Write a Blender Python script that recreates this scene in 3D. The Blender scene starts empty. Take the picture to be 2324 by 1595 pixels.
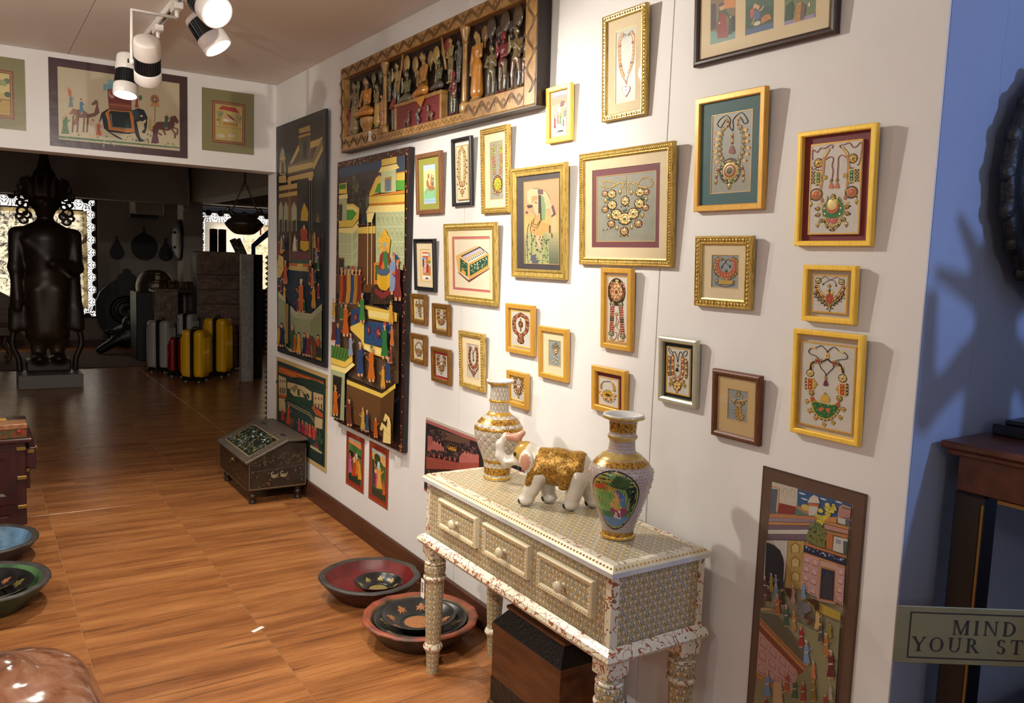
import bpy, math, random
import numpy as np
from math import sin, cos, pi, radians, sqrt, atan2, hypot
from mathutils import Vector, Matrix, Euler
from mathutils.geometry import tessellate_polygon

S = bpy.context.scene
COL = S.collection
random.seed(7)

# ------------------------------------------------------------------ camera
CAM = Vector((-1.85, 0.0, 1.6))
yaw, pitch, roll, FPX = 0.57959, -0.10523, -0.03709, 1877.4
fwd = Vector((sin(yaw)*cos(pitch), cos(yaw)*cos(pitch), sin(pitch)))
rgt = Vector((cos(yaw), -sin(yaw), 0)); dwn = fwd.cross(rgt)
r2 = cos(roll)*rgt + sin(roll)*dwn; d2 = -sin(roll)*rgt + cos(roll)*dwn
cd = bpy.data.cameras.new('camera'); cam = bpy.data.objects.new('camera', cd); COL.objects.link(cam)
cd.sensor_fit = 'HORIZONTAL'; cd.sensor_width = 36; cd.lens = FPX/2324*36; cd.clip_start = 0.02
m3 = Matrix((r2, -d2, -fwd)).transposed()
cam.matrix_world = Matrix.Translation(CAM) @ m3.to_4x4()
S.camera = cam

# ------------------------------------------------------------------ world, view, large lights
W = bpy.data.worlds.new('world'); S.world = W; W.use_nodes = True
W.node_tree.nodes['Background'].inputs[0].default_value = (0.62, 0.66, 0.8, 1)
W.node_tree.nodes['Background'].inputs[1].default_value = 0.03
S.view_settings.view_transform = 'Standard'; S.view_settings.look = 'None'
S.view_settings.gamma = 1; S.view_settings.use_curve_mapping = False
S.view_settings.exposure = 0.0

def point_light(name, loc, power, color, size=0.05):
    l = bpy.data.lights.new(name, 'POINT'); l.energy = power; l.color = color; l.shadow_soft_size = size
    o = bpy.data.objects.new(name, l); o.location = loc; COL.objects.link(o); return o
def spot_light(name, loc, aim, power, color, angle=60, blend=0.6, size=0.03):
    l = bpy.data.lights.new(name, 'SPOT'); l.energy = power; l.color = color; l.shadow_soft_size = size
    l.spot_size = radians(angle); l.spot_blend = blend
    o = bpy.data.objects.new(name, l); o.location = loc
    o.rotation_euler = (Vector(aim)-Vector(loc)).to_track_quat('-Z', 'Y').to_euler(); COL.objects.link(o); return o
WARM = (1.0, 0.925, 0.81)
# (lamp lens position, aim point, power, cone): the four heads in view, then three added unseen heads for fill light
LAMPS = [((-1.08, 3.22, 2.47), (-0.45, 1.40, 1.15), 112, 120), ((-0.98, 3.62, 2.44), (-0.1, 3.1, 0.9), 52, 120),
         ((-1.13, 4.32, 2.40), (-0.75, 6.3, 0.3), 25, 70), ((-1.16, 4.80, 2.40), (-1.45, 4.3, 0.0), 120, 110),
         ((-2.62, 3.00, 2.44), (-1.0, 6.2, 2.45), 110, 60), ((-1.22, 1.30, 2.44), (-0.2, 4.4, 1.0), 112, 80),
         ((-2.6, 1.5, 2.44), (-2.0, 3.6, 0.0), 130, 110)]
point_light('blue_lamp_light', (0.30, -0.40, 1.95), 44, (0.36, 0.55, 1.0), 0.04)
FILL_GLOBES = [((-3.3, 0.6, 2.05), 26), ((-3.5, 4.3, 2.05), 26), ((-1.9, -1.7, 2.05), 26)]   # added fill globes, unseen, to lift ceiling and walls
point_light('back_room_light', (-3.6, 9.0, 2.3), 1.5, (0.85, 0.85, 1.0), 0.15)

# ------------------------------------------------------------------ colour and materials
def lin(c):
    if isinstance(c, str): c = tuple(int(c[i:i+2], 16) for i in (0, 2, 4))
    o = []
    for v in c[:3]:
        v = v/255.0
        o.append(v/12.92 if v <= 0.04045 else ((v+0.055)/1.055)**2.4)
    return (o[0], o[1], o[2], 1.0)
MATS = {}
class NT:
    """tiny node helper"""
    def __init__(s, name):
        s.m = bpy.data.materials.new(name); s.m.use_nodes = True; s.t = s.m.node_tree; s.n = s.t.nodes
        s.b = s.n['Principled BSDF']; s.out = s.n['Material Output']
    def new(s, kind, **kw):
        n = s.n.new(kind)
        for k, v in kw.items(): setattr(n, k, v)
        return n
    def link(s, a, b): s.t.links.new(a, b)
    def setv(s, sock, v):
        if isinstance(v, bpy.types.NodeSocket): s.link(v, sock)
        else: sock.default_value = v
    def math(s, op, a, b=0.0, c=None, clamp=False):
        n = s.new('ShaderNodeMath', operation=op, use_clamp=clamp); s.setv(n.inputs[0], a); s.setv(n.inputs[1], b)
        if c is not None: s.setv(n.inputs[2], c)
        return n.outputs[0]
    def mix(s, f, a, b):
        n = s.new('ShaderNodeMix', data_type='RGBA'); s.setv(n.inputs[0], f); s.setv(n.inputs[6], a); s.setv(n.inputs[7], b)
        return n.outputs[2]
    def coord(s, kind='Object'): return s.new('ShaderNodeTexCoord').outputs[kind]
    def mapping(s, vec, scale=(1, 1, 1), loc=(0, 0, 0), rot=(0, 0, 0)):
        n = s.new('ShaderNodeMapping'); s.link(vec, n.inputs[0]); n.inputs[1].default_value = loc
        n.inputs[2].default_value = rot; n.inputs[3].default_value = scale; return n.outputs[0]
    def noise(s, vec, scale, detail=4, rough=0.55, dist=0.0):
        n = s.new('ShaderNodeTexNoise'); s.link(vec, n.inputs['Vector']); n.inputs['Scale'].default_value = scale
        n.inputs['Detail'].default_value = detail; n.inputs['Roughness'].default_value = rough
        n.inputs['Distortion'].default_value = dist; return n.outputs[0]
    def voronoi(s, vec, scale, feature='F1'):
        n = s.new('ShaderNodeTexVoronoi', feature=feature); s.link(vec, n.inputs['Vector']); n.inputs['Scale'].default_value = scale
        return n.outputs[0]
    def ramp(s, f, stops):
        n = s.new('ShaderNodeValToRGB'); s.link(f, n.inputs[0]); e = n.color_ramp.elements
        while len(e) < len(stops): e.new(0.5)
        for i, (p, c) in enumerate(stops): e[i].position = p; e[i].color = c
        return n.outputs[0]
    def bump(s, h, strength=0.3, dist=0.01):
        n = s.new('ShaderNodeBump'); s.link(h, n.inputs['Height']); n.inputs['Strength'].default_value = strength
        n.inputs['Distance'].default_value = dist; s.link(n.outputs[0], s.b.inputs['Normal'])
    def base(s, v): s.setv(s.b.inputs['Base Color'], v)
    def rough(s, v): s.setv(s.b.inputs['Roughness'], v)
    def metal(s, v): s.setv(s.b.inputs['Metallic'], v)

def mat(name, c, rough=0.5, metal=0.0, c2=None, nscale=12, lo=0.35, hi=0.7, bump=0.0, bscale=60, bdist=0.004, stretch=(1, 1, 1), emit=0, coat=0):
    if name in MATS: return MATS[name]
    t = NT(name); t.rough(rough); t.metal(metal)
    if c2 is not None:
        v = t.mapping(t.coord(), stretch); f = t.noise(v, nscale, 6, 0.6)
        t.base(t.ramp(f, [(lo, lin(c)), (hi, lin(c2))]))
    else: t.base(lin(c))
    if bump:
        v = t.mapping(t.coord(), stretch); t.bump(t.noise(v, bscale, 4), bump, bdist)
    if emit:
        t.b.inputs['Emission Color'].default_value = lin(c); t.b.inputs['Emission Strength'].default_value = emit
    if coat: t.b.inputs['Coat Weight'].default_value = coat; t.b.inputs['Coat Roughness'].default_value = 0.12
    MATS[name] = t.m; return t.m

def colmat(name, rough=0.5, metal=0.0, grain=0.0, gscale=90, bump=0.0, bscale=200, coat=0, bdist=0.002):
    """base colour from the mesh's own colour attribute (paint), with a little grain"""
    if name in MATS: return MATS[name]
    t = NT(name); a = t.new('ShaderNodeVertexColor'); a.layer_name = 'Col'; t.rough(rough); t.metal(metal)
    c = a.outputs[0]
    if grain:
        f = t.noise(t.coord(), gscale, 5, 0.7)
        g = t.ramp(f, [(0.3, (1-grain,)*3+(1,)), (0.7, (1+grain*0.6,)*3+(1,))])
        n = t.new('ShaderNodeMix', data_type='RGBA', blend_type='MULTIPLY'); n.inputs[0].default_value = 1
        t.link(c, n.inputs[6]); t.link(g, n.inputs[7]); c = n.outputs[2]
    t.base(c)
    if bump: t.bump(t.noise(t.coord(), bscale, 4), bump, bdist)
    if coat: t.b.inputs['Coat Weight'].default_value = coat; t.b.inputs['Coat Roughness'].default_value = 0.1
    MATS[name] = t.m; return t.m

# ------------------------------------------------------------------ objects
def link(name, me, m, parent=None):
    o = bpy.data.objects.new(name, me); COL.objects.link(o)
    if m is not None and me is not None and not me.materials: me.materials.append(m)
    if parent is not None: o.parent = parent
    return o
def thing(name, label, cat, loc=(0, 0, 0), rot=(0, 0, 0), group=None):
    o = bpy.data.objects.new(name, None); COL.objects.link(o); o.empty_display_size = 0.05
    o.location = loc; o.rotation_euler = rot; o['label'] = label; o['category'] = cat
    if group: o['group'] = group
    return o
def tag(o, label, cat, group=None):
    o['label'] = label; o['category'] = cat
    if group: o['group'] = group
    return o
def struct(o): o['kind'] = 'structure'; return o
def dup(root, loc=None, rot=None, label=None, group=None):
    r = root.copy(); COL.objects.link(r)
    if loc is not None: r.location = loc
    if rot is not None: r.rotation_euler = rot
    if label: r['label'] = label
    if group: r['group'] = group
    for ch in list(root.children):
        c = ch.copy(); COL.objects.link(c); c.parent = r
        for g in list(ch.children):
            d = g.copy(); COL.objects.link(d); d.parent = c
    return r

class MB:
    """mesh builder: shapes -> one mesh object (with uv in metres and a colour attribute)"""
    def __init__(s): s.v = []; s.f = []; s.c = []; s.uv = []; s.sm = []; s.col = (1, 1, 1, 1); s.T = None
    def color(s, c): s.col = lin(c); return s
    def xf(s, T): s.T = T; return s
    def add(s, vs, fs, smooth=False, uvs=None):
        b = len(s.v)
        if s.T is not None: vs = [s.T @ Vector(p) for p in vs]
        s.v.extend([tuple(p) for p in vs])
        for i, f in enumerate(fs):
            s.f.append(tuple(b+j for j in f)); s.c.append(s.col); s.sm.append(smooth)
            s.uv.append(uvs[i] if uvs else None)
        return s
    def box(s, x0, y0, z0, x1, y1, z1, bev=0.0):
        if bev <= 0:
            v = [(x0, y0, z0), (x1, y0, z0), (x1, y1, z0), (x0, y1, z0), (x0, y0, z1), (x1, y0, z1), (x1, y1, z1), (x0, y1, z1)]
            return s.add(v, [(0, 3, 2, 1), (4, 5, 6, 7), (0, 1, 5, 4), (1, 2, 6, 5), (2, 3, 7, 6), (3, 0, 4, 7)])
        b = min(bev, (x1-x0)/2.01, (y1-y0)/2.01, (z1-z0)/2.01); v = []
        for X, sx in ((x0, 1), (x1, -1)):
            for Y, sy in ((y0, 1), (y1, -1)):
                for Z, sz in ((z0, 1), (z1, -1)):
                    v += [(X, Y+sy*b, Z+sz*b), (X+sx*b, Y, Z+sz*b), (X+sx*b, Y+sy*b, Z)]
        I = lambda i, j, k, a: ((i*2+j)*2+k)*3+a
        f = [(I(0,0,0,0), I(0,0,1,0), I(0,1,1,0), I(0,1,0,0)), (I(1,0,0,0), I(1,1,0,0), I(1,1,1,0), I(1,0,1,0)),
             (I(0,0,0,1), I(1,0,0,1), I(1,0,1,1), I(0,0,1,1)), (I(0,1,0,1), I(0,1,1,1), I(1,1,1,1), I(1,1,0,1)),
             (I(0,0,0,2), I(0,1,0,2), I(1,1,0,2), I(1,0,0,2)), (I(0,0,1,2), I(1,0,1,2), I(1,1,1,2), I(0,1,1,2))]
        for j in (0, 1):
            for k in (0, 1):
                q = (I(0,j,k,1), I(1,j,k,1), I(1,j,k,2), I(0,j,k,2)); f.append(q if (j+k) % 2 else q[::-1])
        for i in (0, 1):
            for k in (0, 1):
                q = (I(i,0,k,0), I(i,1,k,0), I(i,1,k,2), I(i,0,k,2)); f.append(q[::-1] if (i+k) % 2 else q)
        for i in (0, 1):
            for j in (0, 1):
                q = (I(i,j,0,0), I(i,j,1,0), I(i,j,1,1), I(i,j,0,1)); f.append(q if (i+j) % 2 else q[::-1])
        for i in (0, 1):
            for j in (0, 1):
                for k in (0, 1):
                    q = (I(i,j,k,0), I(i,j,k,1), I(i,j,k,2)); f.append(q if (i+j+k) % 2 else q[::-1])
        return s.add(v, f)
    def lathe(s, prof, seg=24, c=(0, 0, 0), smooth=True, rx=1.0, ry=1.0, uvr=None):
        """prof: list of (r, z) bottom to top (outside); axis z"""
        v = []; f = []; u = []; n = len(prof); L = [0]
        for i in range(1, n): L.append(L[-1]+hypot(prof[i][0]-prof[i-1][0], prof[i][1]-prof[i-1][1]))
        R = uvr or max(p[0] for p in prof)
        for i in range(seg):
            a = 2*pi*i/seg
            for (r, z) in prof: v.append((c[0]+r*cos(a)*rx, c[1]+r*sin(a)*ry, c[2]+z))
        for i in range(seg):
            j = (i+1) % seg; u0 = R*2*pi*i/seg; u1 = R*2*pi*(i+1)/seg
            for k in range(n-1):
                f.append((i*n+k, j*n+k, j*n+k+1, i*n+k+1)); u.append([(u0, L[k]), (u1, L[k]), (u1, L[k+1]), (u0, L[k+1])])
        return s.add(v, f, smooth, u)
    def disc(s, c, r, seg=20, up=True, rx=1, ry=1):
        v = [(c[0]+r*rx*cos(2*pi*i/seg), c[1]+r*ry*sin(2*pi*i/seg), c[2]) for i in range(seg)]
        return s.add(v, [tuple(range(seg)) if up else tuple(range(seg))[::-1]])
    def tube(s, pts, r, seg=8, closed=False, cap=True, smooth=True):
        P = [Vector(p) for p in pts]; n = len(P); R = r if isinstance(r, (list, tuple)) else [r]*n
        v = []; f = []; prev = None
        for i, p in enumerate(P):
            a = P[i-1] if (i > 0 or closed) else P[i]; b = P[(i+1) % n] if (i < n-1 or closed) else P[i]
            t = (b-a); t = t.normalized() if t.length > 1e-9 else Vector((0, 0, 1))
            if prev is None:
                q = Vector((0, 0, 1)) if abs(t.z) < 0.9 else Vector((1, 0, 0)); x = t.cross(q).normalized()
            else:
                x = prev - t*prev.dot(t); x = x.normalized() if x.length > 1e-9 else t.orthogonal().normalized()
            prev = x; y = t.cross(x)
            for k in range(seg):
                w = 2*pi*k/seg; v.append(p + x*(R[i]*cos(w)) + y*(R[i]*sin(w)))
        for i in range(n if closed else n-1):
            j = (i+1) % n
            for k in range(seg):
                l = (k+1) % seg; f.append((i*seg+k, i*seg+l, j*seg+l, j*seg+k))
        if cap and not closed:
            f.append(tuple(range(seg))[::-1]); f.append(tuple((n-1)*seg+k for k in range(seg)))
        return s.add(v, f, smooth)
    def ball(s, c, r, seg=10, rings=6, smooth=True):
        r = r if isinstance(r, (list, tuple)) else (r, r, r); v = [(c[0], c[1], c[2]-r[2])]; f = []
        for i in range(1, rings):
            t = -pi/2+pi*i/rings
            for k in range(seg):
                a = 2*pi*k/seg; v.append((c[0]+r[0]*cos(t)*cos(a), c[1]+r[1]*cos(t)*sin(a), c[2]+r[2]*sin(t)))
        v.append((c[0], c[1], c[2]+r[2])); e = len(v)-1
        for k in range(seg):
            l = (k+1) % seg; f.append((0, 1+l, 1+k)); f.append((e, 1+(rings-2)*seg+k, 1+(rings-2)*seg+l))
            for i in range(rings-2): f.append((1+i*seg+k, 1+i*seg+l, 1+(i+1)*seg+l, 1+(i+1)*seg+k))
        return s.add(v, f, smooth)
    def prism(s, poly, y0, y1, smooth=False):
        """poly in (x,z), extruded from y0 (front) to y1 (back)"""
        n = len(poly); a = sum(poly[i][0]*poly[(i+1) % n][1]-poly[(i+1) % n][0]*poly[i][1] for i in range(n))
        if a < 0: poly = poly[::-1]
        v = [(p[0], y0, p[1]) for p in poly]+[(p[0], y1, p[1]) for p in poly]; f = []
        tri = tessellate_polygon([[Vector((p[0], p[1], 0)) for p in poly]])
        for t in tri:
            (ax, az), (bx, bz), (cx, cz) = poly[t[0]], poly[t[1]], poly[t[2]]
            if (bx-ax)*(cz-az)-(bz-az)*(cx-ax) < 0: t = t[::-1]
            f.append(tuple(t)); f.append(tuple(n+i for i in t[::-1]))
        for i in range(n):
            j = (i+1) % n; f.append((j, i, n+i, n+j))
        return s.add(v, f, smooth)
    def mesh(s, name):
        me = bpy.data.meshes.new(name); me.from_pydata(s.v, [], s.f)
        me.color_attributes.new('Col', 'FLOAT_COLOR', 'CORNER'); me.uv_layers.new(name='UVMap')
        nl = len(me.loops); U = np.zeros((nl, 2), np.float32); C = np.ones((nl, 4), np.float32); li = 0
        for fi, f in enumerate(s.f):
            k = len(f); C[li:li+k] = s.c[fi]; uv = s.uv[fi]
            if uv is None:
                p = me.polygons[fi].normal; ax = max(range(3), key=lambda q: abs(p[q]))
                a, b = ((1, 2), (0, 2), (0, 1))[ax]
                for q in range(k): w = s.v[f[q]]; U[li+q] = (w[a], w[b])
            else: U[li:li+k] = uv
            li += k
        me.uv_layers['UVMap'].data.foreach_set('uv', U.ravel()); me.color_attributes['Col'].data.foreach_set('color', C.ravel())
        me.polygons.foreach_set('use_smooth', s.sm); me.update(); return me
    def build(s, name, m, parent=None): return link(name, s.mesh(name), m, parent)

def catmull(pts, n=8, closed=False):
    P = [Vector(p) for p in pts]; N = len(P); out = []
    for i in range(N if closed else N-1):
        p0 = P[i-1] if (i > 0 or closed) else P[i]; p1 = P[i]; p2 = P[(i+1) % N]; p3 = P[(i+2) % N] if (i < N-2 or closed) else p2
        for k in range(n):
            t = k/n; out.append(0.5*((2*p1)+(p2-p0)*t+(2*p0-5*p1+4*p2-p3)*t*t+(3*p1-p0-3*p2+p3)*t**3))
    if not closed: out.append(P[-1])
    return out
def prof_curve(pts, n=6): return [(p.x, p.y) for p in catmull([(a, b, 0) for a, b in pts], n)]

# ------------------------------------------------------------------ smooth solids (distance field -> one continuous mesh)
def sdf(prims, res, k=0.02, name='solid', pad=None, disp=None):
    """prims: ('e',c,(rx,ry,rz),col[,rot]) ellipsoid, ('c',a,b,ra,rb,col) tapered limb, ('b',c,half,round,col) box, '-' prefix cuts"""
    lo = np.array([1e9]*3); hi = -lo
    for p in prims:
        if p[0][0] == '-': continue
        if p[0] == 'e': q = np.array(p[1]); r = np.array([max(p[2])]*3) if len(p) > 4 else np.array(p[2]); lo = np.minimum(lo, q-r); hi = np.maximum(hi, q+r)
        elif p[0] == 'c':
            for q, r in ((p[1], p[3]), (p[2], p[4])): lo = np.minimum(lo, np.array(q)-r); hi = np.maximum(hi, np.array(q)+r)
        elif p[0] == 'b': lo = np.minimum(lo, np.array(p[1])-np.array(p[2])); hi = np.maximum(hi, np.array(p[1])+np.array(p[2]))
    pd = (pad or k*0.6)+res*2; lo -= pd; hi += pd
    n = np.ceil((hi-lo)/res).astype(int)+1
    g = np.stack(np.meshgrid(*[lo[i]+res*np.arange(n[i]) for i in range(3)], indexing='ij'), -1).astype(np.float32)
    def ev(p, X):
        kind = p[0].lstrip('-')
        if kind == 'e':
            d = X-np.array(p[1], np.float32); r = np.array(p[2], np.float32)
            if len(p) > 4:
                R = np.array(Euler(p[4]).to_matrix().transposed(), np.float32); d = d@R.T
            k0 = np.sqrt(((d/r)**2).sum(-1)); k1 = np.sqrt(((d/(r*r))**2).sum(-1))+1e-9
            return k0*(k0-1)/k1
        if kind == 'c':
            a = np.array(p[1], np.float32); b = np.array(p[2], np.float32); ab = b-a
            t = np.clip(((X-a)@ab)/max(float(ab@ab), 1e-9), 0, 1)
            return np.sqrt(((X-a-t[..., None]*ab)**2).sum(-1))-(p[3]+(p[4]-p[3])*t)
        d = np.abs(X-np.array(p[1], np.float32))-np.array(p[2], np.float32)+p[3]
        return np.sqrt((np.maximum(d, 0)**2).sum(-1))+np.minimum(d.max(-1), 0)-p[3]
    D = None
    for p in prims:
        e = ev(p, g)
        if p[0][0] == '-': D = np.maximum(D, -e)
        elif D is None: D = e
        else:
            h = np.clip(0.5+0.5*(D-e)/k, 0, 1); D = D*(1-h)+e*h-k*h*(1-h)
    if disp is not None: D = D+disp(g)
    s = D < 0
    c = [(i, j, l) for i in (0, 1) for j in (0, 1) for l in (0, 1)]
    sh = tuple(np.array(D.shape)-1)
    sub = lambda A, o: A[o[0]:o[0]+sh[0], o[1]:o[1]+sh[1], o[2]:o[2]+sh[2]]
    cnt = sum(sub(s, o).astype(np.int8) for o in c); act = (cnt > 0) & (cnt < 8)
    idx = -np.ones(sh, np.int64); ii = np.argwhere(act); idx[act] = np.arange(len(ii))
    acc = np.zeros((len(ii), 3)); num = np.zeros(len(ii))
    for a in c:
        for ax in range(3):
            if a[ax]: continue
            b = list(a); b[ax] = 1
            da = D[tuple((ii+np.array(a)).T)]; db = D[tuple((ii+np.array(b)).T)]; m = (da < 0) != (db < 0)
            t = np.where(m, da/np.where(m, da-db, 1), 0); q = np.tile(np.array(a, float), (len(ii), 1)); q[:, ax] += t
            acc[m] += q[m]; num += m
    V = lo+(ii+acc/num[:, None])*res
    F = []
    for ax in range(3):
        o1 = (ax+1) % 3; o2 = (ax+2) % 3
        sl = [slice(0, sh[q]) for q in range(3)]
        A = s[tuple(sl)]; sl2 = list(sl); sl2[ax] = slice(1, sh[ax]+1); B = s[tuple(sl2)]
        e = np.argwhere(A != B); e = e[(e[:, o1] > 0) & (e[:, o2] > 0)]
        if not len(e): continue
        def at(d1, d2): q = e.copy(); q[:, o1] -= d1; q[:, o2] -= d2; return idx[tuple(q.T)]
        Q = np.stack([at(0, 0), at(1, 0), at(1, 1), at(0, 1)], 1); ins = A[tuple(e.T)]
        Q[~ins] = Q[~ins][:, ::-1]; F.append(Q)
    F = np.concatenate(F); F = F[(F >= 0).all(1)]
    best = np.full(len(V), 1e9); colr = np.ones((len(V), 4), np.float32); Vf = V.astype(np.float32)
    for p in prims:
        if p[0][0] == '-': continue
        e = ev(p, Vf); m = e < best; best[m] = e[m]; colr[m] = lin(p[{'e': 3, 'c': 5, 'b': 4}[p[0]]])
    me = bpy.data.meshes.new(name); me.vertices.add(len(V)); me.vertices.foreach_set('co', V.astype(np.float32).ravel())
    me.loops.add(F.size); me.loops.foreach_set('vertex_index', F.ravel().astype(np.int32))
    me.polygons.add(len(F)); me.polygons.foreach_set('loop_start', np.arange(0, F.size, 4, dtype=np.int32))
    me.polygons.foreach_set('use_smooth', np.ones(len(F), bool)); me.update(calc_edges=True)
    ca = me.color_attributes.new('Col', 'FLOAT_COLOR', 'POINT'); ca.data.foreach_set('color', colr.ravel())
    return me

# ------------------------------------------------------------------ flat painted pictures: thin layers of paint on a sheet
def homog(src, dst):
    A = []; b = []
    for (x, y), (u, v) in zip(src, dst):
        A.append([x, y, 1, 0, 0, 0, -u*x, -u*y]); b.append(u); A.append([0, 0, 0, x, y, 1, -v*x, -v*y]); b.append(v)
    h = np.linalg.solve(np.array(A, float), np.array(b, float)); return np.append(h, 1).reshape(3, 3)
class Canvas:
    """flat picture; x right, z up, front is -y. Coordinates are in the sheet's own drawing grid (quad = its 4 corners TL TR BR BL)"""
    def __init__(s, w, h, quad, y=0.0, step=1.5e-5):
        s.w, s.h = w, h; s.H = homog(quad, [(-w/2, h), (w/2, h), (w/2, 0), (-w/2, 0)]); s.mb = MB(); s.y = y; s.step = step; s.o = (0, 0, 1)
    def crop(s, x, y, k): s.o = (x, y, k); return s
    def uv(s, p):
        q = s.H @ np.array([s.o[0]+p[0]/s.o[2], s.o[1]+p[1]/s.o[2], 1.0]); return (q[0]/q[2], q[1]/q[2])
    def raw(s, P, col):
        s.y -= s.step
        P = [(min(max(a, -s.w/2), s.w/2), min(max(b, 0), s.h)) for a, b in P]
        try: tri = tessellate_polygon([[Vector((a, b, 0)) for a, b in P]])
        except Exception: return s
        fs = []
        for t in tri:
            (ax, az), (bx, bz), (cx, cz) = P[t[0]], P[t[1]], P[t[2]]; d = (bx-ax)*(cz-az)-(bz-az)*(cx-ax)
            if abs(d) < 1e-12: continue
            fs.append(tuple(t) if d > 0 else tuple(t[::-1]))
        if fs: s.mb.color(col); s.mb.add([(a, s.y, b) for a, b in P], fs)
        return s
    def poly(s, pts, col): return s.raw([s.uv(p) for p in pts], col)
    def rect(s, x0, y0, x1, y1, col):
        (a, b), (c, d) = s.uv((x0, y0)), s.uv((x1, y1)); return s.raw([(a, d), (c, d), (c, b), (a, b)], col)
    def full(s, col, i=0.0): return s.raw([(-s.w/2+i, i), (s.w/2-i, i), (s.w/2-i, s.h-i), (-s.w/2+i, s.h-i)], col)
    def scale(s, x, y):
        a = s.uv((x, y)); b = s.uv((x+1, y)); c = s.uv((x, y+1)); return hypot(b[0]-a[0], b[1]-a[1]), hypot(c[0]-a[0], c[1]-a[1])
    def ell(s, x, y, rx, ry, col, n=12):
        c = s.uv((x, y)); k = s.scale(x, y)
        return s.raw([(c[0]+rx*k[0]*cos(2*pi*i/n), c[1]+ry*k[1]*sin(2*pi*i/n)) for i in range(n)], col)
    def line(s, pts, wd, col, px=True):
        P = [s.uv(p) for p in pts] if px else pts; k = s.scale(*pts[0])[1]*wd/2 if px else wd/2; L = []; R = []
        for i, p in enumerate(P):
            a = P[max(i-1, 0)]; b = P[min(i+1, len(P)-1)]; dx, dy = b[0]-a[0], b[1]-a[1]; l = hypot(dx, dy) or 1
            L.append((p[0]-dy/l*k, p[1]+dx/l*k)); R.append((p[0]+dy/l*k, p[1]-dx/l*k))
        s.y -= s.step; s.mb.color(col); n = len(P)
        s.mb.add([(a, s.y, b) for a, b in L]+[(a, s.y, b) for a, b in R], [(n+i, n+i+1, i+1, i) for i in range(n-1)]); return s
    def person(s, x, y, h, robe, turban='c8402a', skin='c99468', face=1, sash=None, w=1.0, arm=True, seated=False, female=False, halo=None, legs=None):
        """standing figure in profile; (x, y) between the feet, h tall (drawing units)"""
        f = face*w
        if halo: s.ell(x, y-h*0.88, h*0.13*w, h*0.13, halo)
        P = lambda pts, c: s.poly([(x+a*h*f, y-b*h) for a, b in pts], c)
        if seated:
            P([(-.22, 0), (.26, 0), (.28, .12), (.12, .3), (-.14, .3), (-.26, .12)], robe); base = .22
        else:
            if not female: s.rect(x-.07*h, y-.10*h, x-.015*h, y, legs or skin); s.rect(x+.02*h, y-.10*h, x+.075*h, y, legs or skin)
            P([(-.17, .04 if female else .09), (.18, .04 if female else .09), (.09, .5), (-.08, .5)], robe); base = .48
        P([(-.10, base-.02), (.10, base-.02), (.12, base+.27), (.03, base+.33), (-.10, base+.30)], robe)
        if sash: P([(-.095, base), (.095, base), (.09, base+.06), (-.09, base+.06)], sash)
        if arm: s.line([(x+.02*h*f, y-(base+.26)*h), (x+.13*h*f, y-(base+.10)*h), (x+.22*h*f, y-(base+.18)*h)], h*.055, robe); s.ell(x+.23*h*f, y-(base+.19)*h, h*.025*w, h*.025, skin, 7)
        P([(-.035, base+.28), (.03, base+.28), (.03, base+.37), (-.03, base+.37)], skin)
        s.ell(x+.01*h*f, y-(base+.405)*h, h*.055*w, h*.07, skin, 10); P([(.05, base+.41), (.085, base+.385), (.05, base+.37)], skin)
        if female: P([(-.1, base+.15), (-.02, base+.47), (.05, base+.46), (-.0, base+.38), (-.03, base+.2)], turban)
        else: s.ell(x-.008*h*f, y-(base+.46)*h, h*.07*w, h*.042, turban, 9)
        s.ell(x+.035*h*f, y-(base+.415)*h, h*.01*w, h*.009, '201510', 5)
        return s
    def tree(s, x, y, rx, ry, c1, c2, n=14, seed=1):
        r = random.Random(seed)
        for i in range(n):
            a = r.uniform(0, 2*pi); q = sqrt(r.random()); s.ell(x+rx*q*cos(a), y+ry*q*sin(a), rx*r.uniform(.22, .4), ry*r.uniform(.2, .36), c1 if r.random() < .55 else c2, 8)
        return s
    def build(s, name, m, parent=None): return s.mb.build(name, m, parent)
# ================================================================== the room
def wood_tile_mat():
    t = NT('laminate_wood'); oi = t.new('ShaderNodeObjectInfo')
    cx = t.new('ShaderNodeCombineXYZ'); t.link(t.math('MULTIPLY', oi.outputs['Random'], 37.0), cx.inputs[0]); t.link(t.math('MULTIPLY', oi.outputs['Random'], 91.0), cx.inputs[1])
    va = t.new('ShaderNodeVectorMath', operation='ADD'); t.link(t.coord(), va.inputs[0]); t.link(cx.outputs[0], va.inputs[1]); P = va.outputs[0]
    big = t.noise(t.mapping(P, (0.55, 5.0, 1)), 2.2, 5, 0.6, 0.35)
    fine = t.noise(t.mapping(P, (1.6, 26, 1)), 4.0, 8, 0.72, 0.3)
    dark = t.noise(t.mapping(P, (0.8, 16, 1)), 2.1, 3, 0.5, 0.5)
    base = t.ramp(big, [(0.28, lin((118, 72, 40))), (0.5, lin((160, 104, 60))), (0.72, lin((184, 128, 78)))])
    g = t.ramp(fine, [(0.33, (0.62, 0.56, 0.5, 1)), (0.62, (1.08, 1.06, 1.04, 1))])
    n = t.new('ShaderNodeMix', data_type='RGBA', blend_type='MULTIPLY'); n.inputs[0].default_value = 0.75; t.link(base, n.inputs[6]); t.link(g, n.inputs[7])
    f = t.ramp(dark, [(0.60, (0, 0, 0, 1)), (0.70, (1, 1, 1, 1))])
    c = t.mix(t.math('MULTIPLY', f, 0.6), n.outputs[2], lin((78, 46, 26))); t.base(c)
    t.rough(t.ramp(fine, [(0.3, (0.36,)*3+(1,)), (0.7, (0.22,)*3+(1,))])); t.b.inputs['Specular IOR Level'].default_value = 0.42
    t.bump(fine, 0.06, 0.002); return t.m
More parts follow.
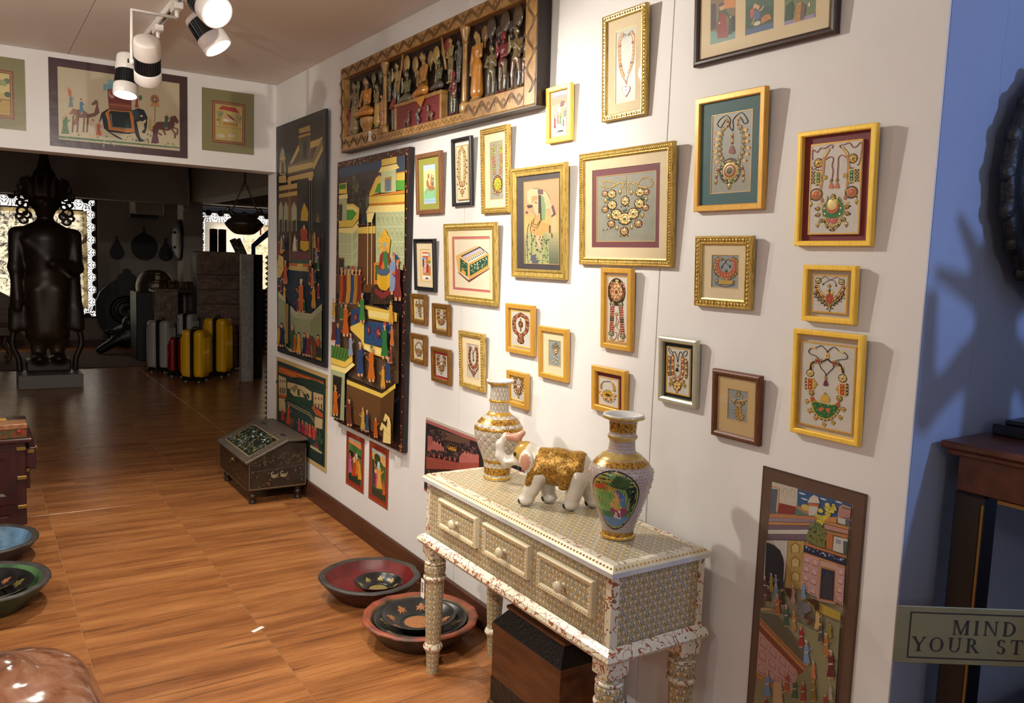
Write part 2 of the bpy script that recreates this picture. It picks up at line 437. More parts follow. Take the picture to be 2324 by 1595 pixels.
WOODTILE = wood_tile_mat()
def wall_mat(name, c, c2):
    t = NT(name); P = t.coord(); f = t.noise(P, 1.7, 5, 0.6); t.base(t.ramp(f, [(0.3, lin(c)), (0.75, lin(c2))])); t.rough(0.62)
    t.bump(t.noise(P, 240, 3), 0.10, 0.0006); t.b.inputs['Specular IOR Level'].default_value = 0.3; return t.m
WALL = wall_mat('white_wall_paint', (213, 211, 209), (221, 219, 217))
CEIL = wall_mat('ceiling_paint', (216, 208, 200), (224, 216, 209))
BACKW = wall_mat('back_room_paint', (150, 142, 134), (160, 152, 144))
BLUEW = wall_mat('blue_wall_paint', (132, 144, 172), (144, 156, 182))
SUB = mat('pale_joint', (186, 148, 104), 0.7)
DKSUB = mat('joint_dark_gap', (120, 108, 98), 0.8)  # darker backing that shows in the board joints
SKIRT = mat('dark_skirting_wood', (66, 38, 26), 0.4, c2=(88, 52, 36), nscale=3, stretch=(1, 1, 14), bump=0.08, bscale=30)

# floor with laid tiles
fl = MB().box(-4.4, -2.6, -0.10, 0.2, 6.235, -0.0035).box(-6.0, 6.235, -0.10, 4.0, 15.6, -0.0035).build('floor', SUB); struct(fl)
TX, TY = 0.655, 0.69
tme = MB().box(-TX/2+.0012, -TY/2+.0012, -0.0034, TX/2-.0012, TY/2-.0012, 0.0, 0.0012).mesh('tile'); tme.materials.append(WOODTILE)
for i in range(6):
    for j in range(10):
        o = link('tile', tme, None, fl); o.location = (-0.192+TX*(0.5-i) if i else -0.192+TX/2, 6.235-TY*(j+.5), 0)
        if i == 0: o.scale.x = 0.192/TX; o.location.x = -0.096
for i in range(-4, 5):
    for j in range(9):
        o = link('tile', tme, None, fl); o.location = (-0.64+TX*(i+.5), 6.235+TY*(j+.5), 0)
bk = MB().box(-6.0, 6.235+TY*9+.001, -0.003, 4.0, 15.6, 0.0).build('laminate_sheet', WOODTILE, fl); bk['kind'] = 'stuff'

# right wall: board panels with joints
wr = MB().box(0.006, 1.094, 0, 0.14, 6.19, 2.8).build('wall_right', DKSUB); struct(wr)
for (y0, y1) in ((1.09, 1.977), (1.98, 3.2535), (3.2565, 4.646), (4.649, 6.192)):
    MB().box(0.0, y0, 0, 0.0059, y1, 2.8, 0.001).build('wall_panel', WALL, wr)
MB().box(0.006, 6.186, 0, 0.14, 6.192, 2.19).build('jamb_end_edge', WALL, wr)
# header over the opening
hd = MB().box(-4.4, 6.0, 2.19, 0.0, 6.19, 2.8, 0.002).build('wall_header', WALL); struct(hd)
# baseboard in lengths
bb = MB().box(-0.004, 1.1, 0, 0.0, 5.99, 0.112).build('baseboard_right', SKIRT); struct(bb)
for (y0, y1) in ((1.1, 3.02), (3.022, 4.3), (4.302, 5.98)):
    MB().prism([(-0.018, 0), (-0.004, 0), (-0.004, 0.118), (-0.011, 0.118), (-0.018, 0.110)], -y1, -y0).build('skirting_length', SKIRT, bb)
for o in bb.children: o.rotation_euler.z = 0; o.scale = (1, -1, 1)
# ceiling boards
ce = MB().box(-4.4, -2.6, 2.806, 4.0, 6.0, 2.9).build('ceiling', DKSUB); struct(ce)
for (x0, x1, y0, y1) in ((-4.4, -1.312, -2.6, 2.2), (-1.309, 2.6, -2.6, 2.2), (-4.4, -1.312, 2.203, 6.0), (-1.309, 0.0, 2.203, 6.0), (0.0, 2.6, 2.203, 6.0)):
    MB().box(x0, y0, 2.8, x1, y1, 2.8059, 0.001).build('ceiling_panel', CEIL, ce)
# walls out of view that close the room
struct(MB().box(-4.5, -2.6, 0, -4.4, 6.19, 2.8).build('wall_left', WALL))
struct(MB().box(-4.4, -2.7, 0, 2.6, -2.6, 2.8).build('wall_behind', WALL))
# recess to the right of the white wall: blue side wall, raised step
struct(MB().box(0.0062, 1.0885, 0, 2.6, 1.0935, 2.8).box(.1405, 1.0935, 0, 2.6, 1.2, 2.8).build('wall_recess_blue', BLUEW))
struct(MB().box(2.6, -2.6, 0, 2.7, 1.2, 2.8).build('wall_recess_end', BLUEW))
struct(MB().box(0.02, -2.6, 0, 2.6, 1.088, 0.34).build('floor_recess_step', mat('dark_step_wood', (58, 38, 28), 0.4, c2=(80, 52, 36), nscale=6)))
mbk = MB()
random.seed(3)
z = 2.8; x = 0.265
pts = []
while z > 1.3: pts.append((x, 1.0895, z)); z -= random.uniform(.05, .12); x += random.uniform(-.012, .008)
MB().tube(pts, 0.0012, 4).build('wall_crack', mat('crack_dark', (50, 52, 66), .9), bpy.data.objects['wall_recess_blue'])

# back room shell
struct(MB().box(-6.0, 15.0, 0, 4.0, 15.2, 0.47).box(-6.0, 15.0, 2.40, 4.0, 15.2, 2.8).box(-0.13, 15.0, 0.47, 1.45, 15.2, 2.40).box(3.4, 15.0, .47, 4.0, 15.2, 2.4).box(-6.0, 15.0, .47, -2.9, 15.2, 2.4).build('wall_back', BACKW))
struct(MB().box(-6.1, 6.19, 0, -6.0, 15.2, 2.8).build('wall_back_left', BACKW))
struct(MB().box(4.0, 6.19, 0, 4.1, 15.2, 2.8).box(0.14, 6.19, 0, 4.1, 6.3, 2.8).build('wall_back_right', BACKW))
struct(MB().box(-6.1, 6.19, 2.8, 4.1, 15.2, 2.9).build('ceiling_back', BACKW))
struct(MB().box(0.76, 12.9, 0, 1.04, 13.3, 2.8, .004).build('wall_column', BACKW))
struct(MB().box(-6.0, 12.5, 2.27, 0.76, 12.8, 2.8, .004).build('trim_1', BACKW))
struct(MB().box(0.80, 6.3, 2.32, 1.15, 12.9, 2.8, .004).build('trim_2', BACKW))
struct(MB().box(-6.0, 14.97, 0, 1.5, 15.0, 0.12).build('baseboard_back', SKIRT))
struct(MB().box(1.2, 14.6, 2.42, 3.9, 15.0, 2.46).build('trim_3', BACKW))
cb = MB().tube(catmull([(0.72, 12.46, 2.75), (0.74, 12.44, 2.5), (0.735, 12.44, 2.3), (0.715, 12.45, 2.22), (0.735, 12.46, 2.18)], 6), 0.022, 10).ball((0.72, 12.44, 2.2), .05).build('wall_conduit', mat('conduit_white', (150, 145, 140), .5)); tag(cb, 'pale conduit bending down the end of the dark ceiling beam', 'conduit')
ac = thing('air_conditioner', 'pale box unit under the beam in the dark back room', 'unit', (0.62, 14.6, 2.12))
MB().box(-.28, -.18, .05, .16, .4, .27, .02).build('housing', BACKW, ac); MB().box(-.34, -.1, 0, .1, .3, .045, .01).build('louvre', mat('grille_dark', (60, 56, 52), .6), ac)

# ------------------------------------------------------------------ windows with star lattice, daylight behind
DAY = mat('daylight_pane', (255, 248, 238), 0.6, emit=2.6)
LAT = mat('lattice_wood_dark', (38, 24, 18), 0.6)
def lattice(name, x0, x1, z0, z1, border, label_n):
    y = 15.06
    w = MB().box(x0, 15.02, z0, x0+.03, 15.12, z1).box(x1-.03, 15.02, z0, x1, 15.12, z1).box(x0+.03, 15.02, z0, x1-.03, 15.12, z0+.03).box(x0+.03, 15.02, z1-.03, x1-.03, 15.12, z1).build(name, LAT); struct(w)
    MB().box(x0+.03, 15.125, z0+.03, x1-.03, 15.135, z1-.03).build('pane', DAY, w)
    # inner rail and half-star fans along the border
    MB().box(x0+border, 15.03, z0+border, x0+border+.022, 15.06, z1-border).box(x1-border-.022, 15.03, z0+border, x1-border, 15.06, z1-border).box(x0+border, 15.03, z1-border-.022, x1-border, 15.06, z1-border).box(x0+border, 15.03, z0+border, x1-border, 15.06, z0+border+.022).build('rail', LAT, w)
    r = border-.03
    def fan(cx, cz, ax, parent):
        m = MB(); m.prism([(cx+.055*cos(a), cz+.055*sin(a)) for a in [2*pi*i/12 for i in range(12)]], 15.035, 15.055)
        for k in range(9):
            a = ax+radians(-80+20*k); L = r if k % 2 == 0 else r*.98; L = min(L/max(abs(cos(a-ax)), .28), .16/max(abs(sin(a-ax)), 1e-3)*.62 if abs(a-ax) > .5 else 9)
            p = Vector((cx+.04*cos(a), 15.045, cz+.04*sin(a))); q = Vector((cx+L*cos(a), 15.045, cz+L*sin(a))); m.tube([p, q], .0055, 4, smooth=False)
            if k < 8:
                b = a+radians(10); e = Vector((cx+L*.62*cos(b), 15.045, cz+L*.62*sin(b))); m.tube([e, q], .004, 4, smooth=False)
        m.build('star_fan', LAT, parent)
    n = max(2, int(round((z1-z0-.1)/.2)))
    for i in range(n):
        zz = z0+.06+(z1-z0-.12)*(i+.5)/n; fan(x1-.03, zz, pi, w); fan(x0+.03, zz, 0, w)
    n = max(2, int(round((x1-x0-.1)/.2)))
    for i in range(n):
        xx = x0+.06+(x1-x0-.12)*(i+.5)/n; fan(xx, z1-.03, -pi/2, w); fan(xx, z0+.03, pi/2, w)
    return w
lattice('window_1', -2.9, -0.13, 0.47, 2.40, 0.19, 1)
lattice('window_2', 1.45, 3.4, 0.47, 2.32, 0.19, 2)

# ------------------------------------------------------------------ ceiling track and lamp heads
WHT = mat('lamp_white_enamel', (226, 220, 214), 0.35); BLK = mat('lamp_black_fins', (16, 18, 24), 0.35)
LENS = mat('lamp_lens_glow', (255, 250, 240), 0.3, emit=55)
LENSOFF = mat('lamp_lens_glass', (210, 208, 200), 0.2)
tr = thing('track_rail', 'white ceiling track rail carrying the spot lamps', 'light track', (-1.0, 3.4, 2.8))
MB().box(-.018, -2.9, -.032, .018, 2.2, 0, .003).build('rail', WHT, tr); MB().box(-.006, -2.88, -.0335, .006, 2.18, -.03).build('slot', BLK, tr)
tr2 = thing('track_rail', 'added ceiling track rail over the left side, unseen, for fill heads', 'light track', (-2.6, 1.2, 2.8))
MB().box(-.018, -1.4, -.032, .018, 1.6, 0, .003).build('rail', WHT, tr2)  # added rail out of view, holds two of the fill heads
labels = ['glaring spot lamp nearest the top edge of the picture', 'lit spot lamp with black ribbed barrel turned towards the framed pictures',
          'unlit-looking white spot lamp hanging upright before the elephant print', 'lit spot lamp tilted down to the left in front of the elephant print',
          'added unseen fill spot aimed at the header prints', 'added unseen fill spot aimed at the palace paintings', 'added unseen fill spot over the left part of the shop']
def lamp(i, L, aim, power, cone):
    L = Vector(L); d = (Vector(aim)-L).normalized(); tx = -1.0 if i not in (4, 6) else -2.6
    t = thing('spot_lamp', labels[i], 'spot lamp', (tx, L.y, 2.768), group='track spot lamps'); O = Vector(t.location)
    q = d.to_track_quat('Z', 'Y').to_matrix().to_4x4(); T = Matrix.Translation(L-O) @ q
    rear = 0.075 if i not in (0, 1) else 0.012
    R = 0.058
    MB().xf(T).lathe([(0.0, -.135-rear), (R*.8, -.135-rear), (R*.97, -.13-rear), (R, -.12-rear), (R, -.125), (R*.96, -.122)], 28).build('rear_housing', WHT, t)
    m = MB().xf(T).lathe([(R*.94, -.125), (R*.94, -.05)], 36)
    for k in range(30):
        a = 2*pi*k/30; c, s = cos(a), sin(a); m.xf(T @ Matrix.Rotation(a, 4, 'Z')).box(R*.9, -.0028, -.122, R*1.0, .0028, -.053)
    m.build('cooling_fins', BLK, t)
    MB().xf(T).lathe([(R*.9, -.052), (R*1.02, -.05), (R*1.04, -.045), (R*1.04, .004), (R*1.0, .006), (R*.93, .005), (R*.90, -.012)], 28).build('front_ring', WHT, t)
    MB().xf(T).disc((0, 0, -.011), R*.905, 28).build('lens', LENS if i != 2 else LENSOFF, t)
    side = q @ Vector((1, 0, 0))
    if abs(side.z) > .6: side = q @ Vector((0, 1, 0))
    side = Vector((side.x, side.y, 0)).normalized()*0.066
    piv = L-O-d*.09
    a = piv+side
    m = MB().box(-.02, -.055, -.03, .02, .055, 0.0, .003)
    m.tube([(0, 0, -.03), (0, 0, -.06)], .010, 10)
    top = Vector((0, 0, -.062)); m.tube([top, Vector((a.x, a.y, -.075)), Vector((a.x, a.y, a.z+.06)), Vector((a.x, a.y, a.z-.015))], .008, 8)
    m.tube([piv+side*.8, piv+side*1.15], .012, 10); m.build('bracket', WHT, t)
    MB().tube([piv+side*1.15, piv+side*1.28], .009, 8).build('knob', BLK, t)
    spot_light('spot_lamp_light', L+d*.012, aim, power, WARM, cone, 0.55, 0.022)
for i, (L, a, p, c) in enumerate(LAMPS): lamp(i, L, a, p, c)
for i, (L, p) in enumerate(FILL_GLOBES):  # added globes out of view, there only for soft fill light
    t = thing('fill_globe', ('added unseen fill globe by the left wall, nearest the viewpoint', 'added unseen fill globe by the left wall, near the header', 'added unseen fill globe behind the viewpoint')[i], 'pendant lamp', (L[0], L[1], 2.8), group='added fill globes')
    MB().lathe([(0, -.02), (.05, -.02), (.055, 0)], 20).build('canopy', WHT, t); MB().tube([(0, 0, -.02), (0, 0, -.5)], .004, 6).build('cable', BLK, t); MB().ball((0, 0, -.6), .11, 20, 12).build('globe', mat('fill_globe_glow', (255, 244, 226), .4, emit=3), t); point_light('fill_globe_light', (L[0], L[1], L[2]), p, (1, .95, .88), .12)
# ================================================================== framed jewellery and pictures on the right wall
GOLDC, GOLDL, GREENC, REDC, DARKC, PEARL = 'b08432', 'dcb860', '2c6a3c', '9c3024', '3c2a1c', 'efe6d2'
class Jewel(Canvas):
    """raised painted ornament on a plaque, drawn in the plaque's plane"""
    def dome(s, x, y, rx, ry, col, h=0.0012, n=8, lift=0.0, rot=0.0):
        c = s.uv((x, y)); k = s.scale(x, y); a, b = rx*k[0], ry*k[1]; y0 = s.y-lift
        v = []
        for q, (f, hh) in enumerate(((1, 0), (.62, h))):
            for i in range(n):
                w = 2*pi*(i+.5*q)/n+rot; v.append((c[0]+a*f*cos(w), y0-hh, c[1]+b*f*sin(w)))
        fs = [tuple(range(n, 2*n))]
        for i in range(n):
            j = (i+1) % n; fs += [(i, j, n+i), (j, n+j, n+i)]
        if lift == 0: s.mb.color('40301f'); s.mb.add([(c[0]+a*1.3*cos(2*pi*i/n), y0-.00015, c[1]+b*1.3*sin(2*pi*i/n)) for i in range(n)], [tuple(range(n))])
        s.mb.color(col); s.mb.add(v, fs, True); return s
    def rosette(s, x, y, r, c1=GOLDC, c2=GOLDL, c3=GREENC, petals=9, ry=None):
        ry = ry or r
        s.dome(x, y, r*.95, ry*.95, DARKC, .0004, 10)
        for i in range(petals):
            a = 2*pi*i/petals; s.dome(x+r*.78*cos(a), y+ry*.78*sin(a), r*.27, ry*.27, c2 if i % 2 else c1, .0012, 5)
        s.dome(x, y, r*.62, ry*.62, c1, .0012, 10, .0002); s.dome(x, y, r*.46, ry*.46, c2, .0004, 10, .0013); s.dome(x, y, r*.3, ry*.3, c3, .0006, 7, .0017); return s
    def drop(s, x, y, r, c=GOLDL, c2=DARKC):
        s.dome(x, y-r*.9, r*.35, r*.5, c, .001, 6); s.dome(x, y+r*.1, r*.75, r*1.0, c, .0013, 8); s.dome(x, y+r*.15, r*.3, r*.4, c2, .0005, 6, .0013); s.dome(x, y+r*1.4, r*.22, r*.28, c2, .0008, 5); return s
    def cord(s, pts, w, col, n=5):
        P = catmull([(s.uv(p)[0], s.y-.0006, s.uv(p)[1]) for p in pts], n); r = w*s.scale(*pts[0])[1]/2; s.mb.color(col); s.mb.tube(P, r, 5); return s
    def path(s, pts, step):
        P = catmull([(p[0], p[1], 0) for p in pts], 10); out = [P[0]]; acc = 0
        for a, b in zip(P, P[1:]):
            acc += (b-a).length
            if acc >= step: out.append(b); acc = 0
        return [(q.x, q.y) for q in out]
    def beads(s, pts, r, cols, step=None, ry=None):
        for i, (x, y) in enumerate(s.path(pts, step or r*1.9)): s.dome(x, y, r, ry or r, cols[i % len(cols)], .0011, 6)
        return s
    def plate(s, pts, col, h=.001):
        P = [s.uv(p) for p in pts]; s.mb.color(col); s.mb.prism(P, s.y-h, s.y+.0002); return s
    def tassel(s, x, y, h, col):
        s.plate([(x-h*.12, y), (x+h*.12, y), (x+h*.42, y+h*.8), (x+h*.2, y+h), (x-h*.2, y+h), (x-h*.42, y+h*.8)], col, .0014)
        for q in (-.2, 0, .2): s.cord([(x+q*h*.3, y+h*.1), (x+q*h, y+h*.95)], h*.07, DARKC, 2)
        return s
JM = colmat('enamel_and_gilt', 0.35, 0.15, 0.18, 700)
PAINT = colmat('gouache_paint', 0.55, 0, 0.10, 260)
PAINTG = colmat('gouache_under_plastic', 0.30, 0, 0.10, 200, bump=.12, bscale=14, bdist=.01)
MARBLE = mat('pale_marble_plaque', (196, 190, 178), .35, c2=(184, 180, 172), nscale=30)
GREYPLQ = mat('grey_plaque', (150, 148, 132), .4, c2=(138, 138, 124), nscale=40)
GREYBLUE = mat('grey_blue_plaque', (146, 152, 152), .4, c2=(132, 140, 142), nscale=40)
def leaf_gold(name, c, c2, rough=.34, metal=.45):
    if name in MATS: return MATS[name]
    t = NT(name); P = t.coord(); f = t.noise(t.mapping(P, (60, 60, 8)), 3, 6, .7); t.base(t.ramp(f, [(.36, lin(c2)), (.5, lin(c))])); t.rough(rough); t.metal(metal)
    t.bump(f, .05, .001); MATS[name] = t.m; return t.m
GOLDF = leaf_gold('gold_leaf_bright', (250, 208, 84), (238, 188, 66), .34, .2)
GOLDO = leaf_gold('gold_leaf_ochre', (212, 162, 70), (196, 146, 58), .34, .25)
GOLDOR = leaf_gold('gilt_carved', (206, 176, 96), (138, 108, 50), .3, .5)
GOLDDK = leaf_gold('gilt_brown_rim', (140, 98, 44), (96, 62, 28), .4, .35)
BRONZEW = leaf_gold('carved_brown_wood', (104, 60, 30), (58, 30, 16), .45, .05)
COPPER = leaf_gold('speckled_bronze_frame', (150, 104, 72), (104, 66, 44), .4, .3)
SILVER = leaf_gold('silver_champagne', (206, 204, 180), (180, 178, 152), .3, .5)
BLKF = mat('black_frame_lacquer', (34, 32, 36), .35); DKWOOD = mat('dark_frame_wood', (40, 24, 18), .35, c2=(58, 36, 26), nscale=8, stretch=(1, 1, 6))
CREAM = mat('cream_mat_board', (216, 200, 164), .7, c2=(208, 190, 152), nscale=6); TAN = mat('tan_mat_board', (196, 168, 118), .7); TEAL = mat('teal_mat_board', (44, 92, 92), .6, c2=(38, 82, 84), nscale=5)
MAROON = mat('maroon_mat_board', (108, 30, 34), .6); MAUVE = mat('mauve_mat_board', (112, 56, 62), .65); PINKM = mat('rose_mat_board', (178, 98, 100), .65)
OLIVE = mat('olive_mat_board', (150, 152, 66), .65); SLATE = mat('slate_mat_board', (62, 58, 62), .6, c2=(78, 70, 72), nscale=7); REDM = mat('red_mat_board', (186, 46, 56), .6)
BLKM = mat('black_mat_board', (14, 14, 14), .6); WHTM = mat('white_mat_board', (222, 216, 204), .7); GREYM = mat('greige_mat_board', (186, 172, 154), .7)
def glass_mat():
    t = NT('picture_glass'); fr = t.new('ShaderNodeFresnel'); ge = t.new('ShaderNodeNewGeometry')
    t.link(t.math('ADD', 1.45, t.math('MULTIPLY', ge.outputs['Backfacing'], 1/1.45-1.45)), fr.inputs[0])
    tr = t.new('ShaderNodeBsdfTransparent'); gl = t.new('ShaderNodeBsdfGlossy'); gl.inputs['Roughness'].default_value = 0.02
    mx = t.new('ShaderNodeMixShader'); t.link(fr.outputs[0], mx.inputs[0]); t.link(tr.outputs[0], mx.inputs[1]); t.link(gl.outputs[0], mx.inputs[2]); t.link(mx.outputs[0], t.out.inputs[0]); return t.m
GLASS = glass_mat()

def mould(mb, w, h, prof):
    """mitred frame moulding; prof = [(inset, height)] from the back outer edge over the front to the inner back"""
    n = len(prof); v = []; f = []
    for (sx, sz) in ((-1, 0), (1, 0), (1, 1), (-1, 1)):
        for (i, d) in prof: v.append((sx*(w/2-i), -d, i if sz == 0 else h-i))
    for c in range(4):
        e = (c+1) % 4
        for k in range(n-1): f.append((c*n+k, e*n+k, e*n+k+1, c*n+k+1)[::-1])
    return mb.add(v, f)
def ring(mb, w, h, z0, x0, x1, za, zb, y0, y1):
    """flat board w x (from z0, height h) with window (x0..x1, za..zb), front y0 back y1"""
    for (a, b, c, d) in ((-w/2, z0, w/2, za), (-w/2, zb, w/2, z0+h), (-w/2, za, x0, zb), (x1, za, w/2, zb)):
        if c-a > 1e-4 and d-b > 1e-4: mb.box(a, y0, b, c, y1, d)
    return mb
def framed(name, label, Y0, Y1, z0, z1, quad, crop, fw, d, fm, style='flat', mats=(), rec=.010, plaque=None, pic=None, picm=None, glass=False, draw=None, jewel=None, rx=3.0, cat='picture', backm=None, mat2=None):
    w, h = Y0-Y1, z1-z0; d = .018; rec = min(rec, .0095); rx = 3.1
    t = thing(name, label, cat, (-.001, (Y0+Y1)/2, z0), (radians(rx), 0, -pi/2), group='framed pictures on the white wall')
    P = {'flat': [(0, 0), (0, d-.002), (.002, d), (fw-.003, d), (fw, d-.003), (fw, .001)],
         'round': [(0, 0), (0, d*.72), (fw*.12, d*.9), (fw*.35, d), (fw*.65, d*.97), (fw*.85, d*.85), (fw, d*.7), (fw, .001)],
         'step': [(0, 0), (0, d-.004), (.002, d), (fw*.28, d), (fw*.32, d-.004), (fw*.7, d-.007), (fw*.74, d-.003), (fw*.94, d-.003), (fw, d-.006), (fw, .001)],
         'ornate': [(0, 0), (0, d-.004), (.003, d-.001), (fw*.18, d), (fw*.22, d-.003), (fw*.7, d-.004), (fw*.74, d-.001), (fw*.84, d-.001), (fw*.86, d-.005), (fw, d-.007), (fw, .001)]}
    P['rope'] = P['ornate']; P['rib'] = P['step']
    mould(MB(), w, h, P[style]).build('frame', fm, t)
    if style in ('ornate', 'rope', 'rib'):
        m = MB(); sp = {'ornate': .012, 'rope': .009, 'rib': .0052}[style]; r = fw*.24
        def side(p, q):
            L = hypot(q[0]-p[0], q[1]-p[1]); n = max(3, int(L/sp)); a = atan2(q[1]-p[1], q[0]-p[0])
            for i in range(n):
                f = (i+.5)/n; c = (p[0]+(q[0]-p[0])*f, p[1]+(q[1]-p[1])*f)
                if style == 'ornate': m.ball((c[0], -(d-.003), c[1]), (r*(.95 if i % 2 else .7), .004, r*(.95 if i % 2 else .7)), 6, 4)
                else:
                    T = Matrix.Translation((c[0], -(d-.0035), c[1])) @ Matrix.Rotation(-a, 4, 'Y') @ Matrix.Rotation(radians(40 if style == 'rope' else 90), 4, 'Y')
                    m.xf(T).ball((0, 0, 0), (r*1.35, .0036, sp*.34), 6, 4); m.xf(None)
        i = fw*.46; cs = [(-w/2+i, i), (w/2-i, i), (w/2-i, h-i), (-w/2+i, h-i)]
        for k in range(4):
            side(cs[k], cs[(k+1) % 4])
        m.build('beading', fm, t)
    cv = Jewel(w, h, quad); cv.crop(*crop)
    def box(r):
        (a, b), (c, e) = cv.uv(r[:2]), cv.uv(r[2:]); return min(a, c), max(a, c), min(b, e), max(b, e)
    iw, ih = w-2*fw+.002, h-2*fw+.002; zc = fw-.001; y = -(d-rec)
    MB().box(-iw/2, -.003, zc, iw/2, -.001, zc+ih).build('backing_board', backm or mats[-1][0] if (backm or mats) else WHTM, t)
    if plaque: plaque = (plaque[0], plaque[1], .0055, plaque[3])
    for k, (mm, r) in enumerate(mats):
        x0, x1, za, zb = box(r); ring(MB(), iw, ih, zc, x0, x1, za, zb, y, y+.0016).build('mat_board', mm, t)
        if k == len(mats)-1: bo = mould(MB(), x1-x0, zb-za, [(-.0008, -y), (-.0006, -y+.0006), (.0008, -y+.0006), (.0014, -y-.0014)]).build('mat_bevel', MATS['fillet_gold'] if 'fillet_gold' in MATS else mat('fillet_gold', (214, 176, 104), .4, .3), t)
        y += .0018
        if k == len(mats)-1: bo.location = ((x0+x1)/2, 0, za)
    if plaque:
        r, pm, th, bm = plaque; x0, x1, za, zb = box(r); yb = -.0032
        MB().box(x0, yb-th, za, x1, yb, zb, .0008).build('plaque', pm, t)
        if bm: o = mould(MB(), x1-x0, zb-za, [(0, -yb+th), (0, -yb+th+.0007), (.0035, -yb+th+.0007), (.0035, -yb+th)]).build('plaque_border', bm, t); o.location = ((x0+x1)/2, 0, za)
        cv.y = yb-th-.0001
    elif pic:
        r, pm = pic; x0, x1, za, zb = box(r); MB().box(x0-.002, y-.0006, za-.002, x1+.002, y+.0006, zb+.002).build('plaque' if jewel else 'sheet', pm, t); cv.y = y-.0008
    if jewel: jewel(cv); cv.build('necklace' if jewel not in (j_turban, ) else 'ornament', JM, t)
    if draw: draw(cv); cv.build('painting', PAINT, t)
    if glass: MB().box(-iw/2, -(d-.0075), zc, iw/2, -(d-.0085), zc+ih).build('glass_pane', GLASS, t)
    return t

# ---- the jewels, each as painted on its own plaque
def j_heart(c):
    for P in ([(290, 430), (256, 540), (256, 700), (275, 850), (312, 950)], [(395, 400), (432, 480), (432, 620), (412, 780), (372, 905)]):
        c.beads(P, 20, ['d9a873', 'c8925c', 'e0b888'], 9, 12)
    for x, y in ((258, 580), (425, 530), (272, 822), (407, 778)): c.rosette(x, y, 20, 'a05a52', 'b9776a', '7c3430', 7)
    for x, y in ((318, 450), (370, 438)): c.rosette(x, y, 18, 'a8a488', 'cfcab0', '8c8468', 6)
    c.beads([(300, 960), (330, 1000), (345, 1040)], 9, ['c99a86', 'b06a60']); c.beads([(372, 920), (355, 980), (345, 1040)], 9, ['c99a86'])
    c.plate([(345, 1190), (302, 1130), (300, 1085), (325, 1068), (345, 1085), (368, 1062), (388, 1080), (385, 1120)], 'b4706a', .0016); c.beads([(345, 1190), (300, 1125), (302, 1080), (345, 1075), (388, 1075), (385, 1122), (345, 1190)], 8, ['c98a7e', 'a8524c']); c.rosette(345, 1115, 24, 'd0908a', 'e8b8ac', 'a03c40', 7)
def j_mandala(c):
    for P in ([(455, 600), (380, 618), (312, 592), (330, 548), (400, 540), (448, 562), (458, 598)], [(465, 590), (540, 558), (574, 575), (552, 622)], [(750, 600), (850, 612), (920, 575), (900, 505), (830, 490), (768, 530), (748, 575)], [(735, 590), (660, 556), (622, 580), (645, 632)], [(600, 495), (600, 660), (596, 710)]): c.beads(P, 9, [GOLDL, 'd8b86a'], 9)
    for x, y, r in ((432, 695, 46), (770, 670, 48), (435, 825, 50), (762, 805, 52), (485, 940, 58), (690, 925, 60), (588, 990, 66)): c.rosette(x, y, r, 'c69a52', 'e8cc90', '4c6a3c', 14)
    for x, y, r in ((350, 690, 33), (848, 665, 33), (350, 880, 36), (835, 850, 36), (423, 1052, 40), (748, 1045, 42), (578, 1140, 46)): c.rosette(x, y, r, 'c48a5a', 'e0b884', '8a7a3c', 9)
    c.rosette(592, 775, 44, 'c69a52', 'e8cc90', '4c6a3c', 12, 52)
    for x, y in ((355, 772), (845, 748), (388, 960), (797, 945), (490, 1098), (667, 1085), (530, 665), (668, 672)): c.drop(x, y, 22, GOLDL, '8a6a30')
    for x, y in ((395, 755), (420, 770), (790, 735), (810, 745), (430, 895), (445, 915), (765, 890), (750, 905), (520, 1000), (525, 1030), (650, 985), (655, 1020), (580, 890), (600, 880)): c.dome(x, y, 14, 14, '3f6a44', .001, 6)
    for P, n in (([(330, 1130), (420, 1110)], 3), ([(530, 1200), (630, 1195)], 5), ([(545, 845), (640, 835)], 5)): c.beads(P, 7, [DARKC, GOLDL], 18)
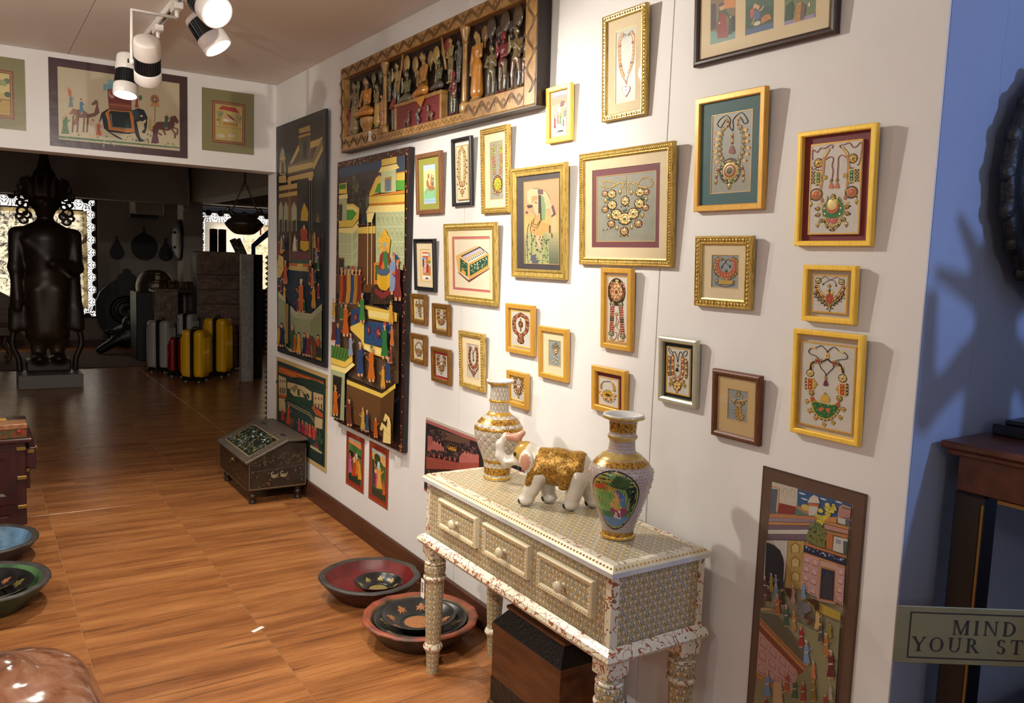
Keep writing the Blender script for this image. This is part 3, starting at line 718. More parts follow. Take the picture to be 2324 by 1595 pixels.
def j_teal(c):
    c.cord([(480, 600), (447, 545), (457, 475), (412, 426), (340, 468), (308, 530), (345, 562), (385, 500), (402, 468)], 10, '4a4438'); c.cord([(482, 600), (490, 545), (486, 480), (530, 420), (590, 390), (640, 448), (656, 495), (618, 515), (590, 468), (566, 442)], 10, '4a4438')
    for P in ([(408, 468), (430, 505), (424, 545), (388, 575)], [(563, 445), (540, 490), (548, 538), (580, 568)]): c.beads(P, 13, [GOLDL, 'c8a850', REDC], 16)
    L = ((372, 585), (352, 645), (340, 700), (333, 757), (335, 815), (338, 875), (357, 925), (370, 985)); R = ((572, 560), (595, 605), (612, 665), (610, 722), (605, 785), (600, 850), (573, 905), (550, 965))
    for x, y in L+R: c.rosette(x, y, 25, 'c4a050', 'ecd890', '6a5a28', 7)
    for x, y in ((322, 628), (300, 698), (296, 765), (286, 838), (286, 908), (296, 965)): c.plate([(x-28, y), (x-5, y-22), (x+26, y-6), (x+20, y+14), (x-10, y+22)], 'c8a65a', .001); c.dome(x-20, y, 10, 10, REDC, .0012, 6); c.dome(x+6, y, 9, 9, GOLDL, .0014, 6)
    for x, y in ((630, 585), (650, 645), (650, 715), (664, 790), (650, 865), (624, 940)): c.plate([(x+28, y), (x+5, y-22), (x-26, y-6), (x-20, y+14), (x+10, y+22)], 'c8a65a', .001); c.dome(x+20, y, 10, 10, REDC, .0012, 6); c.dome(x-6, y, 9, 9, GOLDL, .0014, 6)
    c.dome(452, 1065, 98, 118, '8a8038', .0006, 22); c.beads([(452+98*cos(a), 1065+116*sin(a)) for a in [2*pi*i/24 for i in range(25)]], 11, [GOLDL, PEARL, GREENC], 24)
    c.dome(452, 1062, 80, 94, GOLDL, .0012, 22, .0006); c.dome(452, 1062, 68, 80, '7c2c28', .0004, 22, .0018); 
    for i in range(18): a = 2*pi*i/18; c.dome(452+58*cos(a), 1062+68*sin(a), 4, 5, GOLDL, .0004, 5, .0022)
    c.dome(452, 1060, 46, 54, GOLDL, .0005, 16, .0022); c.dome(452, 1060, 38, 45, '4a4438', .0003, 14, .0027); c.rosette(452, 1058, 30, 'c8a650', GOLDL, DARKC, 6)
    c.beads([(380, 1185), (445, 1205), (515, 1180)], 12, [GREENC, GOLDL], 22); c.drop(443, 1235, 28); c.rosette(455, 955, 26)
    for P in ([(325, 1030), (302, 1090), (292, 1150)], [(590, 1010), (604, 1070), (608, 1125)]): c.beads(P, 15, [GOLDL, REDC, 'c8a650'], 24)
    c.drop(288, 1190, 22); c.drop(607, 1158, 22); c.beads([(480, 640), (480, 680), (478, 745)], 14, [GOLDL, REDC, 'c8a650'], 22); c.tassel(476, 770, 95, '7a3434')
def j_redgreen(c):
    cc = 'a4665c'
    c.cord([(460, 355), (470, 318), (430, 320), (370, 355), (325, 350), (280, 400), (235, 370), (222, 420), (228, 490)], 13, cc); c.cord([(570, 350), (552, 322), (610, 310), (670, 292), (715, 345), (760, 330), (800, 285), (822, 310), (812, 420), (795, 520), (770, 560)], 13, cc)
    c.cord([(385, 490), (440, 455), (480, 480), (465, 560), (478, 620), (468, 720)], 13, cc); c.cord([(640, 465), (580, 435), (540, 470), (538, 560), (532, 630), (532, 715)], 13, cc); c.cord([(285, 575), (232, 612), (222, 570)], 12, cc)
    c.tassel(460, 765, 72, 'b4694a'); c.tassel(532, 762, 72, 'b4694a'); c.rosette(462, 742, 18); c.rosette(531, 738, 18)
    c.plate([(420, 360), (438, 375), (380, 470), (372, 640), (345, 850), (318, 850), (335, 640), (350, 470)], 'b07c4c'); c.plate([(585, 345), (600, 340), (655, 410), (680, 560), (665, 800), (640, 830), (640, 800), (650, 560), (632, 430)], 'b07c4c')
    for P in ([(425, 372), (395, 420), (372, 462)], [(595, 355), (630, 390), (655, 425)]): c.beads(P, 15, [GOLDL, 'd8b860'], 16)
    c.rosette(300, 530, 50, 'c09a44', GOLDL, '5c4630', 12); c.rosette(714, 478, 50, 'c09a44', GOLDL, '5c4630', 12); c.rosette(352, 525, 18); c.rosette(660, 486, 16)
    for x, sx in ((305, -1), (705, 1)):
        y = 705 if sx < 0 else 680
        c.plate([(x-35, y-75), (x+35, y-75), (x+35, y+75), (x-35, y+75)], GOLDL, .0012); c.plate([(x-22, y-65), (x+22, y-65), (x+22, y+65), (x-22, y+65)], '2c5e38', .0018)
        for q in (-45, 0, 45): c.dome(x, y+q, 12, 14, 'd8cfa0', .0022, 6)
        for i in range(7):
            for j in range(3): c.dome(x+sx*(48+j*16), y-66+i*22, 9, 9, GOLDL if (i+j) % 2 else '4c3c28', .001, 5)
        c.plate([(x-sx*35, y-40), (x-sx*115, y), (x-sx*35, y+45)], 'c8a650'); c.rosette(x-sx*82, y, 22); c.beads([(x-30, y-90), (x+30, y-90)], 9, [GOLDL, REDC]); c.beads([(x-30, y+88), (x+30, y+88)], 9, [GOLDL, '8a7030'])
    for x, sx in ((280, -1), (705, 1)):
        y = 910 if sx < 0 else 880
        c.dome(x, y, 62, 60, GOLDL, .001, 16); c.dome(x, y, 52, 50, 'ae5038', .0004, 16, .001)
        for i in range(12): a = 2*pi*i/12; c.dome(x+42*cos(a), y+40*sin(a), 5, 5, GOLDL, .0004, 5, .0014)
        c.rosette(x, y, 30, 'c8a650', GOLDL, '3c5c3c', 7); c.rosette(x-sx*50, y-15, 26, 'c8a650', GOLDL, REDC, 7); c.beads([(x+sx*60, y+40), (x+sx*66, y+70)], 9, [GOLDL, REDC]); c.drop(x+sx*62, y+112, 22)
        c.plate([(x-sx*42, y+45), (x-sx*80, y+35), (x-sx*95, y+85), (x-sx*65, y+95)], 'a0624a')
    c.plate([(425, 940), (412, 1010), (380, 1020), (362, 1090), (368, 1150), (420, 1185), (485, 1190), (550, 1180), (605, 1140), (615, 1070), (590, 1005), (545, 940), (540, 985), (430, 990)], '2f6e3c', .0012)
    c.beads([(420, 935), (408, 1005), (372, 1030), (358, 1095), (366, 1155), (425, 1190), (485, 1198), (560, 1182), (612, 1140), (622, 1070), (595, 1000), (552, 930)], 10, [GOLDL, 'd0b050'], 19)
    c.dome(485, 1050, 86, 90, GOLDL, .0016, 22, .0008); c.dome(485, 1060, 76, 78, 'b4463c', .0004, 22, .0022)
    for i in range(13): a = pi*.02+pi*.96*i/12; c.dome(485+68*cos(a), 1058+70*sin(a), 6, 8, GOLDL, .0005, 5, .0026)
    c.dome(483, 1036, 58, 60, 'd8c07c', .0006, 18, .0026); c.rosette(483, 1036, 46, 'b8923c', GOLDL, DARKC, 8); c.rosette(487, 930, 26); c.rosette(485, 965, 34, 'c8a650', GOLDL, '8a7434', 6)
    for x, y in ((385, 1075), (392, 1140), (580, 1070), (572, 1140)): c.dome(x, y, 14, 16, PEARL, .002, 7)
    c.plate([(430, 1195), (545, 1195), (530, 1240), (485, 1262), (440, 1240)], 'b4544a', .0014); c.rosette(480, 1215, 20, GOLDL, PEARL, REDC, 6)
    c.beads([(400, 1200), (430, 1262), (485, 1285), (545, 1258), (580, 1200)], 14, [GOLDL, 'c8a650'], 20); c.beads([(380, 1215), (410, 1285), (480, 1318), (555, 1285), (590, 1215)], 12, ['c8a650', '5c4630', GOLDL], 18); c.beads([(420, 1305), (480, 1345), (530, 1310)], 10, [DARKC, GOLDL], 20)
    for x, y in ((305, 1080), (310, 1155), (345, 1222), (655, 1055), (660, 1135), (618, 1205)): c.rosette(x, y, 24, 'c8a650', GOLDL, DARKC, 6)
    for x, y in ((275, 1078), (278, 1160), (690, 1045), (692, 1140)): c.dome(x, y, 11, 11, '7c3430', .001, 6)
    c.drop(305, 1270, 24); c.drop(652, 1262, 24); c.plate([(300, 1010), (350, 1005), (360, 1030), (310, 1036)], 'c8a650'); c.plate([(625, 990), (680, 995), (680, 1015), (630, 1020)], 'c8a650')
def j_green(c):
    k = '1c2028'
    c.cord([(498, 355), (490, 325), (455, 290), (420, 264), (380, 280), (330, 290), (290, 305), (265, 340), (290, 375), (350, 395), (384, 425), (390, 470), (425, 555), (470, 605), (484, 655)], 10, k); c.cord([(500, 355), (515, 325), (560, 288), (600, 290), (645, 330), (700, 345), (745, 385), (738, 425), (680, 435), (605, 455), (580, 535), (530, 590), (485, 640)], 10, k)
    c.cord([(420, 470), (470, 450), (500, 430), (530, 460), (570, 485)], 20, '2a2018'); c.cord([(345, 465), (318, 480), (298, 510), (288, 570)], 26, '2a2018'); c.cord([(640, 490), (670, 515), (690, 560), (697, 610)], 26, '2a2018')
    for x, y in ((498, 395), (300, 510), (680, 550)): c.plate([(x-20, y-34), (x+20, y-34), (x+20, y+32), (x-20, y+32)], GOLDL, .0016); c.dome(x, y, 12, 16, '7a2c30', .002, 7)
    for x, y in ((330, 292), (680, 340)): c.plate([(x-28, y-12), (x+28, y-2), (x+28, y+14), (x-28, y+8)], GOLDL, .0018)
    for x, y in ((383, 458), (600, 484)):
        c.plate([(x-40, y-26), (x+40, y-20), (x+38, y+30), (x-40, y+26)], 'c8a65a', .0014); c.plate([(x-30, y-20), (x+30, y-16), (x+28, y+24), (x-30, y+20)], '9c4a50', .0018); c.dome(x-12, y, 11, 12, '3c1418', .002, 6); c.dome(x+14, y+2, 11, 12, '3c1418', .002, 6); c.beads([(x-38, y-28), (x+38, y-22)], 6, [PEARL, '7a5030']); c.beads([(x-38, y+30), (x+38, y+34)], 6, [PEARL, '7a5030'])
    c.rosette(285, 618, 42, 'c4a050', 'ecd890', '6a5628', 12); c.rosette(692, 675, 46, 'c4a050', 'ecd890', '6a5628', 12); c.rosette(482, 675, 18); c.tassel(482, 700, 78, '6e3246')
    for x, y, sx in ((288, 755, -1), (692, 815, 1)):
        c.plate([(x-40, y-82), (x+42, y-78), (x+38, y+88), (x-42, y+84)], 'd8bc70', .0014); c.plate([(x-26, y-70), (x+26, y-66), (x+24, y+74), (x-28, y+70)], 'a8462c', .002)
        for q in (-45, 0, 45): c.dome(x, y+q, 15, 15, GOLDL, .0024, 7); c.dome(x, y+q, 7, 7, REDC, .0004, 5, .0026)
        for i in range(7): c.dome(x+sx*54, y-66+i*22, 11, 11, GOLDL if i % 2 else '5a4426', .0012, 6); c.dome(x+sx*66, y-60+i*20, 7, 7, '5a4426', .001, 5)
        c.plate([(x-sx*40, y-62), (x-sx*88, y), (x-sx*40, y+66)], 'c8a650', .0012); c.rosette(x-sx*66, y, 18); c.dome(x-sx*54, y-38, 10, 10, GOLDL); c.dome(x-sx*54, y+42, 10, 10, GOLDL)
    c.rosette(303, 875, 30); c.rosette(654, 935, 34)
    c.plate([(300, 920), (322, 915), (355, 960), (420, 990), (480, 1000), (560, 1012), (615, 990), (645, 970), (662, 985), (655, 1060), (610, 1140), (550, 1195), (480, 1215), (400, 1190), (340, 1130), (300, 1060), (288, 985)], 'c8a650', .0008)
    c.plate([(310, 1000), (360, 985), (420, 1000), (480, 1012), (560, 1024), (625, 1015), (648, 1045), (600, 1125), (540, 1180), (480, 1195), (400, 1170), (345, 1110)], '2c6a3a', .0016)
    for q in ([(290, 925), (322, 920), (348, 968), (300, 985)], [(612, 1000), (652, 975), (660, 1040), (640, 1050)]): c.plate(q, 'b4503a', .002)
    c.plate([(415, 1110), (390, 1080), (430, 1050), (470, 1060), (450, 1095)], 'c86848', .002); c.plate([(480, 1065), (555, 1065), (530, 1110), (548, 1140), (505, 1110)], 'c86848', .002); c.rosette(468, 1135, 24, GOLDL, 'e0c080', REDC, 6)
    for x, y in ((350, 1040), (375, 1090), (590, 1060), (590, 1110), (520, 1160), (430, 1160), (520, 1030), (420, 1020)): c.dome(x, y, 9, 9, 'b8c890', .0021, 6)
    c.beads([(292, 1065), (340, 1140), (400, 1198), (480, 1225), (555, 1200), (615, 1145), (662, 1065)], 10, [GOLDL, '8a7030'], 19)
    c.plate([(420, 980), (418, 930), (440, 895), (475, 885), (510, 895), (530, 935), (528, 985)], 'd0a848', .0014)
    for x in (440, 458, 476, 494, 512): c.cord([(x, 905), (x, 978)], 5, '8a6424', 2)
    c.rosette(475, 882, 16)
    for x, y in ((243, 985), (275, 1110), (352, 1195), (462, 1275), (576, 1245), (664, 1178), (705, 1070)): c.plate([(x-34, y-16), (x+34, y-16), (x, y+38)], 'c8a650', .001); c.rosette(x, y, 24, 'c8a650', GOLDL, DARKC, 7)
def j_vred(c):
    c.cord([(520, 420), (560, 385), (620, 372), (670, 410), (720, 450), (800, 460), (850, 520), (862, 575)], 12, '6a4c40'); c.cord([(945, 425), (890, 378), (830, 395), (760, 430), (690, 455), (620, 500), (565, 545)], 12, '6a4c40'); c.drop(560, 545, 20, '5a3c34'); c.drop(858, 572, 20, '5a3c34')
    for P, n in (([(445, 560), (490, 680), (560, 780), (650, 860)], 0), ([(990, 580), (940, 690), (870, 790), (790, 855)], 0)): c.beads(P, 17, [PEARL, 'f2e2a8'], 36); 
    for P in ([(410, 560), (460, 700), (540, 820), (640, 930)], [(1030, 590), (985, 710), (900, 830), (790, 930)]): c.beads(P, 28, ['c89038', 'b06030', 'd8ac50'], 40)
    for P in ([(385, 620), (430, 760), (510, 880), (620, 990), (660, 1070)], [(1050, 640), (1000, 780), (920, 890), (820, 980), (760, 1060)]): c.beads(P, 24, ['6a4a28', 'c89038', '8a6a30'], 38)
    for x, y in ((385, 765), (435, 840), (495, 900), (560, 960), (610, 1010), (1010, 790), (965, 870), (900, 930), (850, 960), (800, 1010)): c.rosette(x, y, 40, '4c4a34', 'a8a070', '6a6848', 7)
    for x, y in ((370, 850), (440, 930), (515, 1000), (595, 1050), (1050, 870), (975, 950), (890, 1010), (820, 1050), (650, 1130), (780, 1120), (710, 1195)): c.dome(x, y, 14, 16, '463a28', .001, 6)
    for x, y in ((450, 465), (985, 490)): c.rosette(x, y, 62, 'a8a060', 'e8dca0', '4c5c34', 9)
    c.plate([(710, 775), (770, 800), (800, 870), (780, 950), (715, 1010), (645, 950), (622, 870), (655, 795)], 'a84434', .0014); c.beads([(710, 770), (775, 800), (805, 870), (785, 955), (715, 1018), (640, 950), (615, 870), (650, 795), (710, 770)], 14, [GOLDL, 'c8963c'], 27); c.rosette(708, 895, 44, 'd0a458', GOLDL, '5a4a24', 9)
    c.rosette(708, 1060, 46, '8a8040', GOLDL, '5c3a28', 8); c.rosette(708, 1125, 36, '5c4a30', PEARL, GOLDL, 7); c.plate([(610, 750), (660, 680), (700, 740), (690, 770)], 'dcb860'); c.plate([(815, 750), (765, 680), (725, 740), (735, 770)], 'dcb860'); c.dome(710, 710, 22, 44, '36504a', .0014); c.rosette(705, 590, 36, 'd0a458', GOLDL, REDC, 8); c.dome(703, 645, 18, 14, PEARL)
def j_crescent(c):
    c.plate([(575, 545), (530, 560), (505, 620), (510, 700), (560, 775), (640, 812), (720, 790), (770, 720), (780, 640), (755, 570), (710, 560), (760, 545), (810, 570), (840, 640), (835, 760), (780, 850), (700, 905), (610, 905), (530, 860), (460, 770), (445, 670), (480, 575), (530, 540)], 'b4603c', .0014)
    c.beads([(560, 545), (505, 570), (490, 640), (505, 720), (560, 795), (640, 830), (725, 805), (785, 730), (795, 650), (770, 575), (715, 560)], 12, [GOLDL, 'd8b860'], 22); c.beads([(540, 530), (470, 570), (432, 670), (450, 780), (525, 875), (610, 922), (705, 920), (800, 855), (848, 760), (852, 640), (815, 555), (740, 540)], 15, [GOLDL, 'c8a048'], 26)
    c.beads([(500, 520), (440, 570), (412, 680), (430, 800), (505, 900)], 11, [DARKC, '5a6a3a'], 28); c.beads([(780, 520), (845, 560), (876, 660), (868, 780), (800, 890), (700, 940)], 11, [DARKC, '5a6a3a'], 28)
    r = random.Random(4)
    for i in range(26):
        a = radians(-30+240*i/25); q = 172+r.uniform(-16, 16); c.dome(643+q*cos(a), 700+q*1.0*sin(a)-5, 13, 13, 'e6cc98' if i % 2 else 'c8483a', .002, 6)
    for x, y in ((560, 560), (725, 565)): c.rosette(x, y, 26, 'b8a858', GOLDL, '5a6a3a', 7)
    c.cord([(590, 545), (625, 570), (640, 600), (600, 640), (570, 700)], 9, '4c4c4c'); c.cord([(700, 550), (655, 575), (645, 620), (690, 660), (720, 690)], 9, '4c4c4c'); c.drop(568, 705, 20, '3c4450'); c.drop(718, 690, 20, '3c4450'); c.dome(648, 770, 22, 28, '5a6a3a')
    c.plate([(520, 950), (760, 950), (770, 985), (730, 1025), (560, 1025), (515, 985)], 'c8a848', .0014)
    for x in range(565, 720, 25): c.dome(x, 970, 8, 10, DARKC, .0016, 5)
    for x in range(555, 745, 24): c.drop(x, 1010, 15, GOLDL)
    c.rosette(478, 960, 28); c.rosette(775, 975, 28); c.beads([(455, 1010), (560, 1050), (660, 1070), (760, 1040), (815, 1010)], 9, [DARKC], 22)
def j_bib(c):
    k = '24242a'
    c.cord([(345, 490), (345, 450), (300, 445), (265, 390), (262, 345), (290, 360), (330, 425), (350, 410), (380, 415), (410, 470), (425, 540), (432, 620)], 12, k); c.cord([(530, 505), (535, 460), (570, 495), (605, 480), (628, 420), (605, 392), (560, 415), (530, 455), (500, 410), (475, 425), (455, 500), (450, 560), (434, 620)], 12, k); c.rosette(434, 680, 24); c.tassel(424, 725, 75, k)
    for P in ([(270, 510), (265, 600), (258, 700), (255, 800), (270, 880)], [(590, 560), (600, 660), (600, 760), (600, 860), (600, 930)]): c.beads(P, 24, ['a07838', 'd8b468', '7a5830'], 34); 
    for P in ([(305, 520), (295, 700), (300, 870)], [(630, 600), (632, 760), (620, 900)], [(248, 520), (240, 700), (248, 880)]): c.beads(P, 11, ['7a5c38', '4a3826'], 20)
    for P in ([(340, 500), (330, 620), (330, 760), (345, 880), (390, 950), (440, 970), (490, 940), (525, 870), (538, 740), (540, 620), (530, 520)],): c.beads(P, 24, ['b06a3c', 'e2b87c', 'a04c34'], 34)
    c.beads([(372, 500), (362, 650), (368, 800), (395, 880), (430, 905), (470, 880), (495, 800), (505, 650), (505, 520)], 12, [GOLDL, 'c08c40'], 22)
    c.rosette(420, 1085, 70, 'c0903c', 'e8c878', '8a5a28', 12, 85); c.rosette(420, 1085, 42, 'c0903c', 'e8c878', REDC, 8); c.drop(416, 1190, 28)
    for x, y, a in ((300, 960, 1), (285, 1050, 1), (335, 1020, 1), (550, 1000, -1), (570, 1085, -1), (510, 1050, -1)): c.plate([(x-28, y-45), (x+30, y-30), (x+18, y+20), (x-8*a, y+50), (x-26, y+10)], 'b08c44', .001); c.dome(x, y-8, 14, 18, '3c5c38', .0014, 7); c.dome(x-4, y+26, 8, 10, DARKC, .0014, 6)
def j_turban(c, pts=None):
    for P in ([(395, 580), (400, 630), (440, 670), (500, 670)], [(690, 640), (660, 680), (600, 690), (560, 680)]): c.beads(P, 17, ['c09a58', 'e0c488'], 22)
    for x, y, r in ((545, 520, 22), (545, 570, 36), (485, 590, 26), (600, 610, 26), (450, 710, 26), (620, 730, 30), (540, 700, 44), (500, 760, 28), (575, 770, 30), (540, 780, 46)): c.rosette(x, y, r, 'b08c48', 'e0c888', '6a4a30', 7)
    c.plate([(480, 820), (600, 820), (600, 940), (635, 950), (645, 990), (620, 1030), (570, 1065), (525, 1030), (495, 940)], 'a8884c', .0008)
    for P, k in (([(490, 830), (492, 920), (520, 1020), (570, 1055), (620, 1010), (640, 960)], (GOLDL, '8a6c34')), ([(590, 830), (590, 920), (600, 1000)], (GOLDL, '6a7a4c')), ([(540, 840), (542, 920), (555, 1000)], ('a04c34', 'c88a50'))): c.beads(P, 14, k, 24)
def j_garland(c):
    c.dome(335, 480, 120, 190, 'a4704c', .0006, 20); c.rosette(338, 480, 95, 'a8784c', 'd8b080', '7a4030', 16, 130)
    r = random.Random(9)
    for i in range(70):
        a = r.uniform(0, 2*pi); q = sqrt(r.random()); c.dome(338+105*q*cos(a), 490+170*q*sin(a), 11, 11, r.choice(['c08a58', '9c4c34', '4c5a3c', 'e0c090', '6a4a30']), .0016, 6)
    for x, y in ((345, 290), (345, 330)): c.rosette(x, y, 34, 'b8944c', 'e0c888', '5a6a3a', 8)
    for x, y in ((255, 320), (290, 330), (420, 330), (455, 340), (240, 370), (465, 390)): c.drop(x, y, 22, 'c07850', REDC)
    for x in (225, 470): c.beads([(x, 450), (x+(20 if x < 300 else -20), 580)], 12, ['a87848', '8a5030'], 20)
    for (x, y), (x2, y2) in (((262, 690), (235, 1220)), ((405, 700), (435, 1260))):
        c.rosette(x, y, 42, '6a6a48', 'a8a880', '4c5a48', 9); c.rosette(x2, y2, 42, '6a6a48', 'a8a880', '4c5a48', 9)
        for i in range(12):
            f = (i+1.2)/13.4; xx, yy = x+(x2-x)*f, y+(y2-y)*f
            for q in (-24, 0, 24): c.dome(xx+q, yy, 13, 18, '5a3a30' if i in (5, 6) else random.Random(i*7+q).choice(['b85a40', 'c87858', 'a04430']), .0014, 6)
        for f in (.1, .45, .58, .9): c.beads([(x-30+(x2-x)*f, y+(y2-y)*f), (x+30+(x2-x)*f, y+(y2-y)*f)], 6, ['6a5a30'], 10)
    c.cord([(332, 870), (325, 960), (320, 1040), (280, 1120), (290, 1190), (335, 1195), (320, 1280), (270, 1335), (215, 1300)], 16, 'a87850'); c.cord([(335, 930), (362, 1000), (335, 1080), (345, 1130), (382, 1150), (365, 1230), (345, 1310), (380, 1345), (440, 1345)], 16, 'a87850'); c.rosette(332, 870, 26); c.rosette(232, 1310, 26); c.rosette(440, 1330, 22)
def j_nath(c):
    c.cord([(400, 610), (430, 570), (500, 545), (610, 545), (660, 560)], 22, '7a5a38'); c.plate([(660, 555), (720, 590), (765, 690), (770, 800), (710, 800), (705, 690), (680, 620)], 'c08c50', .0014)
    c.beads([(385, 640), (370, 700), (380, 750)], 26, ['8a7444', 'b09858'], 34); c.rosette(735, 790, 36)
    c.plate([(440, 860), (500, 815), (590, 800), (660, 850), (690, 890), (640, 960), (550, 985), (480, 960), (430, 900)], 'c0942c', .0012); c.plate([(475, 905), (540, 880), (640, 925), (620, 955), (560, 965)], '4a3428', .0018)
    for x, y in ((440, 830), (480, 805), (520, 790), (560, 790), (600, 805), (640, 825)): c.drop(x, y, 15, '8a7438')
    for q, rr, cols in ((0, 24, ['d0a048', 'e0b868']), (46, 26, ['c08a44', 'f0d8a8', 'a05c34']), (88, 16, ['a07840', 'e8cc90'])):
        c.beads([(365-q*.5, 830+q*.4), (430-q*.3, 940+q*.7), (550, 1020+q), (680+q*.3, 980+q*.7), (760+q*.4, 880+q*.4)], rr, cols, 36)
    for x, y in ((440, 1070), (490, 1105), (550, 1140), (605, 1140), (660, 1120), (710, 1090), (755, 1040)): c.drop(x, y, 15, '6a5438')
def j_long(c):
    for dx, rr, cols in ((0, 11, ['d8a45c', 'e8c888']), (16, 10, ['c8a05c', '5c6a48', 'e0b878']), (-14, 8, ['d89468', 'e8c898'])):
        c.beads([(230, 440-dx), (195-dx, 520), (190-dx, 700), (188-dx, 880), (205-dx*.6, 1000+dx), (232, 1040+dx), (262+dx*.6, 1000+dx), (275+dx, 880), (275+dx, 700), (265+dx, 520), (232, 440-dx)], rr, cols, 20)
    for x, y in ((165, 670), (160, 780), (158, 900), (160, 1030), (185, 1105), (305, 640), (308, 750), (308, 840), (305, 1020), (280, 1100)): c.dome(x, y, 9, 12, '4c4634', .0012, 6)
    c.rosette(233, 1030, 38, 'd08a58', 'e8c498', 'b85a40', 9); c.rosette(235, 1150, 26, 'd08a58', 'e8c498', 'b85a40', 8, 40); c.drop(237, 1215, 15)
def j_oval(c):
    c.cord([(725, 410), (755, 380), (785, 380), (775, 430), (770, 500), (780, 550)], 10, 'd0b878'); c.cord([(865, 390), (835, 370), (815, 400), (815, 470), (805, 600), (800, 700), (797, 750)], 10, 'd0b878')
    for P in ([(735, 440), (735, 600), (748, 750), (758, 890)], [(862, 420), (862, 600), (855, 750), (850, 880)]):
        for i, (x, y) in enumerate(c.path(P, 20)):
            col = ('d87858', 'e09878') if 4 < i < 10 or 12 < i < 18 else ('d8b850', 'a8a848')
            for q in (-12, 12): c.dome(x+q, y, 13, 12, col[(i+(q > 0)) % 2], .0013, 6)
    c.dome(803, 1035, 62, 115, 'e0c030', .0008, 22); c.dome(803, 1035, 50, 96, 'a8a838', .0005, 20, .0009)
    r = random.Random(5)
    for i in range(26): a = r.uniform(0, 6.28); q = sqrt(r.random()); c.dome(803+42*q*cos(a), 1035+84*q*sin(a), 9, 12, r.choice(['e8d048', '7c8c30', 'c8b838']), .002, 6)
    for i in range(24): a = 2*pi*i/24; c.dome(803+(66+8*(i % 2))*cos(a), 1035+(122+10*(i % 2))*sin(a), 8, 10, 'd8806a' if i % 2 else 'e0b050', .0012, 6)
    for x, y in ((760, 1170), (805, 1195), (850, 1150)): c.rosette(x, y, 20, 'd08a58', 'e8c088', 'b85a40', 6)
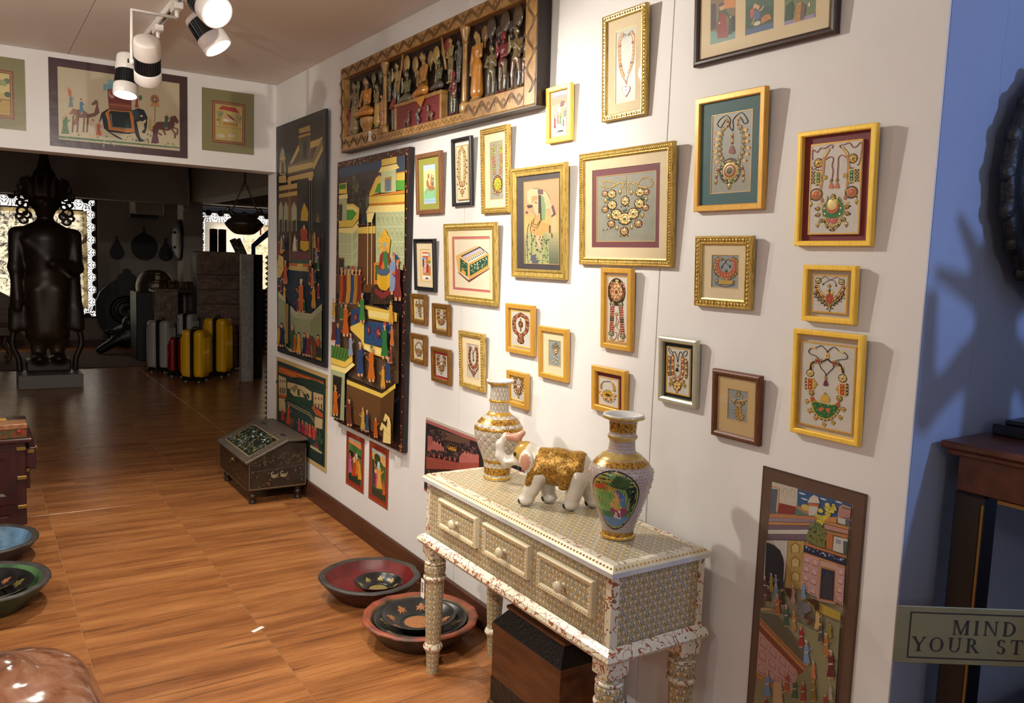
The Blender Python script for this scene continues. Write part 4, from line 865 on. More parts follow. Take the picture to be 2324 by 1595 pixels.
def j_small(kind, X, Y, Wd, Ht, p=('8a6a38', 'c09a58', '7a3a2c')):
    def f(c):
        x0, y0 = X-Wd/2, Y-Ht/2; q = lambda u, v: (x0+u*Wd, y0+v*Ht); u = Wd/10
        if kind == 'hex':
            for k, rr in ((0, .36), (1, .29)): c.beads([q(.5, .06+.05*k), q(.5-rr*1.2, .2+.02*k), q(.5-rr*1.2, .55), q(.5-.08, .72-.04*k), q(.5+.08, .72-.04*k), q(.5+rr*1.2, .55), q(.5+rr*1.2, .2+.02*k), q(.5, .06+.05*k)], u*.75, [p[0], p[2], p[1]], u*1.1)
            c.rosette(*q(.5, .86), u*1.9, p[2], p[1], p[0], 9); c.rosette(*q(.5, .76), u*1.6, p[2], p[1], p[0], 8); c.rosette(*q(.5, .38), u*1.3, p[2], p[0], p[1], 7, u*2.0); c.beads([q(.5, .22), q(.5, .3)], u*.4, [p[0]]); c.beads([q(.5, .48), q(.5, .6)], u*.45, [p[0], p[2]])
        elif kind == 'paisley':
            for (a, b, r) in ((.5, .07, .9), (.3, .15, 1.2), (.7, .15, 1.2), (.18, .24, 1.3), (.82, .26, 1.3), (.5, .2, 1.6), (.25, .38, 1), (.75, .38, 1)): c.rosette(*q(a, b), u*r, p[0], p[1], p[2], 7)
            c.rosette(*q(.48, .42), u*2.0, 'c09058', 'e0c090', '9c5a3c', 10, u*3)
            for P in ([q(.3, .55), q(.3, .75), q(.34, .9), q(.5, .96), q(.62, .88), q(.72, .7), q(.7, .52)], [q(.5, .58), q(.49, .75), q(.5, .88)], [q(.3, .86), q(.2, .88), q(.17, .8), q(.24, .74)]): c.beads(P, u*.62, [p[1], p[0], PEARL], u*1.1)
        elif kind == 'hoop':
            c.beads([q(.32, .1), q(.08, .3), q(.06, .55), q(.3, .8), q(.6, .84), q(.88, .65), q(.95, .42), q(.8, .18), q(.6, .06), q(.32, .08)], u*.8, [p[0], p[1]], u*1.2); c.rosette(*q(.5, .6), u*2.8, p[0], p[1], p[2], 11); c.beads([q(.15, .7), q(.4, .88), q(.65, .9), q(.9, .7)], u*.8, [p[0], p[2]], u*1.2)
            for i in range(5): c.drop(*q(.3+.13*i, .95), u*.5, p[0])
        elif kind == 'sarpech':
            for (a, b, r) in ((.2, .1, .8), (.5, .06, .9), (.78, .1, .8), (.2, .3, 1.4), (.8, .3, 1.4), (.5, .3, 1.9), (.5, .18, .9), (.15, .18, .7), (.84, .18, .7), (.4, .46, 1), (.62, .46, 1)): c.rosette(*q(a, b), u*r, p[0], p[1], p[2], 7)
            for P in ([q(.42, .52), q(.5, .75), q(.6, .92)], [q(.6, .52), q(.66, .72), q(.66, .92)], [q(.52, .55), q(.58, .8)]): c.beads(P, u*.75, [p[1], p[0]], u*1.2)
            c.drop(*q(.18, .66), u*.5, p[0]); c.drop(*q(.85, .66), u*.5, p[0])
        else:                                           # collar necklaces
            for k, rr in ((0, 0), (.12, 1)): c.beads([q(.12+k, .02), q(.1+k, .25), q(.2+k*.8, .5-k*.3), q(.5, .68-k*.6), q(.8-k*.8, .5-k*.3), q(.9-k, .25), q(.86-k, .02)], u*.85, [p[0], p[1], p[2]], u*1.2)
            c.rosette(*q(.5, .66), u*(2.6 if kind == 'bib' else 2.0), p[2], p[1], p[0], 10, u*2.6)
            for i in range(9): a = pi*(.08+.84*i/8); c.drop(*q(.5+.46*cos(a), .38+.46*sin(a)), u*.6, p[0])
            if kind != 'bib': c.drop(*q(.5, .92), u*1.0, p[1])
            c.cord([q(.14, .02), q(.3, .12), q(.4, .02), q(.44, .3)], u*.3, '4c443c'); c.cord([q(.86, .02), q(.7, .12), q(.6, .02), q(.56, .3)], u*.3, '4c443c'); c.dome(*q(.44, .32), u*.4, u*.5, '4c443c'); c.dome(*q(.56, .32), u*.4, u*.5, '4c443c')
    return f
def j_copper(c):
    r = random.Random(3)
    for k in range(4):
        o = k*17; c.beads([(325-o*.5, 470), (300-o*.4, 600), (300-o*.4, 740), (330-o*.3, 850+o*.6), (378, 900+o*1.3), (430+o*.3, 850+o*.6), (450+o*.4, 740), (450+o*.4, 600), (425+o*.5, 470)], 15, ['9c5c38', 'b87c50', '7a3c24'], 22)
    for x, y in ((285, 930), (300, 970), (330, 1010), (350, 1050), (480, 920), (465, 965), (440, 1000), (410, 1040), (272, 880), (495, 870)): c.drop(x, y, 20, '8a5434')
    c.rosette(375, 1045, 42, '9c5c38', 'c08c60', '7a3424', 10); c.drop(374, 1110, 22, '8a5434'); c.cord([(320, 440), (285, 470), (270, 430), (290, 410)], 9, '4c3c34'); c.cord([(440, 450), (470, 490), (488, 470)], 9, '4c3c34'); c.cord([(330, 470), (370, 560), (385, 590), (360, 650), (375, 720)], 12, '5a3c28'); c.cord([(420, 480), (385, 580), (352, 600), (385, 660), (372, 720)], 12, '5a3c28'); c.drop(374, 755, 20, '5a3c28')

# ---- the small paintings
def d_camel(c):
    c.rect(225, 400, 520, 1260, 'e6e6a8'); c.rect(225, 400, 520, 520, 'b8d0e8'); c.poly([(225, 560), (300, 500), (400, 480), (480, 520), (520, 560), (520, 1000), (225, 1000)], 'e8e4a0'); c.poly([(240, 1000), (300, 900), (480, 880), (520, 950), (520, 1170), (240, 1180)], '8cc898'); c.rect(240, 1160, 520, 1260, 'a8c8dc')
    for i in range(5): c.line([(260+i*50, 1190+8*(i % 2)), (300+i*50, 1205)], 10, '6a90b0')
    c.line([(215, 410), (225, 1270)], 8, 'c8b050')
    b = 'b07848'
    c.poly([(290, 760), (330, 720), (360, 850), (330, 920), (300, 860)], b); c.poly([(330, 860), (460, 850), (480, 930), (440, 960), (350, 960)], b); c.line([(325, 700), (300, 780), (300, 850)], 30, b); c.ell(335, 640, 22, 50, b); c.poly([(320, 620), (345, 590), (360, 690), (330, 700)], b)
    for P in ([(335, 930), (300, 1000), (275, 1045)], [(360, 950), (380, 1000)], [(450, 930), (480, 1000), (465, 1090)], [(430, 950), (400, 1000)]): c.line(P, 16, b)
    c.person(400, 860, 270, 'c86848', 'b02828', w=.5); c.person(440, 870, 260, '6a6a72', '3c3c44', w=.5, sash='d8c050')
def d_court_mini(c):
    c.rect(255, 385, 490, 1190, 'f0dca0'); c.rect(262, 420, 480, 1170, 'd8a860'); c.rect(262, 425, 415, 470, 'd0644a'); c.rect(262, 470, 415, 525, 'e8d8d0'); c.rect(262, 525, 440, 560, 'c84c3c'); c.rect(415, 425, 480, 600, '9aa8a8'); c.rect(262, 565, 370, 620, '7098c8'); c.rect(262, 610, 310, 830, '38506a'); c.rect(365, 560, 410, 900, 'c05048'); c.ell(450, 590, 40, 60, 'd8a83c'); c.ell(450, 690, 36, 50, '5c8c48'); c.rect(430, 720, 480, 800, 'b8c8d8'); c.rect(285, 800, 480, 1030, 'a87048'); c.rect(275, 1060, 480, 1160, 'e8e4e0'); c.poly([(330, 1150), (350, 1105), (410, 1105), (430, 1150)], '5a5050')
    c.person(335, 1010, 400, 'e0a0a0', 'f0e8e0', face=1, w=.6, sash='e8d8a0'); c.person(395, 1000, 330, '8a3038', '5c2028', w=.6); c.person(440, 1010, 190, 'd8702c', 'e0c030', face=-1, w=.8)
def d_court(c):
    c.rect(165, 240, 590, 1350, 'd8c090'); c.rect(195, 330, 540, 1300, '8a7a74')
    for i in range(24): c.ell(540, 340+i*40, 10, 12, 'f0e0b0' if i % 2 else 'b89050', 6)
    c.rect(200, 340, 525, 420, 'd8d0c0'); c.rect(200, 420, 525, 480, 'b8888c'); c.rect(200, 480, 525, 620, 'a88868'); c.rect(200, 620, 525, 900, 'a0a088'); c.rect(200, 900, 525, 1290, 'd0c8c8')
    for i in range(7): c.ell(225+i*46, 385, 12, 20, 'c07860', 7)
    c.poly([(400, 500), (490, 490), (460, 610), (370, 640)], '6a3848'); c.rect(330, 660, 385, 790, 'd8c8b0'); c.rect(400, 650, 455, 900, 'c8a868'); c.poly([(290, 1260), (340, 1200), (430, 1180), (480, 1230)], '3c3838')
    for x, y, h, r, t in ((255, 1180, 360, '7a2c38', '4c6a90'), (325, 1060, 290, 'd8642c', '8c4038'), (385, 1060, 290, '4c8048', '5c3a58'), (455, 1100, 210, '8a3440', 'a07048'), (490, 880, 220, '5c6488', '6a7088'), (430, 880, 220, 'd0a860', 'c89850')): c.person(x, y, h, r, t, w=.55)
    for i in range(60):
        r = random.Random(i); c.ell(205+r.random()*310, 1060+r.random()*210, 6, 5, 'a890a0' if i % 2 else 'e8e0e0', 5)
def d_lady(c):
    c.rect(188, 290, 640, 1355, 'c49a72')
    for i in range(16): c.rect(188, 700+i*41, 640, 760+i*41, [0xc0, 0xb8, 0xb0][i % 3] and ('c4a070', 'c2a668', 'c0aa68', 'beac6a', 'bcac6c', 'b8aa70', 'b4a674', 'aaa274', 'a09a72', '96936e', '8c8c6a', '828466', '787c60', '70745a', '6a6e56', '666a54')[i])
    c.poly([(230, 560), (225, 420), (290, 378), (380, 385), (470, 420), (520, 520), (520, 640), (400, 640), (300, 600)], 'cdb48c')
    sk = 'd2ae84'
    c.poly([(300, 600), (320, 540), (360, 515), (400, 520), (395, 700), (350, 770), (330, 710), (305, 690), (310, 660), (298, 640)], sk)
    c.poly([(220, 600), (290, 590), (300, 620), (240, 640)], '4c3c30'); c.poly([(280, 490), (350, 470), (370, 510), (300, 560), (290, 600)], 'b89060')
    c.poly([(360, 390), (430, 400), (430, 460), (365, 455)], '6c5450'); c.poly([(370, 460), (405, 470), (410, 800), (385, 810), (370, 700)], '3a3430'); c.poly([(410, 470), (440, 490), (460, 600), (450, 780), (410, 790)], '7c9c6c')
    c.poly([(330, 740), (390, 690), (395, 790), (520, 850), (525, 930), (440, 930), (430, 1000), (360, 990), (300, 960), (255, 930), (265, 800)], 'c89c5c')
    c.poly([(440, 540), (470, 510), (510, 540), (550, 610), (600, 740), (605, 930), (540, 945), (540, 800), (520, 640), (470, 590)], sk); c.line([(545, 600), (580, 720)], 50, '6e4a58'); c.line([(535, 740), (580, 700)], 26, '4c4440'); c.line([(515, 850), (515, 950)], 34, '4c4034')
    c.poly([(330, 990), (420, 990), (400, 1160), (350, 1080)], sk); c.ell(330, 930, 40, 55, 'c49a5c'); c.ell(316, 915, 10, 12, '6a4c30')
    c.poly([(225, 950), (300, 960), (340, 1080), (420, 1170), (480, 980), (500, 1100), (505, 1350), (200, 1350)], 'a8a878'); c.poly([(440, 950), (475, 960), (500, 1330), (440, 1330)], '98a06c')
    r = random.Random(2)
    for i in range(60): c.ell(215+r.random()*285, 980+r.random()*360, 10, 13, '5c7048' if i % 3 else '46503c', 6)
    for P in ([(320, 760), (300, 830), (350, 850), (395, 790)], [(310, 780), (290, 860), (350, 890), (400, 800)], [(285, 800), (270, 900), (290, 1040), (280, 1300)], [(255, 830), (230, 900), (225, 1000), (230, 1300)]): c.line([(p[0], p[1]) for p in P], 9, '5a4630')
    c.line([(328, 565), (345, 560), (358, 572)], 8, '3a2c24'); c.line([(300, 385), (380, 380), (470, 420), (520, 520)], 5, '6a5a44'); c.line([(300, 620), (305, 690), (330, 705), (330, 750)], 5, '5a4434'); c.poly([(270, 1250), (330, 1230), (360, 1350), (290, 1350)], '5c5c70'); c.line([(540, 950), (545, 1010)], 22, '5a5040'); c.ell(222, 690, 14, 16, '5a5040')
def d_harmonium(c):
    c.rect(215, 400, 830, 1265, 'd6ccb4'); w = 'd09a4c'
    c.poly([(235, 690), (590, 505), (600, 520), (300, 690), (300, 980), (285, 975)], 'c8a868'); c.poly([(300, 690), (645, 505), (800, 625), (460, 800)], w); c.poly([(325, 690), (645, 515), (665, 530), (345, 705)], '34404e'); c.poly([(645, 515), (785, 615), (765, 625), (640, 535)], '34404e'); c.poly([(350, 705), (650, 540), (700, 570), (400, 735)], 'b8b4c0'); c.poly([(420, 750), (720, 580), (770, 625), (470, 800)], 'e8e0cc')
    for i in range(10): x = 440+i*29; y = 750-i*17; c.poly([(x, y), (x+12, y-7), (x+36, y+26), (x+24, y+33)], '1c1a18')
    c.poly([(300, 700), (450, 810), (455, 1060), (300, 960)], w); c.poly([(316, 725), (440, 815), (442, 1040), (316, 950)], '20503a'); c.poly([(340, 910), (410, 960), (410, 1020), (340, 975)], w)
    c.poly([(455, 810), (800, 625), (805, 880), (460, 1090)], w); c.poly([(480, 840), (785, 660), (785, 830), (482, 1030)], '1f4e38'); c.poly([(290, 965), (460, 1100), (812, 880), (812, 895), (465, 1140), (285, 985)], '6a3c28')
    r = random.Random(3)
    for i in range(30): f = r.random(); g = r.random(); c.ell(500+270*f, 830-150*f+40+110*g, 9, 9, r.choice(['d8d0a0', 'c8c8b8', '8c9c60']), 6)
    for i in range(6): c.ell(515+i*48, 850-i*28, 9, 13, 'f0e8c8', 7)
    for i in range(9): c.ell(345+r.random()*80, 790+r.random()*120, 8, 9, 'c8c080', 6)
def d_trip(c):
    for (x0, y0, x1, y1, k) in ((315, -360, 690, 640, 0), (852, -480, 1275, 505, 1), (1445, -600, 1915, 335, 2)):
        bl = {0: (305, 660, 690, 555), 1: (845, 510, 1275, 390), 2: (1440, 345, 1912, 210)}[k]
        base = ['7c6a4c', '42604c', '6c7a54'][k]
        top = lambda x: -400-(x-300)*.22
        c.poly([(bl[0], bl[1]), (bl[2], bl[3]), (bl[2]+20, top(bl[2])), (bl[0]+15, top(bl[0]))], base)
    c.poly([(305, 660), (690, 555), (692, 420), (310, 450)], '6c9486'); c.poly([(310, 430), (395, 400), (400, 0), (320, 0)], '443a40'); c.poly([(520, 80), (700, 60), (700, -100), (520, -100)], 'c88850'); c.poly([(420, 560), (585, 540), (550, 230), (520, 120), (460, 120), (430, 260), (400, 300)], '8c3430'); c.poly([(400, 440), (430, 250), (440, 120), (540, 90), (620, 190), (600, 230), (530, 170), (460, 140), (440, 330)], '3c5440'); c.poly([(580, 500), (650, 480), (650, 190), (600, 230)], '384c44'); c.ell(490, 60, 36, 45, 'caa078'); c.ell(480, 15, 44, 30, '5c4a4c'); c.poly([(640, 450), (692, 440), (690, 190), (640, 200)], '2c302c'); c.ell(445, 310, 14, 20, 'caa078'); c.ell(620, 215, 14, 16, 'caa078')
    for i in range(9): c.ell(455, 330+i*24, 6, 6, '3c2020', 6)
    c.poly([(848, 505), (1275, 390), (1275, 300), (850, 420)], '4a6488'); c.poly([(870, 100), (960, 20), (1080, 60), (1240, 40), (1275, 200), (1275, 300), (850, 420)], '34503c'); c.poly([(930, 230), (920, 110), (980, 60), (990, 120), (960, 230)], 'b85c38'); c.poly([(980, 130), (1040, 100), (1080, 200), (1040, 250), (980, 240)], '4c6494'); c.ell(1000, 40, 30, 38, 'caa078'); c.ell(1042, 60, 26, 34, 'caa078'); c.line([(1060, 120), (1110, 80), (1130, 40)], 22, 'caa078'); c.poly([(1090, 250), (1150, 180), (1220, 170), (1245, 240), (1140, 290), (1110, 320)], 'c47c3c')
    for i in range(14): r = random.Random(i); c.ell(1120+r.random()*100, 190+r.random()*80, 5, 6, '4c2c1c', 5)
    c.ell(1030, 315, 55, 35, 'c8c0a0'); c.line([(990, 230), (965, 300), (945, 335)], 18, 'caa078')
    c.poly([(1442, 345), (1912, 210), (1912, 160), (1445, 290)], '8c82a0'); c.poly([(1450, 280), (1470, 40), (1560, -40), (1590, 60), (1560, 260)], '2f4834'); c.poly([(1590, 290), (1640, 0), (1700, -20), (1690, 270)], 'b4823c'); c.poly([(1680, 270), (1700, -10), (1770, 30), (1750, 240)], '6c5048'); c.ell(1820, 20, 14, 36, 'd8c8a8')
    for i in range(30): r = random.Random(i+50); c.ell(1610+r.random()*70, 20+r.random()*240, 5, 6, '7c4c24', 5)

FRAMES = [
 ('framed_miniature', 'bronze framed camel rider miniature with olive mat, beside the tall palace painting', 3.701, 3.44, 1.823, 2.109, [(936.5,354),(992.4,342),(998.6,483),(941.5,487)], (930,335,9.97), .022, .032, COPPER, 'flat', dict(mats=[(OLIVE,(218,410,520,1250))], pic=((225,405,520,1255),CREAM), draw=d_camel, rec=.014)),
 ('framed_necklace', 'slim black framed long gold necklace on a cream plaque under the carved panel', 3.343, 3.169, 1.849, 2.147, [(1020.5,318),(1062.7,308.4),(1065.6,465.6),(1022,468)], (1010,275,7.25), .016, .032, BLKF, 'round', dict(backm=WHTM, plaque=((140,420,338,1280), mat('cream_ivory_plaque', (222,206,168), .4), .012, GOLDO), jewel=j_long)),
 ('framed_necklace', 'tall gilt framed necklace with a yellow oval medallion, above the veiled lady drawing', 3.082, 2.865, 1.809, 2.159, [(1085.5,298),(1147.5,282),(1150,482.5),(1088,483)], (1010,275,7.25), .024, .03, GOLDOR, 'ornate', dict(mats=[(CREAM,(682,360,903,1275))], pic=((682,360,903,1275),GREYPLQ), jewel=j_oval, rec=.016)),
 ('framed_drawing', 'gilt framed drawing of a veiled lady in profile on a dark slate mat', 2.825, 2.46, 1.549, 1.977, [(1157,385),(1278,368),(1279,633),(1157,629)], (1150,360,5.696), .034, .032, GOLDOR, 'step', dict(mats=[(SLATE,(186,305,635,1355))], pic=((186,305,635,1355),TAN), draw=d_lady, glass=True)),
 ('framed_painting', 'gilt framed painting of a green harmonium with a rose inner mat', 3.384, 2.935, 1.421, 1.772, [(1003.5,510),(1118.5,501),(1122,693),(1006,684)], (995,490,7.59), .03, .032, GOLDOR, 'rib', dict(mats=[(CREAM,(185,365,840,1305)),(PINKM,(215,402,830,1262))], pic=((215,402,830,1262),CREAM), draw=d_harmonium, rec=.014)),
 ('framed_miniature', 'small black framed court miniature with wide cream mat, left of the harmonium picture', 3.701, 3.488, 1.455, 1.706, [(935.7,542.5),(980,540.5),(982.9,661),(937.4,659.6)], (930,535,11.81), .02, .034, BLKF, 'step', dict(mats=[(CREAM,(215,360,492,1215))], pic=((225,370,492,1210),CREAM), draw=d_court_mini, rec=.012)),
 ('framed_ornament', 'tiny gold framed turban ornament, highest of the four beside the tall palace painting', 3.734, 3.571, 1.29, 1.4375, [(927,665),(960.5,668),(962.6,738),(929,732)], (920,655,6.936), .02, .03, GOLDDK, 'flat', dict(backm=WHTM, plaque=((90,150,266,490), MARBLE, .010, GOLDF), jewel=j_small('sarpech',175,320,140,300))),
 ('framed_ornament', 'tiny gold framed heart shaped pendant, just below the harmonium picture', 3.499, 3.337, 1.2595, 1.4035, [(975.8,687),(1011.8,690),(1015,762.6),(978,755.5)], (920,655,6.936), .02, .03, GOLDDK, 'flat', dict(backm=WHTM, plaque=((430,300,618,645), MARBLE, .010, GOLDF), jewel=j_small('bib',517,470,150,280))),
 ('framed_ornament', 'tiny gold framed hoop necklace, lowest beside the tall palace painting', 3.728, 3.566, 1.0935, 1.2415, [(926,755),(958,758.5),(961.4,828),(928,823)], (920,655,6.936), .02, .03, GOLDDK, 'flat', dict(backm=WHTM, plaque=((85,772,248,1115), MARBLE, .010, GOLDF), jewel=j_small('hoop',165,945,120,250))),
 ('framed_necklace', 'small brown framed necklace on a bright red mat, left of the gilt framed copper bib', 3.496, 3.315, 1.0325, 1.197, [(975.8,786),(1015,792),(1017,873.5),(975.8,864)], (920,655,6.936), .02, .032, GOLDDK, 'flat', dict(backm=REDM, plaque=((440,1022,614,1395), MARBLE, .010, None), jewel=j_small('collar',525,1195,150,310))),
 ('framed_necklace', 'gilt framed copper bib necklace on a narrow pale plaque behind the patterned vase', 3.225, 3.012, 1.0435, 1.2985, [(1038,748),(1093,756),(1093.7,891.6),(1038.7,876)], (1030,740,9.97), .024, .03, GOLDOR, 'ornate', dict(mats=[(CREAM,(238,372,500,1200))], pic=((238,372,500,1200),MARBLE), jewel=j_copper, rec=.014)),
 ('framed_necklace', 'ochre gold framed hexagonal copper necklace, below the veiled lady drawing', 2.847, 2.648, 1.243, 1.4425, [(1143,687),(1206.7,692),(1206,808),(1144,798)], (1135,680,6.1375), .02, .03, GOLDO, 'flat', dict(backm=WHTM, plaque=((108,142,390,680), MARBLE, .010, GOLDF), jewel=j_small('hex',245,400,215,470,('9a5c38','b88058','7a4028')))),
 ('framed_ornament', 'ochre gold framed paisley turban ornament in a wide cream mat', 2.607, 2.424, 1.171, 1.3695, [(1218.6,738.6),(1282.8,745),(1282,867),(1218,855.6)], (1135,680,6.1375), .02, .032, GOLDO, 'flat', dict(mats=[(CREAM,(636,552,800,935))], pic=((636,552,800,935),GREYBLUE), jewel=j_small('paisley',730,740,120,330,('8a7a48','b8a878','5c5a40')), rec=.016)),
 ('framed_necklace', 'small gold framed necklace half hidden behind the rim of the patterned vase', 2.825, 2.677, 1.0255, 1.1705, [(1146.7,839),(1193,847),(1191.8,930),(1148,919)], (1135,680,6.1375), .02, .03, GOLDO, 'flat', dict(backm=WHTM, plaque=((118,1072,320,1435), MARBLE, .010, GOLDF), jewel=j_small('collar',220,1240,150,290,('6a5434','b89858','8c4030')))),
 ('framed_miniature', 'small bright gold framed court miniature touching the end of the carved panel', 2.619, 2.465, 2.0565, 2.259, [(1236.7,203),(1288.4,186.6),(1290.7,315),(1235,326.5)], (1228,180,10.63), .018, .032, GOLDF, 'flat', dict(backm=WHTM, plaque=((160,245,590,1340), WHTM, .012, GOLDDK), draw=d_court)),
 ('framed_necklace', 'gilt framed rose heart pendant necklace, highest on the wall', 2.291, 2.071, 2.097, 2.444, [(1362,44),(1459.4,8),(1459,257),(1360.8,277.5)], (1350,0,5.5), .022, .032, GOLDOR, 'ornate', dict(mats=[(CREAM,(212,415,456,1235))], pic=((212,415,456,1235),GREYPLQ), jewel=j_heart, glass=True, rec=.016)),
 ('framed_necklace', 'large rope edged gilt frame with a radiating gold necklace and mauve inner mat', 2.383, 1.911, 1.6085, 1.996, [(1312.8,351.7),(1525.8,319.4),(1518.8,604),(1309.4,600.8)], (1300,310,5.317), .026, .03, GOLDOR, 'rope', dict(mats=[(CREAM,(205,415,1000,1330)),(MAUVE,(255,490,952,1255))], pic=((255,490,952,1255),GREYPLQ), jewel=j_mandala, glass=True, rec=.014)),
 ('framed_necklace', 'narrow upright ochre frame with a red garland ornament, under the large rope edged frame', 2.238, 2.079, 1.324, 1.6005, [(1362.4,607.4),(1430.7,608),(1427,797.7),(1358.7,788)], (1350,600,7.78), .018, .03, GOLDO, 'flat', dict(backm=WHTM, plaque=((183,197,512,1395), MARBLE, .012, GOLDO), jewel=j_garland)),
 ('framed_necklace', 'ochre framed nose ring ornament on maroon, behind the portrait vase rim', 2.272, 2.091, 1.1, 1.258, [(1343.8,826.7),(1417,842),(1414,943),(1337.6,931)], (1330,820,12.27), .02, .032, GOLDO, 'flat', dict(backm=MAROON, plaque=((315,390,825,1300), MARBLE, .012, GOLDO), jewel=j_nath)),
 ('framed_necklace', 'pale silver framed gold bib necklace on a black mat', 1.939, 1.772, 1.183, 1.393, [(1489.8,760),(1578.4,770.4),(1573.4,927.6),(1487.4,908)], (1480,750,8.62), .018, .032, SILVER, 'round', dict(backm=BLKM, plaque=((218,298,660,1305), MARBLE, .012, GOLDO), jewel=j_bib)),
 ('framed_necklace', 'gold framed necklace with tasselled cord and round pendant on a teal mat', 1.828, 1.568, 1.7775, 2.1075, [(1575.8,227.9),(1732,195),(1724.8,471.7),(1569.6,481)], (1560,180,5.147), .018, .034, GOLDO, 'flat', dict(mats=[(TEAL,(250,432,692,1295))], pic=((250,432,692,1295),GREYPLQ), jewel=j_teal, glass=True, rec=.016)),
 ('framed_necklace', 'carved gilt framed red crescent necklace with a wide cream mat', 1.805, 1.587, 1.496, 1.7045, [(1572.4,536),(1702.8,532.6),(1697,703),(1569.6,693.5)], (1560,520,8.18), .026, .034, GOLDOR, 'ornate', dict(mats=[(CREAM,(385,475,868,1105))], pic=((385,475,868,1105),GREYBLUE), jewel=j_crescent, glass=True, rec=.016)),
 ('framed_ornament', 'brown wooden framed turban ornament on a tan mat', 1.704, 1.525, 1.1175, 1.317, [(1609.7,834.5),(1719,851.5),(1716,1013.5),(1608,986)], (1600,825,8.18), .018, .034, BRONZEW, 'round', dict(mats=[(TAN,(345,445,702,1110))], pic=((345,445,702,1110),GREYBLUE), jewel=j_turban, glass=True, rec=.018)),
 ('framed_necklace', 'bright gold framed green and red necklace on a maroon backing', 1.452, 1.228, 1.676, 1.9695, [(1802.7,301),(1979,279.8),(1970.8,556.3),(1797.6,558)], (1790,270,5.315), .0135, .034, GOLDF, 'flat', dict(backm=MAROON, plaque=((208,308,797,1380), MARBLE, .014, GOLDO), jewel=j_redgreen)),
 ('framed_necklace', 'small square bright gold frame with a pointed red collar necklace', 1.412, 1.256, 1.481, 1.6275, [(1819.6,599.8),(1937,601.5),(1932.5,737),(1813.4,726.7)], (1805,590,10.29), .0135, .034, GOLDF, 'flat', dict(backm=GREYM, plaque=((322,318,1105,1262), MARBLE, .014, GOLDO), jewel=j_vred)),
 ('framed_necklace', 'bright gold framed necklace with green crescent pendant, nearest the long hunting scroll', 1.422, 1.217, 1.181, 1.4595, [(1797,744),(1951,758.4),(1942.6,1010.6),(1788,982.4)], (1780,735,5.595), .0135, .034, GOLDF, 'flat', dict(backm=GREYM, plaque=((172,205,818,1395), MARBLE, .014, GOLDO), jewel=j_green)),
]
for (nm, lb, a, b, z0, z1, q, cr, fw, d, fm, st, kw) in FRAMES: framed(nm, lb, a, b, z0, z1, q, cr, fw, d, fm, st, **kw)
framed('framed_painting', 'wide dark wooden frame holding three portrait miniatures, cut by the top edge', 1.866, 1.372, 2.207, 2.62, [(1578,-190),(1905,-330),(1893,70),(1568,154)], (1560,0,6.736), .02, .026, DKWOOD, 'round', mats=[(CREAM,(2000,100,2040,60))][:0], backm=CREAM, plaque=((160,-1200,2110,390), CREAM, .006, None), draw=d_trip, glass=True)
# ================================================================== paintings, scrolls and prints hung without frames
def sheet(name, label, cat, wall, a0, a1, z0, z1, quad, th, edge, paint, draw, rx=0.0, group=None, rz=0.0):
    w, h = abs(a1-a0), z1-z0
    if wall == 'R': t = thing(name, label, cat, (-.0012, (a0+a1)/2, z0), (radians(rx), rz, -pi/2), group)
    else: t = thing(name, label, cat, ((a0+a1)/2, 5.9988, z0), (radians(rx), rz, 0), group)
    MB().box(-w/2, -th, 0, w/2, 0, h, min(.003, th*.3)).build('panel' if th > .01 else 'sheet', edge, t)
    c = Canvas(w, h, quad, -th-.0001); draw(c); c.build('painting', paint, t); return t
DKEDGE = mat('painted_panel_edge', (30, 26, 28), .5); PAPER = mat('paper_edge', (200, 190, 170), .7); CLOTH = mat('cloth_edge', (196, 168, 110), .8)
LACQ = colmat('varnished_painting', .38, 0, .12, 220)

def speck(c, x0, y0, x1, y1, n, cols, r=2.2, seed=1):
    q = random.Random(seed)
    for i in range(n): c.ell(x0+q.random()*(x1-x0), y0+q.random()*(y1-y0), r*q.uniform(.6, 1.3), r*q.uniform(.6, 1.3), q.choice(cols), 5)
def brick(c, pts, base, line, rows, cols, w=1.5):
    """a four cornered wall TL TR BR BL with courses"""
    c.poly(pts, base); (ax, ay), (bx, by), (ex, ey), (dx, dy) = pts
    L = lambda u, v: ((ax*(1-u)+bx*u)*(1-v)+(dx*(1-u)+ex*u)*v, (ay*(1-u)+by*u)*(1-v)+(dy*(1-u)+ey*u)*v)
    for r in range(1, rows): c.line([L(0, r/rows), L(1, r/rows)], w, line)
    for r in range(rows):
        for k in range(cols): u = (k+(.5 if r % 2 else 0))/cols; c.line([L(u, r/rows), L(u, (r+1)/rows)], w, line)
def niches(c, pts, rows, cols, base, line, inner):
    c.poly(pts, base); (ax, ay), (bx, by), (ex, ey), (dx, dy) = pts
    L = lambda u, v: ((ax*(1-u)+bx*u)*(1-v)+(dx*(1-u)+ex*u)*v, (ay*(1-u)+by*u)*(1-v)+(dy*(1-u)+ey*u)*v)
    for r in range(rows):
        for k in range(cols):
            u0, u1, v0, v1 = (k+.14)/cols, (k+.86)/cols, (r+.12)/rows, (r+.88)/rows
            c.poly([L(u0, v1), L(u1, v1), L(u1, v0+.3*(v1-v0)), L((u0+u1)/2, v0), L(u0, v0+.3*(v1-v0))], line)
            e = .06/cols; c.poly([L(u0+e, v1-.03), L(u1-e, v1-.03), L(u1-e, v0+.32*(v1-v0)), L((u0+u1)/2, v0+.06*(v1-v0)), L(u0+e, v0+.32*(v1-v0))], inner)

